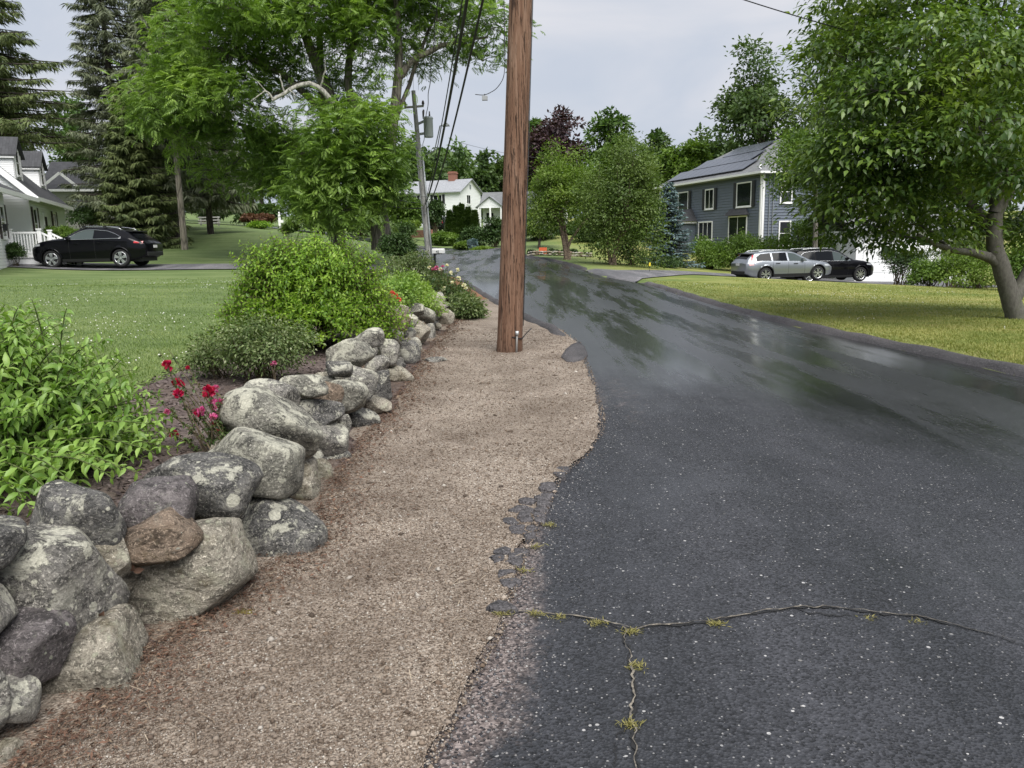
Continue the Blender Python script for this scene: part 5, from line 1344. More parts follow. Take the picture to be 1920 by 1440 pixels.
# ------------------------------------------------------------------ blue house with solar roof
oz = -.25
bh = thing('blue_house', 'two-storey slate blue clapboard house with solar panels on its hip roof', 'house', (13.3, 69.5, oz), math.atan2(-14.5, 4.3))
Lb, Db, ev = 15.1, 9.4, 6.2 - oz
FF, FR, FB, FL = Face((0, 0), (Lb, 0)), Face((Lb, 0), (Lb, Db)), Face((Lb, Db), (0, Db)), Face((0, Db), (0, 0))
mb = MB()
for f in (FF, FR, FB, FL): clapboards(mb, f, .55, ev - .05, .2, .045)
mb.build('wall', M['blue_siding'], bh)
mb = MB(); mb.box(.03, Lb - .03, .03, Db - .03, -1.2, .56); mb.build('foundation', M['concrete'], bh)
for f, a in ((FF, 0), (FF, FF.L - .16), (FR, 0.003)):
    mb = MB(); trim(mb, f, a, a + .16, .5, ev - .05, .075 if f is FF else .078); mb.build('corner_board', M['white_paint'], bh)
ov, rh = .45, 2.75
rg0, rg1 = (4.6, Db / 2, ev + rh), (Lb - 4.6, Db / 2, ev + rh)
e = [(-ov, -ov, ev - .12), (Lb + ov, -ov, ev - .12), (Lb + ov, Db + ov, ev - .12), (-ov, Db + ov, ev - .12)]
mb = MB(); mb.add(e + [rg0, rg1], [(0, 1, 5, 4), (1, 2, 5), (2, 3, 4, 5), (3, 0, 4)])
rf = mb.build('roof', M['shingle_grey'], bh)
mb = MB(); mb.box(-ov, Lb + ov, -ov, Db + ov, ev - .30, ev - .125); mb.build('soffit', M['grey_gutter'], rf)
mb = MB(); mb.box(-ov, Lb + ov, -ov - .12, -ov - .002, ev - .25, ev - .11); mb.box(Lb + ov + .002, Lb + ov + .12, -ov - .12, Db + ov, ev - .25, ev - .11); mb.build('gutter', M['white_paint'], rf)
sl_n = np.array([0, -rh - .12, Db / 2 + ov]); sl_n = sl_n / np.linalg.norm(sl_n)
def roof_pt(x, s, o): # s: 0 eave .. 1 ridge
    y = -ov + (Db / 2 + ov) * s; z = ev - .12 + (rh + .12) * s; return np.array([x, y, z]) + sl_n * o
for row, (s0, s1, xa, n) in enumerate([(.10, .36, 1.2, 12), (.38, .64, 3.0, 10), (.66, .92, 5.2, 5)]):
    for k in range(n):
        x0 = xa + k * 1.04; x1 = x0 + 1.01
        if x1 > Lb - .5 - 3.6 * s1: continue
        a, b, c, d = roof_pt(x0, s0, .10), roof_pt(x1, s0, .10), roof_pt(x1, s1, .10), roof_pt(x0, s1, .10)
        mb = MB(); mb.hexa([a, b, c, d, a + sl_n * .05, b + sl_n * .05, c + sl_n * .05, d + sl_n * .05]); mb.build('solar_panel', M['solar_cell'], rf)
zf = .95  # first floor sill (local)
FF, FR = Face((0, -.045), (Lb, -.045)), Face((Lb + .045, 0), (Lb + .045, Db))
for a, z, w, h, pn, sh in [(13.0, 4.05, 1.9, 1.75, (1, 1), 'shutter_black'), (8.3, 4.10, 1.3, 1.55, (2, 1), 'shutter_black'), (4.2, 4.0, 1.7, 1.7, (1, 1), 'shutter_black'), (.9, 4.1, 1.1, 1.5, (2, 1), None)]:
    window(bh, FF, a, z, w, h, panes=pn, shutters=sh, pane='window_glass')
window(bh, FF, 7.8, 1.75, 2.1, 1.45, panes=(3, 1)); window(bh, FF, 12.3, 1.5, 2.4, 1.95, panes=(2, 1))
mb = MB(); mb.add([FF.pt(10.9, 3.5, .35), FF.pt(13.7, 3.5, .35), FF.pt(13.3, 4.0, .02), FF.pt(11.3, 4.0, .02), FF.pt(10.9, 3.5, 0), FF.pt(13.7, 3.5, 0)], [(0, 1, 2, 3), (0, 3, 4), (1, 5, 2), (0, 4, 5, 1)]); mb.build('bay_hood', M['shingle_dark'], bh)
window(bh, FR, 1.9, 4.2, 1.0, 1.55, panes=(1, 2)); window(bh, FR, 1.9, 1.25, 1.0, 1.75, panes=(1, 2)); window(bh, FR, 6.0, 4.2, 1.0, 1.55, panes=(1, 2))
mb = MB(); mb.box(3.6, 6.2, -1.6, -.0, -.3, 3.1); mb.build('entry_wall', M['blue_siding'], bh)
mb = MB(); mb.box(3.4, 6.4, -1.85, 0, 3.1, 3.25); mb.build('entry_fascia', M['white_paint'], bh)
mb = MB(); mb.add([(3.3, -1.9, 3.252), (6.5, -1.9, 3.252), (5.6, -.03, 4.3), (4.2, -.03, 4.3), (3.3, 0, 3.252), (6.5, 0, 3.252)], [(0, 1, 2, 3), (1, 5, 2), (0, 3, 4)]); mb.build('entry_roof', M['shingle_dark'], bh)
mb = MB()
for o in (.55, .85): mb.tube([FR.pt(o, z, .05) for z in (.3, 2.5, ev - .3)], .03, 6)
mb.build('conduit', M['grey_gutter'], bh)
mb = MB(); mb.tube([roof_pt(14.2, .18, .05), roof_pt(14.6, .1, .08), (Lb + .2, -ov + .3, ev - .05), (Lb + ov + .1, .2, ev - .2)], .035, 6); mb.build('roof_conduit', M['white_paint'], bh)

# ------------------------------------------------------------------ white garage under the magnolia
gx = at(1603, 500, 45.5)[0]; gzv = gz(gx + 2, 45.5)
ga = thing('garage', 'white garage partly hidden behind the black suv and the weeping evergreen', 'garage', (gx, 45.5, gzv), math.radians(4))
F1 = Face((0, 0), (7.0, 0)); F2 = Face((0, 7), (0, 0))
mb = MB(); clapboards(mb, F1, 0, 3.0, .14); clapboards(mb, F2, 0, 3.0, .14); mb.box(.02, 6.98, .02, 7, -.4, 3.0); mb.build('wall', M['white_siding'], ga)
for k, a0 in enumerate((.55, 3.8)):
    mb = MB(); F1.block(mb, a0 - .1, a0, 0, 2.3, .0, .05); F1.block(mb, a0 + 2.7, a0 + 2.8, 0, 2.3, 0, .05); F1.block(mb, a0 - .1, a0 + 2.8, 2.3, 2.42, 0, .05); fr = mb.build('door_frame', M['white_paint'], ga)
    for j in range(4):
        mb = MB(); F1.block(mb, a0 + .01, a0 + 2.69, .02 + j * .57, .565 + j * .57, .0, .035); mb.build('door_panel', M['white_siding'], fr)
mb = MB(); F1.block(mb, 0, .12, 0, 3.0, 0, .03); mb.build('corner_board', M['white_paint'], ga)
ring = MB(); ring.tube([F1.pt(1.62 + .13 * math.cos(q), 1.72 + .22 * math.sin(q), .05) for q in np.linspace(0, 6.283, 21)], .02, 6); o = ring.build('oval_emblem', M['dark_metal'], ga)
disc = MB(); disc.poly([F1.pt(1.62 + .12 * math.cos(q), 1.72 + .21 * math.sin(q), .045) for q in np.linspace(0, 6.283, 21)[:-1]]); disc.build('oval_face', M['shutter_black'], o)
slab_roof(ga, [(-.4, -.4, 2.95), (7.4, -.4, 2.95), (7.4, 3.5, 5.0), (-.4, 3.5, 5.0)], .12, M['shingle_grey']); slab_roof(ga, [(-.4, 3.5, 5.0), (7.4, 3.5, 5.0), (7.4, 7.4, 2.95), (-.4, 7.4, 2.95)], .12, M['shingle_grey'])

# ------------------------------------------------------------------ far white house with chimney
cx = at(864, 430, 125)[0]; z0 = float(H0(cx, 125)) - .3
wh = thing('white_house', 'far white two-storey house with brick chimney and black shutters', 'house', (cx, 125, z0), math.radians(-22))
Lh, Dh = 11.0, 8.0
eh = (at(864, 357, 125)[2]) - z0
A, B = Face((-Lh, 0), (0, 0)), Face((0, 0), (0, Dh))
mb = MB(); clapboards(mb, A, 0, eh, .22, .02); clapboards(mb, B, 0, eh, .22, .02); clapboards(mb, B, eh, eh + 1.9, .22, .02, lambda z: ((z - eh) / 1.9 * 4, Dh - (z - eh) / 1.9 * 4)); mb.box(-Lh, -.03, .03, Dh, -1.5, eh)
mb.build('wall', M['white_siding'], wh)
rf = slab_roof(wh, [(-Lh - .4, -.5, eh - .15), (.45, -.5, eh - .15), (.45, 4, eh + 2.05), (-Lh - .4, 4, eh + 2.05)], .14, M['shingle_light']); slab_roof(wh, [(-Lh - .4, 4, eh + 2.05), (.45, 4, eh + 2.05), (.45, Dh + .5, eh - .15), (-Lh - .4, Dh + .5, eh - .15)], .14, M['shingle_light'])
mb = MB(); mb.box(-3.6, -2.5, 3.4, 4.6, eh + .5, eh + 3.3); mb.box(-3.7, -2.4, 3.3, 4.7, eh + 2.95, eh + 3.1); mb.build('chimney', M['brick_red'], wh)
for a in (7.1,): window(wh, A, a, eh - 2.0, 1.6, 1.5, shutters='shutter_black', panes=(2, 1), sw=.45)
for a in (2.6,): window(wh, A, a, eh - 2.0, 1.6, 1.5, shutters='shutter_black', panes=(2, 1), sw=.45)
for a in (2.6, 7.1): window(wh, A, a, eh - 5.0, 1.6, 1.8, shutters='shutter_black', panes=(2, 1), sw=.45)
window(wh, B, 3.2, eh - 2.0, 1.5, 1.5, panes=(2, 1)); mb = MB(); B.block(mb, 3.7, 4.3, eh + .4, eh + 1.1, 0, .05); mb.build('gable_vent', M['grey_gutter'], wh)
# small white house with a gabled porch
cx2 = at(928, 420, 100)[0]; z2 = gz(cx2, 100)
sh_ = thing('small_white_house', 'small white house with gabled porch showing left of the brown pole', 'house', (cx2, 100, z2), math.radians(-6))
e2 = at(928, 383, 100)[2] - z2
mb = MB(); f = Face((-1.5, 0), (9, 0)); clapboards(mb, f, 0, e2, .2, .02); mb.box(-1.48, 9, .03, 7, -1.2, e2); mb.build('wall', M['white_siding'], sh_)
slab_roof(sh_, [(-1.9, -.4, e2), (9.4, -.4, e2), (9.4, 3.5, e2 + 1.7), (-1.9, 3.5, e2 + 1.7)], .12, M['shingle_grey']); slab_roof(sh_, [(-1.9, 3.5, e2 + 1.7), (9.4, 3.5, e2 + 1.7), (9.4, 7.4, e2), (-1.9, 7.4, e2)], .12, M['shingle_grey'])
pf = Face((-1.9, -1.6), (1.1, -1.6)); mb = MB(); clapboards(mb, pf, e2 - .5, e2 + .75, .15, .02, lambda z: ((max(z - e2 + .3, 0)) * 1.35, 3.0 - max(z - e2 + .3, 0) * 1.35)); mb.build('porch_gable', M['white_siding'], sh_)
slab_roof(sh_, [(-2.2, -1.9, e2 - .4), (-.4, -1.9, e2 + .98), (-.4, 2, e2 + .98), (-2.2, 2, e2 - .4)], .1, M['shingle_light'], 'porch_roof'); slab_roof(sh_, [(-.4, -1.9, e2 + .98), (1.4, -1.9, e2 - .4), (1.4, 2, e2 - .4), (-.4, 2, e2 + .98)], .1, M['shingle_light'], 'porch_roof')
for x in (-1.8, -.35, 1.0):
    mb = MB(); mb.box(x - .1, x + .1, -1.7, -1.5, -.5, e2 - .5); mb.build('porch_post', M['white_paint'], sh_)
window(sh_, f, .9, 1.0, 1.1, 1.4, panes=(2, 1)); window(sh_, f, 3.2, 1.0, 1.0, 1.5, panes=(1, 2)); window(sh_, f, 6.5, 1.0, 1.0, 1.5, panes=(1, 2))

# ------------------------------------------------------------------ white cape house at the left
P0, P1 = np.array([-20.96, 32.31]), np.array([-27.0, 48.2])
dv = (P1 - P0); Lc = float(np.linalg.norm(dv)); hz = 1.45; ec = 2.95; A0 = 6.9
ch = thing('white_cape_house', 'white clapboard cape house with two dormers and porch at the left edge', 'house', (P0[0], P0[1], hz), math.atan2(dv[1], dv[0]))
FA, FE, FS = Face((A0, 0), (Lc, 0)), Face((Lc, 0), (Lc, 8)), Face((A0, 8), (A0, 0))
mb = MB(); clapboards(mb, FA, -.1, ec, .13, .02); clapboards(mb, FE, -.1, ec, .13, .02); clapboards(mb, FS, -.1, ec, .13, .02)
for f in (FE, FS): clapboards(mb, f, ec, ec + 3.9, .13, .02, lambda z: ((z - ec) / 3.9 * 4, 8 - (z - ec) / 3.9 * 4))
mb.build('wall', M['white_siding'], ch)
mb = MB(); mb.box(A0 + .03, Lc - .03, .03, 7.97, -1.6, -.09); mb.build('foundation', M['concrete'], ch)
rf = slab_roof(ch, [(A0 - .3, -.35, ec - .15), (Lc + .3, -.35, ec - .15), (Lc + .3, 4, ec + 4.05), (A0 - .3, 4, ec + 4.05)], .12, M['shingle_dark']); slab_roof(ch, [(A0 - .3, 4, ec + 4.05), (Lc + .3, 4, ec + 4.05), (Lc + .3, 8.35, ec - .15), (A0 - .3, 8.35, ec - .15)], .12, M['shingle_dark'])
mb = MB(); mb.box(A0 - .3, Lc + .35, -.47, -.352, ec - .32, ec - .13); mb.build('gutter', M['white_paint'], rf)
mb = MB(); mb.bar((A0 - .34, -.45, ec - .27), (A0 - .34, 4.0, ec + 4.02), .06, .26); mb.build('rake_board', M['white_paint'], rf)
for a in (0.003, FA.L - .16):
    mb = MB(); trim(mb, FA, a, a + .16, -.1, ec - .05); mb.build('corner_board', M['white_paint'], ch)
def slope_z(y): return ec - .15 + (y + .35) * (4.2 / 4.35)
for a in (15.45, 9.25):                                      # dormers
    w, y0 = 1.7, .7; zb, zt = slope_z(y0) - .1, 5.05; ap = zt + .85
    d = MB(); fr_ = Face((a - w / 2, y0), (a + w / 2, y0)); clapboards(d, fr_, zb, zt, .12, .015); clapboards(d, fr_, zt, ap - .05, .12, .015, lambda z: ((z - zt) / .85 * w / 2, w - (z - zt) / .85 * w / 2))
    def cheek(x, flip):
        f = Face((x, 4.2), (x, y0)) if flip else Face((x, y0), (x, 4.2)); n = 14
        for i in range(n):
            z = zb + (zt - zb) * i / n; zz = zb + (zt - zb) * (i + 1) / n
            d0, d1 = max((z + .05 - (ec - .15)) / (4.2 / 4.35) - .35 - y0, 0), max((zz + .05 - (ec - .15)) / (4.2 / 4.35) - .35 - y0, 0)
            if flip: q = [f.pt(f.L - d0, z, .015), f.pt(f.L, z, .015), f.pt(f.L, zz, .001), f.pt(f.L - d1, zz, .001)]
            else: q = [f.pt(0, z, .015), f.pt(d0, z, .015), f.pt(d1, zz, .001), f.pt(0, zz, .001)]
            d.add(q, [(0, 1, 2, 3)])
    cheek(a - w / 2, True); cheek(a + w / 2, False)
    do = d.build('dormer', M['white_siding'], ch)
    for s in (-1, 1):
        mb = MB(); mb.prism([(a + s * (w / 2 + .18), y0 - .2, zt - .1), (a, y0 - .2, ap), (a, 4.0, ap), (a + s * (w / 2 + .18), 3.2, zt - .1)], (0, 0, -.08)); mb.build('dormer_roof', M['shingle_dark'], do)
    for a_ in (0, w - .12):
        b = MB(); fr_.block(b, a_, a_ + .12, zb, zt, .016, .035); b.build('dormer_trim', M['white_paint'], do)
    mb = MB(); mb.bar((a - w / 2 - .12, y0 - .1, zt - .19), (a - w / 2 - .12, 3.0, zt - .19), .06, .16); mb.build('dormer_fascia', M['white_paint'], do)
    wi = window(do, fr_, w / 2, zb + .25, .85, 1.3, panes=(1, 2), fw=.08); wi.name = 'dormer_window'
for a in (1.15, 6.4): window(ch, FA, a, .75, .95, 1.6, panes=(1, 2), shutters='shutter_maroon', sw=.34)
mb = MB(); FA.block(mb, 3.25, 4.2, .0, 2.2, 0, .05); dr = mb.build('door', M['white_paint'], ch); g = MB(); FA.block(g, 3.4, 4.05, .9, 2.0, .051, .06); g.build('door_glass', M['window_glass'], dr); g = MB(); g.tube([FA.pt(3.33, 1.0, .05), FA.pt(3.33, 1.0, .12)], .03, 8); g.build('door_knob', M['dark_metal'], dr)
# lower entry wing nearer the camera, its wall set back behind a porch
fw_ = Face((-5, 0), (1.9, 0)); fr2 = Face((1.9, 1.2), (A0, 1.2)); fr3 = Face((1.9, 0), (1.9, 1.2))
mb = MB()
for f in (fw_, fr2, fr3): clapboards(mb, f, -.6, ec - .12, .13, .02)
mb.build('wing_wall', M['white_siding'], ch)
wr_ = slab_roof(ch, [(-5, -.45, ec - .25), (A0 - .38, -.45, ec - .25), (A0 - .38, 4, ec + 2.0), (-5, 4, ec + 2.0)], .12, M['shingle_dark'], 'wing_roof')
mb = MB(); mb.box(-5, A0 - .38, -.56, -.452, ec - .42, ec - .23); mb.build('wing_gutter', M['white_paint'], wr_)
window(ch, fw_, 6.2, .75, .8, 1.4, panes=(1, 2), shutters='shutter_maroon', sw=.28)
mb = MB(); mb.bar(fw_.pt(5.45, 1.2, .0), fw_.pt(5.45, 1.2, .2), .03, .03); q = fw_.pt(5.45, 1.2, .24); mb.box(q[0] - .09, q[0] + .09, q[1] - .08, q[1] + .08, 1.05, 1.30); mb.box(q[0] - .12, q[0] + .12, q[1] - .11, q[1] + .11, 1.301, 1.33); mb.build('wall_lantern', M['dark_metal'], ch)
PX0, PX1, PY = 2.1, 4.6, -1.15
mb = MB(); mb.box(PX0, PX1, PY, 1.15, -.08, .06); dk = mb.build('porch_deck', M['white_paint'], ch)
mb = MB(); mb.box(PX0 + .05, PX1 - .05, PY + .05, 1.1, -1.4, -.081); mb.build('porch_skirt', M['white_siding'], dk)
mb = MB(); mb.box(PX0 - .015, PX0 + .05, PY, -.05, .10, .17); mb.build('bottom_rail', M['white_paint'], dk)
mb = MB(); mb.box(PX0 - .02, PX0 + .06, PY, -.05, .96, 1.04); rl = mb.build('porch_rail', M['white_paint'], dk)
for y in np.arange(PY + .16, -.1, .11):
    mb = MB(); mb.box(PX0 + .0, PX0 + .035, y - .022, y + .022, .171, .959); mb.build('baluster', M['white_paint'], rl)
for x, y in ((PX0, PY), (PX0, -.03), (PX1, PY)):
    mb = MB(); mb.box(x - .08, x + .08, y - .08, y + .08, .061, 1.12); mb.box(x - .11, x + .11, y - .11, y + .11, 1.121, 1.17); mb.build('rail_post', M['white_paint'], dk)
mb = MB()
for k in range(5): mb.box(PX0 + .1, PX1 - .1, PY - .27 * (k + 1), PY - .27 * k - .002, -1.4, -.10 - .17 * k)
stp = mb.build('porch_steps', M['white_paint'], ch)
for x in (PX0 + .05, PX1 - .05):
    mb = MB(); mb.bar((x, PY - .05, 1.0), (x, PY - 1.35, .25), .06, .08); mb.bar((x, PY - .05, .18), (x, PY - 1.35, -.57), .05, .06)
    for k in range(9):
        y = PY - .17 - k * .13; z = 1.0 + (y - PY + .05) * .577; mb.box(x - .022, x + .022, y - .022, y + .022, z - .80, z - .03)
    mb.box(x - .08, x + .08, PY - 1.48, PY - 1.32, -1.4, .42); mb.box(x - .11, x + .11, PY - 1.51, PY - 1.29, .421, .47); mb.build('stair_rail', M['white_paint'], stp)

# house behind the hemlock
hb = thing('tan_house', 'tan clapboard house with dark roof half hidden behind the spruces', 'house', (at(100, 440, 66)[0], 66, 2.6), math.radians(14))
fb = Face((0, 0), (8, 0)); et = at(160, 352, 66)[2] - 2.6
mb = MB(); clapboards(mb, fb, 0, et, .16, .02); mb.box(.03, 7.97, .03, 7, -2, et); mb.build('wall', M['cream_siding'], hb)
rf = slab_roof(hb, [(-.5, -.5, et - .1), (8.5, -.5, et - .1), (8.5, 3.5, et + 2.5), (-.5, 3.5, et + 2.5)], .15, M['shingle_dark']); slab_roof(hb, [(-.5, 3.5, et + 2.5), (8.5, 3.5, et + 2.5), (8.5, 7.5, et - .1), (-.5, 7.5, et - .1)], .15, M['shingle_dark'])
mb = MB(); mb.box(-.5, 8.5, -.62, -.502, et - .28, et - .09); mb.build('fascia', M['white_paint'], rf)
mb = MB(); mb.bar((-.2, -.65, et + .1), (1.2, -.65, et + 1.2), .08, .2); mb.bar((1.2, -.65, et + 1.2), (2.4, -.65, et + .1), .08, .2); g = mb.build('porch_gable', M['white_paint'], rf)
for a in (2.6, 6.4): window(hb, fb, a, et - 2.2, 1.5, 1.75, panes=(1, 2), pane='window_glass_curtain', fw=.14)

# clipped shrubs at the cape house
for px, py, w, h, y, lab in [(28, 471, 32, 30, 33.6, 'clipped ball shrub below the porch of the white cape house'), (-4, 470, 20, 36, 33.5, 'narrow shrub cut by the left picture edge beside the cape house')]:
    pbush('ball_shrub', lab, px, py, w, h, y, M['leaf_yew'], 120, 44, .07, 71, size=(.5, .7), cl=.12)
pbush('foundation_shrub', 'green shrub row at the foot of the cape house windows', 112, 438, 50, 32, 40, M['leaf_hedge'], 120, 40, .09, 72); pbush('foundation_shrub', 'dark rounded shrubs before the tan house', 158, 402, 80, 42, 56, M['leaf_yew'], 120, 44, .14, 73)
# ------------------------------------------------------------------ brown utility pole
def pole_wood(name, a, b, c, dark):
    t = NT(name); o = t.obj()
    p = t.mapv(o, (1, 1, .045)); n1 = t.noise(p, 22, 6, .7, .2); n2 = t.noise(t.mapv(o, (1, 1, .02)), 70, 4, .7)
    col = t.ramp(n1, [(.3, a), (.5, b), (.72, c)])
    chk = t.ramp(t.noise(t.mapv(o, (1, 1, .05)), 52, 4, .65, .3), [(.575, 0), (.635, 1)])
    chk = t.math('MAXIMUM', chk, t.ramp(t.noise(t.mapv(o, (1, 1, .022)), 24, 3, .6, .2), [(.615, 0), (.645, 1)]))
    col = t.mix(t.math('MULTIPLY', chk, .85), col, dark)
    nick = t.ramp(t.vor(t.mapv(o, (1, 1, .35)), 26), [(.10, 1), (.2, 0)])
    col = t.mix(t.math('MULTIPLY', nick, .5), col, dark)
    z = t.n('SeparateXYZ', {0: o}).outputs[2]
    foot = t.n('MapRange', {0: t.math('ADD', z, t.math('MULTIPLY', n1, .25)), 1: .05, 2: .42, 3: .6, 4: 0.0}).outputs[0]
    col = t.mix(foot, col, tuple(x * .6 for x in dark) if dark[0] > .03 else (.05, .042, .038))
    h = t.math('SUBTRACT', t.math('ADD', n1, t.math('MULTIPLY', n2, .5)), t.math('MULTIPLY', chk, .8))
    return t.done(t.bsdf(col, .8, normal=t.bump(h, 1.0, .03), spec=.25))
pole_wood('pole_brown', (.115, .058, .038), (.205, .115, .074), (.33, .215, .155), (.040, .022, .016))
pole_wood('pole_grey', (.38, .37, .355), (.52, .51, .49), (.66, .65, .63), (.20, .195, .19))
plain('galvanised', (.50, .52, .53), .45, .5, .12, 12)
plain('transformer_grey', (.56, .60, .62), .45, .1, .06, 4)
plain('rod_steel', (.20, .19, .18), .5, .3, .2, 20)
plain('cable_black', (.010, .010, .014), .55, 0, .1)
plain('wire_grey', (.06, .06, .065), .5, .3, .1)
plain('porcelain', (.12, .10, .10), .3, 0, .1)
plain('plastic_grey', (.30, .31, .32), .5, 0, .1)
pb = on_plane(955, 659, .02); pb[2] = 0.0
pt_ = np.array([.052, .0, 1.0]); PH = 11.5
up_ = thing('utility_pole', 'thick reddish brown wooden utility pole standing in the gravel verge', 'utility pole', pb)
zz = np.concatenate([np.linspace(-.3, 3.2, 36), np.linspace(3.4, PH, 24)])
pts = pb + zz[:, None] * pt_
th = np.arange(40) * 2 * math.pi / 40
V = []
for i, z in enumerate(zz):
    r = .185 - .0055 * z + .012 * math.exp(-max(z, 0) * 6)
    for j, q in enumerate(th):
        rr = r * (1 + .012 * math.sin(3 * q + .4 * z) + .010 * mnoise.noise(Vector((math.cos(q) * 9, math.sin(q) * 9, z * .6))) + .008 * mnoise.noise(Vector((math.cos(q) * 22, math.sin(q) * 22, z * 1.3))))
        V.append(pts[i] + np.array([math.cos(q) * rr, math.sin(q) * rr, 0]))
F = [(i * 40 + j, i * 40 + (j + 1) % 40, (i + 1) * 40 + (j + 1) % 40, (i + 1) * 40 + j) for i in range(len(zz) - 1) for j in range(40)]
mesh_np('shaft', V, F, M['pole_brown'], up_, True, pb)
def onp(ang, z, o): return pb + z * pt_ + np.array([math.cos(ang), math.sin(ang), 0]) * (.185 - .0055 * z + o)
mb = MB(); mb.tube([onp(-1.05, z, .02) for z in (-.1, .1, .3)], .016, 8); mb.build('ground_rod', M['rod_steel'], up_, True, pb)
mb = MB(); mb.tube([onp(a, .24 + .02 * math.sin(a * 3), .014) for a in np.linspace(-1.4, -.1, 8)] + [onp(-.05, .30, .07), onp(-.05, .36, .13)], .008, 6); mb.build('ground_wire', M['dark_metal'], up_, True, pb)
mb = MB(); mb.tube([onp(-1.05, .28, .02), onp(-1.05, .34, .02)], .026, 8); mb.build('rod_clamp', M['galvanised'], up_, True, pb)
mb = MB(); mb.tube([onp(-.2, z, .012) for z in (.4, 2, 4, 6, 8)], .006, 5); mb.build('down_wire', M['wire_grey'], up_, True, pb)

# ------------------------------------------------------------------ grey leaning pole with transformer
QY = 41.5
qb = at(805, 492, QY); qb[2] = gz(qb[0], QY)
gp = thing('utility_pole', 'leaning pale grey utility pole with transformer and small street lamp', 'utility pole', qb)
qt = at(775, 170, QY) - qb
def Q(f, dx=0, dy=0, dz=0): return qb + qt * f + np.array([dx, dy, dz])
zf_ = np.linspace(-.05, 1, 24)
V, F = tube_np([Q(f) for f in zf_], .155 - .05 * np.clip(zf_, 0, 1), 16); mb = MB(); mb.add(V, F); mb.build('shaft', M['pole_grey'], gp, True, qb)
mb = MB(); mb.tube([Q(f, .17, -.08) for f in (0, .2, .4, .62)], .055, 8); mb.build('riser_conduit', M['galvanised'], gp, True, qb)
mb = MB(); mb.tube([Q(f, -.12, -.12) for f in (0, .2, .4, .7)], .03, 6); mb.build('ground_moulding', M['plastic_grey'], gp, True, qb)
hT = qt[2]
tc = Q(.735, .58, -.1)
prof = [(0, 0), (.22, 0), (.24, .04), (.24, .90), (.26, .92), (.26, .97), (.20, 1.02), (0, 1.05)]
n = 20; V = []; F = []
for r, z in prof:
    for j in range(n): a = j * 2 * math.pi / n; V.append(tc + np.array([math.cos(a) * max(r, .001), math.sin(a) * max(r, .001), z]))
for i in range(len(prof) - 1):
    for j in range(n): F.append((i * n + j, i * n + (j + 1) % n, (i + 1) * n + (j + 1) % n, (i + 1) * n + j))
tr_ = mesh_np('transformer', V, F, M['transformer_grey'], gp, False, qb)
mb = MB(); mb.tube([tc + [.08, 0, 1.0], tc + [.08, 0, 1.28]], [.05, .03], 8); mb.build('bushing', M['porcelain'], tr_, True, qb)
mb = MB(); mb.bar(tc + [-.22, 0, .2], Q(.755), .06, .12); mb.bar(tc + [-.22, 0, .8], Q(.81), .06, .12); mb.build('bracket', M['galvanised'], tr_, False, qb)
mb = MB(); mb.bar(Q(.90, -.55, 0, .06), Q(.90, .45, 0, .12), .09, .1); mb.build('crossarm', M['pole_grey'], gp, False, qb)
for dx in (-.5, .42):
    mb = MB(); b0 = Q(.90, dx, 0, .12 + .03 * dx); mb.tube([b0, b0 + [0, 0, .08], b0 + [0, 0, .09], b0 + [0, 0, .17], b0 + [0, 0, .18], b0 + [0, 0, .26]], [.05, .05, .08, .06, .07, .03], 8); mb.build('insulator', M['porcelain'], gp, True, qb)
mb = MB(); b0 = Q(.88, .42, -.1, 0); mb.tube([b0 + [.02, 0, .1], b0, b0 + [-.02, 0, -.35]], [.04, .06, .03], 8); mb.build('fuse_cutout', M['porcelain'], gp, True, qb)
la = MB(); la.tube([Q(.62), Q(.62, .8, -.1, .35), at(825, 236, QY - .4), at(832, 235, QY - .5)], .03, 6); la = la.build('lamp_arm', M['galvanised'], gp, True, qb)
lp = at(836, 235, QY - .5); mb = MB(); mb.hexa([lp + d for d in ([-.18, -.1, -.06], [.2, -.1, -.04], [.2, .1, -.04], [-.18, .1, -.06], [-.14, -.07, .06], [.16, -.07, .05], [.16, .07, .05], [-.14, .07, .06])]); mb.tube([lp + [.05, 0, .05], lp + [.05, 0, .12]], .04, 8); mb.build('lamp_head', M['galvanised'], la, False, qb)
for f in (.30, .40, .60, .62):
    mb = MB(); mb.tube([Q(f) + np.array([math.cos(a), math.sin(a), 0]) * (.165 - .05 * f) for a in np.linspace(0, 6.283, 13)], .018, 6); mb.build('pole_band', M['galvanised'], gp, True, qb)

# ------------------------------------------------------------------ cables
def cable(name, label, P, rad, mat, sag=None, n=26, group='overhead cables', twist=None):
    P = [np.array(p, float) for p in P]
    if len(P) == 2:
        t = np.linspace(0, 1, n)[:, None]; Q_ = P[0] * (1 - t) + P[1] * t - np.array([0, 0, 1.0]) * (sag or 0) * 4 * t * (1 - t)
    else:
        s = np.linspace(0, len(P) - 1, n); Q_ = np.stack([np.interp(s, range(len(P)), np.array(P)[:, k]) for k in range(3)], 1)
        for _ in range(3): Q_[1:-1] = (Q_[:-2] + 2 * Q_[1:-1] + Q_[2:]) / 4
    if twist:
        T = np.linspace(0, twist, n); Q_ = Q_ + np.stack([np.cos(T), 0 * T, np.sin(T)], 1) * rad * 1.3
    V, F = tube_np(Q_, rad, 7); mb = MB(); mb.add(V, F); o = mb.build(name, mat, None, True, Q_[0]); return tag(o, label, 'cable', group)
npz = lambda z, dx=0., dy=0.: pb + z * pt_ + np.array([dx, dy, 0])
pull = npz(6.4, -.22, 0)
cable('cable', 'thickest black cable bundle rising to the top left of the brown pole', [Q(.36, .12, -.1), npz(6.55, -.45, -.2)], .034, M['cable_black'], .55, 60)
cable('cable', 'thinner black line hugging the thickest cable bundle', [Q(.37, .10, -.1), npz(6.75, -.50, -.2)], .014, M['cable_black'], .45, 60)
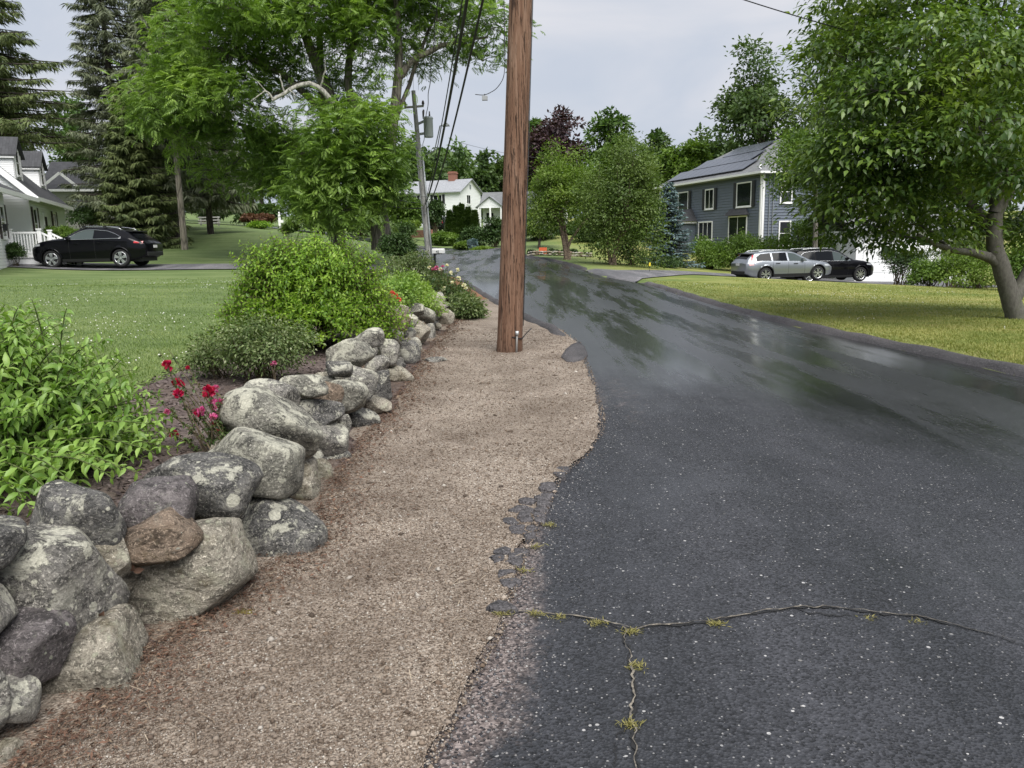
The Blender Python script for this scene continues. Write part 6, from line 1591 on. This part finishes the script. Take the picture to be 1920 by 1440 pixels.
cable('cable', 'black cable right of the thickest bundle', [Q(.33, .16, -.1), npz(6.35, -.20, -.1)], .024, M['cable_black'], .62, 60)
cable('cable', 'wavy twisted service cable left of the thick bundle', [Q(.62, .1, -.1), npz(8.2, -.9, 0)], .013, M['cable_black'], .45, 120, twist=60)
for i, (dx, lab) in enumerate([(-.5, 'leftmost thin power wire from the grey pole top'), (0, 'middle thin power wire from the grey pole top'), (.42, 'right thin power wire from the grey pole top')]):
    cable('power_wire', lab, [Q(.99, dx * .6, 0, .1), npz(11.2, -1.6 + dx * .5, 0)], .007, M['wire_grey'], .35, 40)
cable('cable', 'thick cable running from the grey pole left into the walnut', [Q(.36, -.1, 0), W(690, 352, 8)], .03, M['cable_black'], .2)
cable('cable', 'second lower cable running from the grey pole into the walnut', [Q(.33, -.1, 0), W(690, 372, 8)], .025, M['cable_black'], .2)
cable('power_wire', 'thin wire from the grey pole down left to the walnut', [Q(.62, -.1, 0), W(715, 292, 6)], .010, M['wire_grey'], .1)
cable('power_wire', 'thin service wire from the grey pole to the right behind the brown pole', [at(852, 264, 60), at(1010, 296, 62)], .012, M['wire_grey'], .15)
cable('power_wire', 'single dark wire at the top right passing into the magnolia', [at(1330, -22, 14.5), at(1720, 90, 16.5)], .010, M['cable_black'], .05)
# small box hanging on a curved cable end from the pole
bp = at(909, 184, 11.2)
hb_ = thing('cable_box', 'small grey box hanging on a curved cable end left of the brown pole', 'cable box', bp)
mb = MB(); mb.box(-.038, .038, -.025, .025, -.03, .03); mb.build('box', M['plastic_grey'], hb_, bevel=.004)
mb = MB(); mb.box(-.006, .006, -.006, .006, .03, .055); mb.build('clip', M['dark_metal'], hb_)
cp = [at(891, 177, 11.2), at(909, 179, 11.2), at(930, 168, 11.2), at(943, 150, 11.2), at(947, 130, 11.25), at(946, 60, 11.3), at(944, -40, 11.3), npz(6.2, -.2, 0)]
s = np.linspace(0, len(cp) - 1, 40); Q_ = np.stack([np.interp(s, range(len(cp)), np.array(cp)[:, k]) for k in range(3)], 1)
for _ in range(4): Q_[1:-1] = (Q_[:-2] + 2 * Q_[1:-1] + Q_[2:]) / 4
V, F = tube_np(Q_, .0055, 6); mb = MB(); mb.add(V, F); mb.build('hanging_cable', M['cable_black'], hb_, True, bp)

# ------------------------------------------------------------------ mailbox 45
MYm = 40.0
p = at(822, 471, MYm); mz = gz(p[0], MYm)
mbx = thing('mailbox', 'white mailbox numbered 45 on a dark post beside the grey pole', 'mailbox', (p[0], MYm, mz), math.radians(-12))
hh = p[2] - mz
V = []; L2 = .31
arc = [(-.10, -.10), (.10, -.10), (.10, .04)] + [(.10 * math.cos(a), .04 + .10 * math.sin(a)) for a in np.linspace(.3, 2.84, 8)] + [(-.10, .04)]
mb = MB(); mb.prism([(-L2, y, z + hh) for y, z in arc], (2 * L2, 0, 0)); body = mb.build('box', M['white_paint'], mbx)
mb = MB(); mb.box(L2 + .001, L2 + .02, -.09, .09, hh - .09, hh + .1); mb.build('door', M['white_paint'], mbx)
mb = MB(); mb.box(-.26, -.16, -.05, .05, -.3, hh - .1); mb.bar((-.2, 0, hh - .14), (.2, 0, hh - .11), .06, .05); mb.build('post', M['dark_metal'], mbx)
def text_mesh(name, txt, size, parent, loc, rot, mat):
    cu = bpy.data.curves.new(name, 'FONT'); cu.body = txt; cu.size = size; cu.align_x = 'CENTER'; cu.align_y = 'CENTER'; cu.extrude = .002; cu.offset = size * .02
    ob = bpy.data.objects.new(name, cu); COL.objects.link(ob); dg = bpy.context.evaluated_depsgraph_get(); me = bpy.data.meshes.new_from_object(ob.evaluated_get(dg))
    bpy.data.objects.remove(ob); me.materials.append(mat); o = bpy.data.objects.new(name, me); link(o, parent); o.location = loc; o.rotation_euler = rot; return o
text_mesh('number', '45', .17, mbx, (-.02, -.104, hh - .03), (math.pi / 2, 0, 0), M['cable_black'])
# ------------------------------------------------------------------ small things across the road
plain('sign_orange', (.62, .13, .05), .5, 0, .06); plain('sign_white', (.75, .72, .68), .5); plain('sign_dark', (.03, .035, .05), .5)
c = at(1018, 472, 56); zc = gz(c[0], 56)
sg = thing('yard_sign', 'orange yard sign with a white curve above a dark base, among the round shrubs', 'sign', (c[0], 56, zc)); hS = c[2] - zc
mb = MB(); mb.box(-.28, .28, -.012, .012, hS - .30, hS + .30); mb.build('board', M['sign_orange'], sg)
cv = [(-.27, -.29), (-.27, -.20), (-.20, -.08), (-.12, -.04), (-.04, -.10), (.08, -.17), (.27, -.19), (.27, -.29)]
mb = MB(); mb.poly([(x, -.016, hS + z + .03) for x, z in cv if z > -.25] + [(x, -.016, hS + z - .02) for x, z in cv[::-1] if z > -.25]); mb.build('white_curve', M['sign_white'], sg)
mb = MB(); mb.poly([(x, -.014, hS + z) for x, z in cv]); mb.build('dark_field', M['sign_dark'], sg)
mb = MB(); mb.box(-.22, -.205, -.008, .008, -.3, hS - .3); mb.box(.205, .22, -.008, .008, -.3, hS - .3); mb.build('stake', M['galvanised'], sg)
for i, (px, lab) in enumerate([(997, 'ball shrub left of the orange sign'), (1031, 'ball shrub immediately right of the orange sign'), (1045, 'second ball shrub right of the orange sign'), (1058, 'ball shrub behind the birch stems'), (1074, 'ball shrub right of the birch stems')]):
    pbush('ball_shrub', lab, px, 474, 14, 12, 57, M['leaf_yew'], 60, 30, .1, 80 + i, size=(.5, .7), group='ball shrubs across the road')
lw = thing('low_stone_wall', 'low stone retaining wall below the ball shrubs across the road', 'stone wall', (at(1030, 484, 54)[0], 54, gz(at(1030, 484, 54)[0], 54)))
lo = np.array(lw.location[:])
for i, px in enumerate(np.arange(992, 1110, 5.2)):
    for r_ in (0, 1):
        c = at(px + rng.uniform(-1, 1), 484, 54 + (1068 - px) * .02); zz_ = gz(c[0], c[1]); g = rng.uniform(.09, .14)
        V = stone_shape(2300 + 2 * i + r_, True, .9) * np.array([g * 1.3, g, g * .75]) + [c[0], c[1], zz_ + .08 + r_ * .17]
        mesh_np('stone', V, _IF3, M['stone_' + ['pale', 'grey', 'pale', 'brown'][i % 4]], lw, True, lo)
c = at(1218, 524, 37.5); zc = gz(c[0], 37.5); mk = thing('marker_stake', 'thin yellow-topped marker stake by the right driveway mouth', 'marker', (c[0], 37.5, zc)); plain('marker_yellow', (.75, .60, .04), .5)
mb = MB(); mb.tube([(0, 0, -.1), (0, 0, .30)], .012, 6); mb.build('stake', M['dark_metal'], mk); mb = MB(); mb.box(-.04, .04, -.02, .02, .30, .46); mb.build('cap', M['marker_yellow'], mk)
# clipped arborvitae, hedge and shrubs by the far white houses
for i, (px, yt, w, y, lab) in enumerate([(845, 397, 20, 88, 'leftmost of the clipped arborvitae before the white house'), (857, 388, 20, 88, 'second arborvitae from the left before the white house'), (868, 384, 20, 88, 'tallest arborvitae in the middle of the row'), (880, 390, 20, 88, 'fourth arborvitae from the left'), (892, 396, 20, 87, 'rightmost arborvitae beside the small white house')]):
    b0 = base_at(px, y); zt = at(px, yt, y)[2]
    conifer('arborvitae', lab, b0, zt - b0[2], rpx(w / 2, y) * .75, M['bark_dark'], M['leaf_cedar'], 170, 30, .34, .12, .01, -1.1, -.6, .9, .08, 'arborvitae row', .1, asym=0)
pbush('clipped_hedge', 'bright clipped hedge at the road bend right of the grey pole', 832, 449, 60, 24, 82, M['leaf_hedge'], 120, 40, .26, 91, depth=.5, size=(.5, .7))
for px, py, w, h, y, m, lab, sd in [(885, 446, 46, 40, 80, 'leaf_yew', 'dark shrub right of the clipped hedge', 92), (925, 440, 60, 54, 78, 'leaf_yew', 'big dark shrub left of the brown pole across the road', 93), (886, 460, 12, 24, 70, 'leaf_bluespruce', 'small upright grey-green shrub at the road edge', 94), (868, 462, 26, 14, 72, 'leaf_birch', 'low light green plants at the road edge by the bend', 95),
                               (752, 438, 60, 40, 84, 'leaf_oak', 'small dark tree-like shrub behind the grey pole, left', 96), (815, 400, 40, 60, 96, 'leaf_yew', 'open dark conifer shrub before the white house windows', 97), (905, 470, 40, 8, 68, 'leaf_birch', 'low ground cover at the road edge left of the brown pole', 98), (772, 422, 34, 14, 95, 'leaf_birch', 'light green shrub on the lawn before the white house', 99)]:
    pbush('roadside_shrub', lab, px, py, w, h, y, M[m], 110, 40, .0032 * y, sd, group='shrubs at the far road bend')
mb = MB()
# terrace retaining wall of reddish timber left of the hedge
a, b = at(768, 452, 88), at(800, 456, 84); za = gz(a[0], a[1])
tw = thing('retaining_wall', 'low reddish timber retaining wall behind the foot of the grey pole', 'wall', (a[0], a[1], za))
for k in range(4):
    mb = MB(); mb.bar((0, 0, .1 + .2 * k), (b[0] - a[0] + .6, b[1] - a[1], .1 + .2 * k), .22, .185); mb.build('timber', M['brick_red'], tw)
# split rail fence, brown hedge, white post
a, b = at(376, 410, 72), at(408, 411, 72)
fn = thing('rail_fence', 'pale three-rail fence section behind the spruces', 'fence', (a[0], 72, gz(a[0], 72)))
for x in (0, .8, 1.6):
    mb = MB(); mb.box(x - .06, x + .06, -.06, .06, -.3, .78); mb.build('post', M['pole_grey'], fn)
for z in (.2, .45, .7):
    mb = MB(); mb.bar((-.2, -.09, z), (1.8, -.09, z), .05, .11); mb.build('rail', M['pole_grey'], fn)
for px, w, lab in [(467, 26, 'left reddish brown clipped shrub on the back lawn'), (492, 30, 'right reddish brown clipped shrub on the back lawn')]:
    pbush('brown_shrub', lab, px, 409, w, 14, 74, M['leaf_barberry'], 90, 36, .2, 101, size=(.5, .7))
pbush('yellow_flower_bed', 'band of yellow flowering plants below the brown shrubs', 488, 421, 50, 8, 72, M['leaf_lime'], 70, 30, .18, 102)
c = at(525, 424, 70); zc = gz(c[0], 70); wp = thing('white_post', 'small white lamp post with crosspiece on the back lawn', 'post', (c[0], 70, zc))
mb = MB(); mb.box(-.09, .09, -.09, .09, -.2, 1.45); mb.build('post', M['white_paint'], wp); mb = MB(); mb.box(-.1, .32, -.1, .1, .75, .98); mb.build('box', M['white_paint'], wp); mb = MB(); mb.tube([(0, 0, 1.45), (0, 0, 1.6), (0, 0, 1.7)], [.05, .09, .03], 8); mb.build('lamp_cap', M['white_paint'], wp)
# ------------------------------------------------------------------ cars
def carpaint(name, col, rough=.35, metal=.0):
    t = NT(name); n = t.noise(t.obj(), 900, 2)
    c = t.mix(n, tuple(x * .85 for x in col), tuple(min(1, x * 1.15) for x in col))
    return t.done(t.bsdf(c, rough, metal, coat=.42, coat_rough=.03, spec=.06 if metal < .1 else .5))
carpaint('paint_black', (.0025, .0025, .004), .3); carpaint('paint_silver', (.30, .32, .35), .32, .75); carpaint('paint_black_b', (.0035, .0035, .005), .3)
plain('chrome', (.60, .61, .63), .24, 1.0, .02); plain('tyre', (.012, .012, .013), .8, 0, .2); plain('rim_silver', (.62, .63, .65), .25, .9, .05); plain('rim_dark', (.03, .03, .032), .35, .5, .05)
plain('trim_black', (.012, .012, .013), .5); plain('tail_red', (.45, .012, .015), .15, 0, .1, coat=1.0); plain('lamp_clear', (.55, .57, .60), .1, .3, .05, coat=1.0)
plain('plate_white', (.7, .7, .7), .4)
def cglass(name, tint, spec):
    t = NT(name); return t.done(t.bsdf(tint, .05, spec=spec))
cglass('car_glass', (.008, .009, .011), .14); cglass('car_glass_light', (.06, .075, .075), .25)
def make_car(name, label, loc, rotz, p):
    """x forward. p: dict of profiles"""
    t = thing(name, label, 'car', loc, rotz)
    L, Wd = p['L'], p['W'] / 2
    xs = np.linspace(-L / 2, L / 2, 121)
    def sm(pts):
        a = np.array(pts, float); v = np.interp(xs, a[:, 0], a[:, 1])
        for _ in range(3): v[1:-1] = (v[:-2] + 2 * v[1:-1] + v[2:]) / 4
        return v
    zt, zb, belt = sm(p['top']), sm(p['bot']), sm(p['belt'])
    wf = sm([(-L / 2, .80), (-L / 2 + .12, .90), (-L / 2 + .5, .975), (-.6, 1.0), (.6, 1.0), (L / 2 - .75, .97), (L / 2 - .25, .88), (L / 2, .70)]) * Wd
    cab = np.clip((zt - belt) / .35, 0, 1)
    wr = wf * (.90 - .20 * cab)
    belt = np.minimum(belt, zt - .01)
    lo = [0, .06, .14, .24, .34, .44, .54, .64, .74, .84, .92, 1.0]; up = [.2, .4, .6, .8, 1.0]
    sec = []
    for i in range(len(xs)):
        w, b, z0, z1, r = wf[i], belt[i], zb[i], zt[i], wr[i]; q = [(0, z0), (.78 * w, z0)]
        for s in lo:
            k = .93 + .07 * math.sin(math.pi * min(1, s / .55) / 2) if s < .55 else 1.0 - .05 * ((s - .55) / .45) ** 2
            crease = .012 * math.exp(-((s - .80) / .06) ** 2) - .016 * math.exp(-((s - .30) / .12) ** 2)
            q.append(((k + crease) * w, z0 + (b - z0) * s))
        y0 = q[-1][0]; zr = z1 - .05 * cab[i] - .01
        for s in up: q.append((y0 + (r - y0) * s, b + (zr - b) * s))
        q += [(r * .90, z1 - .008), (r * .6, z1 + .012), (r * .3, z1 + .022), (0, z1 + .025)]
        sec.append(q)
    S = np.array(sec); m = S.shape[1]
    wheels = [(-p['wb'] / 2 + p['wo'], p['R']), (p['wb'] / 2 + p['wo'], p['R'])]; Ra = p['R'] + .055
    V = []
    for sgn in (1, -1):
        for i in range(len(xs)):
            for j in range(m):
                x, y, z = xs[i], S[i, j, 0], S[i, j, 1]
                if y > .6 * Wd:
                    for wx, wz in wheels:
                        d = math.hypot(x - wx, z - wz)
                        if abs(d - Ra) < .055 and d > 1e-6 and z > wz - .1: x, z = wx + (x - wx) / d * Ra, wz + (z - wz) / d * Ra
                V.append((x, y * sgn, z))
    V = np.array(V); F = []
    half = len(xs) * m
    for h in (0, 1):
        for i in range(len(xs) - 1):
            for j in range(m - 1):
                a, b, c, d = h * half + i * m + j, h * half + (i + 1) * m + j, h * half + (i + 1) * m + j + 1, h * half + i * m + j + 1
                ct = V[[a, b, c, d]].mean(0)
                if abs(ct[1]) > .55 * Wd and any(math.hypot(ct[0] - wx, ct[2] - wz) < Ra - .008 for wx, wz in wheels): continue
                F.append((a, b, c, d) if h else (a, d, c, b))
    for h in (0, 1):
        for i in (0, len(xs) - 1):
            cidx = len(V); 
            for j in range(m - 1):
                a, b = h * half + i * m + j, h * half + i * m + j + 1
                V = np.vstack([V, [[xs[i] + (.03 if i else -.03), 0, V[a][2]], [xs[i] + (.03 if i else -.03), 0, V[b][2]]]])
                F.append((a, b, len(V) - 1, len(V) - 2))
    mb = MB(); mb.add(V, F); body = mb.build('body', M[p['paint']], t, True)
    ix = lambda arr, x: float(np.interp(x, xs, arr))
    def side_y(x, z, o):
        y0 = ix(S[:, 2 + len(lo) - 1, 0], x); r = ix(wr, x); b = ix(belt, x); zr = ix(zt - .05 * cab - .01, x)
        s = np.clip((z - b) / max(zr - b, .02), 0, 1); return y0 + (r - y0) * s + o
    def low_y(x, z, o):
        b, z0 = ix(belt, x), ix(zb, x); s = np.clip((z - z0) / (b - z0), 0, 1)
        return float(np.interp(s, lo, [ix(S[:, 2 + k, 0], x) for k in range(len(lo))])) + o
    for sgn in (1, -1):
        for (xa, xb, tops, gl) in p['windows']:
            n = 14; vx = np.linspace(xa, xb, n); vt = np.interp(vx, [q[0] for q in tops], [q[1] for q in tops]); PV = []
            for k in range(n):
                zb_ = ix(belt, vx[k]) + .02
                for s in (0, .5, 1): z = zb_ + (vt[k] - zb_) * s; PV.append((vx[k], sgn * side_y(vx[k], z, .008), z))
            FQ = [(k * 3 + j, (k + 1) * 3 + j, (k + 1) * 3 + j + 1, k * 3 + j + 1) for k in range(n - 1) for j in range(2)]
            g = MB(); g.add(PV, FQ); g.build('side_window', M[gl], t, True)
        if p.get('chrome'):
            xa, xb = p['windows'][0][0], p['windows'][-1][1]; al = sorted([q for w in p['windows'] for q in w[2]]); vx = np.linspace(min(xa, p['windows'][-1][0]), max(xb, p['windows'][0][1]), 26)
            tz = np.interp(vx, [q[0] for q in al], [q[1] for q in al])
            loop = [(x, sgn * side_y(x, z, .012), z) for x, z in zip(vx, tz)] + [(x, sgn * side_y(x, ix(belt, x) + .012, .014), ix(belt, x) + .012) for x in vx[::-1]]
            g = MB(); g.tube(loop + [loop[0]], .013, 5, False); g.build('window_trim', M['chrome'], t, True)
        for (wx, wz) in wheels:
            arc = [(wx + math.cos(a) * (Ra + .012), sgn * low_y(wx + math.cos(a) * Ra, wz + math.sin(a) * Ra, .004), wz + math.sin(a) * (Ra + .012)) for a in np.linspace(-.25, math.pi + .25, 22)]
            g = MB(); g.tube(arc, .03, 6); g.build('arch_trim', M[p.get('arch', 'trim_black')], t, True)
            yw = sgn * (low_y(wx, wz + Ra, 0) - .02); R = p['R']; wd = .22
            whl = thing_part('wheel', t, (wx, yw - sgn * wd / 2, wz))
            prof = [(.70 * R, -wd / 2), (.93 * R, -wd / 2), (R, -wd / 2 + .04), (R, wd / 2 - .04), (.93 * R, wd / 2), (.72 * R, wd / 2 - .005), (.70 * R, wd / 2 - .03)]
            g = MB(); n = 32; PV = [(r * math.cos(k * 2 * math.pi / n), y, r * math.sin(k * 2 * math.pi / n)) for r, y in prof for k in range(n)]
            g.add(PV, [(a * n + k, a * n + (k + 1) % n, (a + 1) * n + (k + 1) % n, (a + 1) * n + k) for a in range(len(prof) - 1) for k in range(n)]); g.build('tyre', M['tyre'], whl, True)
            g = MB(); yo = sgn * (wd / 2 - .03)
            g.tube([(.69 * R * math.cos(a), yo, .69 * R * math.sin(a)) for a in np.linspace(0, 6.283, 33)], .022, 6, False)
            ns = p['spokes']
            for k in range(ns):
                a = k * 2 * math.pi / ns + .3
                for da in p['fork']:
                    c0 = (math.cos(a) * .05, yo, math.sin(a) * .05); c1 = (math.cos(a + da) * .68 * R, yo, math.sin(a + da) * .68 * R); g.bar(c0, c1, .035 * (2.2 if p.get('wide') else 1.0), .045 * (1.0 if not p.get('wide') else 1.4))
            g.tube([(0, yo - .02, 0), (0, yo + .02, 0)], .06, 12); g.build('rim', M[p['rim']], whl)
            g = MB(); g.poly([(.70 * R * math.cos(a), sgn * (wd / 2 - .075), .70 * R * math.sin(a)) for a in np.linspace(0, 6.283, 25)[:-1]]); g.build('brake_backing', M['trim_black'], whl)
        for x, z in p['handles']:
            y = sgn * low_y(x, z, .012); g = MB(); g.box(x - .11, x + .11, min(y, y + sgn * .03), max(y, y + sgn * .03), z - .018, z + .018); g.build('door_handle', M[p.get('handle', p['paint'])], t, bevel=.008)
        for x in p['gaps']:
            g = MB(); pts = [(x, sgn * low_y(x, z, .0015), z) for z in np.linspace(ix(zb, x) + .12, ix(belt, x) - .01, 12)]; g.tube(pts, .005, 4); g.build('door_gap', M['trim_black'], t)
        mx, mz = p['mirror']; y = side_y(mx, mz, 0); g = MB(); g.hexa([(mx - .07, sgn * (y - .02), mz - .04), (mx + .09, sgn * (y - .02), mz - .04), (mx + .05, sgn * (y + .2), mz - .02), (mx - .07, sgn * (y + .2), mz - .02), (mx - .07, sgn * (y - .02), mz + .09), (mx + .06, sgn * (y - .02), mz + .07), (mx + .03, sgn * (y + .2), mz + .11), (mx - .07, sgn * (y + .2), mz + .12)]); g.build('mirror', M[p['paint']], t, bevel=.02)
        if 'rail' in p:
            xa, xb = p['rail']; vx = np.linspace(xa, xb, 14); g = MB(); g.tube([(x, sgn * (ix(wr, x) * .93), ix(zt, x) + (.045 if 0 < k < 13 else .0)) for k, x in enumerate(vx)], .018, 6); g.build('roof_rail', M['chrome'], t, True)
        # lamps
        hx, hz = p['head']; PV = []
        for x, dz in ((hx, .0), (hx + .18, -.015), (hx + .32, -.035)):
            for z in (hz - .035 + dz, hz + .045 + dz): PV.append((x, sgn * low_y(x, z, .008), z))
        g = MB(); g.add(PV, [(0, 2, 3, 1), (2, 4, 5, 3)]); g.build('headlight', M['lamp_clear'], t)
        g = MB()
        for quad in p['tail']:
            g.add([(x, sgn * (side_y(x, z, .012) if z > ix(belt, x) else low_y(x, z, .012)), z) for x, z in quad], [tuple(range(len(quad)))])
        g.build('taillight', M['tail_red'], t)
        g = MB(); vx = np.linspace(-p['wb'] / 2 + p['wo'] + Ra + .03, p['wb'] / 2 + p['wo'] - Ra - .03, 12)
        PV = []
        for x in vx:
            for z in (ix(zb, x) + .01, ix(zb, x) + p.get('sill', .10)): PV.append((x, sgn * low_y(x, z, .007), z))
        g.add(PV, [(k * 2, k * 2 + 2, k * 2 + 3, k * 2 + 1) for k in range(11)]); g.build('sill_trim', M['trim_black'], t)
    # screens as patches over the roof profile
    for nm, xa, xb, f in (('windscreen', *p['wind'], .80), ('rear_window', *p['rear'], .80)):
        vx = np.linspace(xa, xb, 12); PV = []
        for x in vx:
            for s in np.linspace(-1, 1, 7): PV.append((x, s * ix(wr, x) * f, ix(zt, x) + .012 + .022 * (1 - s * s)))
        g = MB(); g.add(PV, [(k * 7 + j, (k + 1) * 7 + j, (k + 1) * 7 + j + 1, k * 7 + j + 1) for k in range(11) for j in range(6)]); g.build(nm, M['car_glass'], t, True)
    g = MB(); g.box(-L / 2 + .25, L / 2 - .25, -Wd * .70, Wd * .70, .22, .62); g.build('underbody', M['trim_black'], t)
    xr_ = -L / 2 - .035; z = p.get('plate', .85); g = MB(); g.box(xr_ - .012, xr_, -.17, .17, z - .06, z + .06); g.build('number_plate', M['plate_white'], t)
    g = MB(); g.box(xr_ - .004, xr_ + .10, -Wd * .72, Wd * .72, p['bot'][0][1] - .06, p['bot'][0][1] + .12); g.build('rear_bumper', M['trim_black'], t, bevel=.03)
    if 'bars' in p:
        for x in p['bars']:
            g = MB(); w = ix(wr, x) * .95; g.bar((x, -w, ix(zt, x) + .085), (x, w, ix(zt, x) + .085), .06, .03)
            for s in (-1, 1): g.box(x - .07, x + .07, s * w - .03, s * w + .03, ix(zt, x) + .0, ix(zt, x) + .075)
            g.build('roof_bar', M['trim_black'], t)
    if 'spoiler' in p:
        g = MB(); x = p['spoiler']; zz_ = ix(zt, x) + .01; w = ix(wr, x) * .92; g.hexa([(x - .22, -w, zz_ - .02), (x + .10, -w, zz_ - .0), (x + .10, w, zz_ - .0), (x - .22, w, zz_ - .02), (x - .22, -w, zz_ + .02), (x + .10, -w, zz_ + .04), (x + .10, w, zz_ + .04), (x - .22, w, zz_ + .02)]); g.build('roof_spoiler', M['trim_black'], t, bevel=.01)
    return t
def thing_part(name, parent, loc):
    o = bpy.data.objects.new(name, None); o.empty_display_size = .1; o.location = loc; return link(o, parent)

suv = dict(L=5.0, W=1.99, wb=2.99, wo=.06, R=.38, paint='paint_black', rim='rim_silver', spokes=5, fork=(-.16, .16), wide=True, chrome=True, arch='paint_black',
    top=[(-2.5, .98), (-2.42, 1.06), (-2.3, 1.13), (-2.1, 1.25), (-1.78, 1.47), (-1.45, 1.57), (-1.0, 1.65), (-.3, 1.695), (.25, 1.675), (.6, 1.53), (1.02, 1.27), (1.5, 1.22), (2.0, 1.14), (2.36, 1.03), (2.5, .90)],
    bot=[(-2.5, .50), (-2.2, .34), (-1.5, .25), (1.5, .25), (2.2, .27), (2.5, .36)], belt=[(-2.5, .97), (-1.8, 1.20), (0, 1.18), (1.2, 1.17), (2.0, 1.08), (2.5, .84)],
    windows=[(-1.5, -.42, [(-1.5, 1.26), (-1.25, 1.40), (-.9, 1.53), (-.42, 1.58)], 'car_glass'), (-.32, .90, [(-.32, 1.59), (.1, 1.585), (.45, 1.46), (.90, 1.22)], 'car_glass_light')],
    handles=[(-.62, 1.02), (.42, 1.0)], gaps=[-.38, .72], mirror=(.72, 1.2), rail=(-1.5, .35), bars=(-.75, .15), head=(2.02, .98), tail=[[(-2.4, .98), (-2.05, 1.0), (-2.08, 1.08), (-2.4, 1.07)]], wind=(.42, 1.0), rear=(-2.2, -1.72), sill=.12, spoiler=-1.72)
zS = gz(at(190, 500, 34.6)[0], 34.6) + .05
make_car('suv', 'black coupe-shaped suv with silver five-spoke wheels parked in the left driveway', (at(188, 500, 34.6)[0], 34.6, zS), math.radians(180 - 1.0), suv)
wag = dict(L=4.78, W=1.88, wb=2.87, wo=.06, R=.36, paint='paint_silver', rim='rim_silver', spokes=5, fork=(-.22, .22), wide=False, arch='trim_black', handle='trim_black',
    top=[(-2.39, .92), (-2.33, 1.0), (-2.15, 1.22), (-1.85, 1.42), (-1.3, 1.475), (-.5, 1.50), (.1, 1.47), (.45, 1.36), (1.1, 1.03), (1.6, .97), (2.1, .88), (2.39, .70)],
    bot=[(-2.39, .42), (-2.1, .28), (-1.5, .22), (1.5, .22), (2.1, .24), (2.39, .32)], belt=[(-2.39, .93), (-1.6, 1.02), (0, .98), (1.0, .95), (2.0, .86), (2.39, .66)],
    windows=[(-1.85, -1.08, [(-1.85, 1.22), (-1.6, 1.36), (-1.08, 1.40)], 'car_glass'), (-.98, -.22, [(-.98, 1.40), (-.22, 1.41)], 'car_glass'), (-.12, .86, [(-.12, 1.41), (.25, 1.35), (.86, 1.03)], 'car_glass_light')],
    handles=[(-.75, .90), (.22, .87)], gaps=[-1.0, -.17, .72], mirror=(.62, 1.02), rail=(-1.7, .1), head=(1.85, .76), tail=[[(-2.24, .82), (-2.02, .84), (-2.0, .98), (-1.93, 1.30), (-2.02, 1.33), (-2.14, 1.05), (-2.26, .96)]], wind=(.35, 1.05), rear=(-2.25, -1.92), sill=.16, plate=.86, spoiler=-1.95)
zW = gz(at(1466, 531, 39.5)[0], 39.5) + .04
make_car('station_wagon', 'silver station wagon with black wheel arches parked nearest on the right driveway', (at(1464, 531, 39.5)[0], 39.5, zW), math.radians(12), wag)
xc = dict(suv); xc.update(L=4.95, W=1.96, wb=2.98, paint='paint_black_b', rim='rim_silver', spokes=9, fork=(0,), wide=False, chrome=True, R=.39, bars=(),
    top=[(-2.47, 1.05), (-2.42, 1.2), (-2.25, 1.55), (-1.95, 1.72), (-1.0, 1.77), (-.1, 1.76), (.35, 1.68), (1.15, 1.18), (1.7, 1.12), (2.2, 1.02), (2.47, .85)],
    belt=[(-2.47, 1.05), (-1.6, 1.14), (0, 1.12), (1.1, 1.10), (2.0, 1.02), (2.47, .8)],
    windows=[(-1.95, -1.15, [(-1.95, 1.42), (-1.7, 1.60), (-1.15, 1.66)], 'car_glass'), (-1.05, -.18, [(-1.05, 1.66), (-.18, 1.66)], 'car_glass'), (-.08, .92, [(-.08, 1.65), (.3, 1.56), (.92, 1.18)], 'car_glass_light')],
    gaps=[-1.08, -.13, .78], mirror=(.7, 1.2), rail=(-1.8, .1), tail=[[(-2.36, .95), (-2.16, .97), (-2.1, 1.5), (-2.2, 1.5), (-2.3, 1.12)]], wind=(.45, 1.1), rear=(-2.38, -2.0), head=(1.9, .92), spoiler=-2.05)
zX = gz(at(1545, 531, 42.6)[0], 42.6) + .04
make_car('suv', 'tall black suv parked behind the silver wagon, by the garage', (at(1545, 531, 42.6)[0], 42.6, zX), math.radians(10), xc)
fc = dict(xc); fc.update(bars=()); del fc['bars']
cx_ = at(829, 430, 104)[0]
make_car('suv', 'small dark car seen end-on beside the far white house', (cx_, 104, gz(cx_, 104) + .02), math.radians(75), fc)
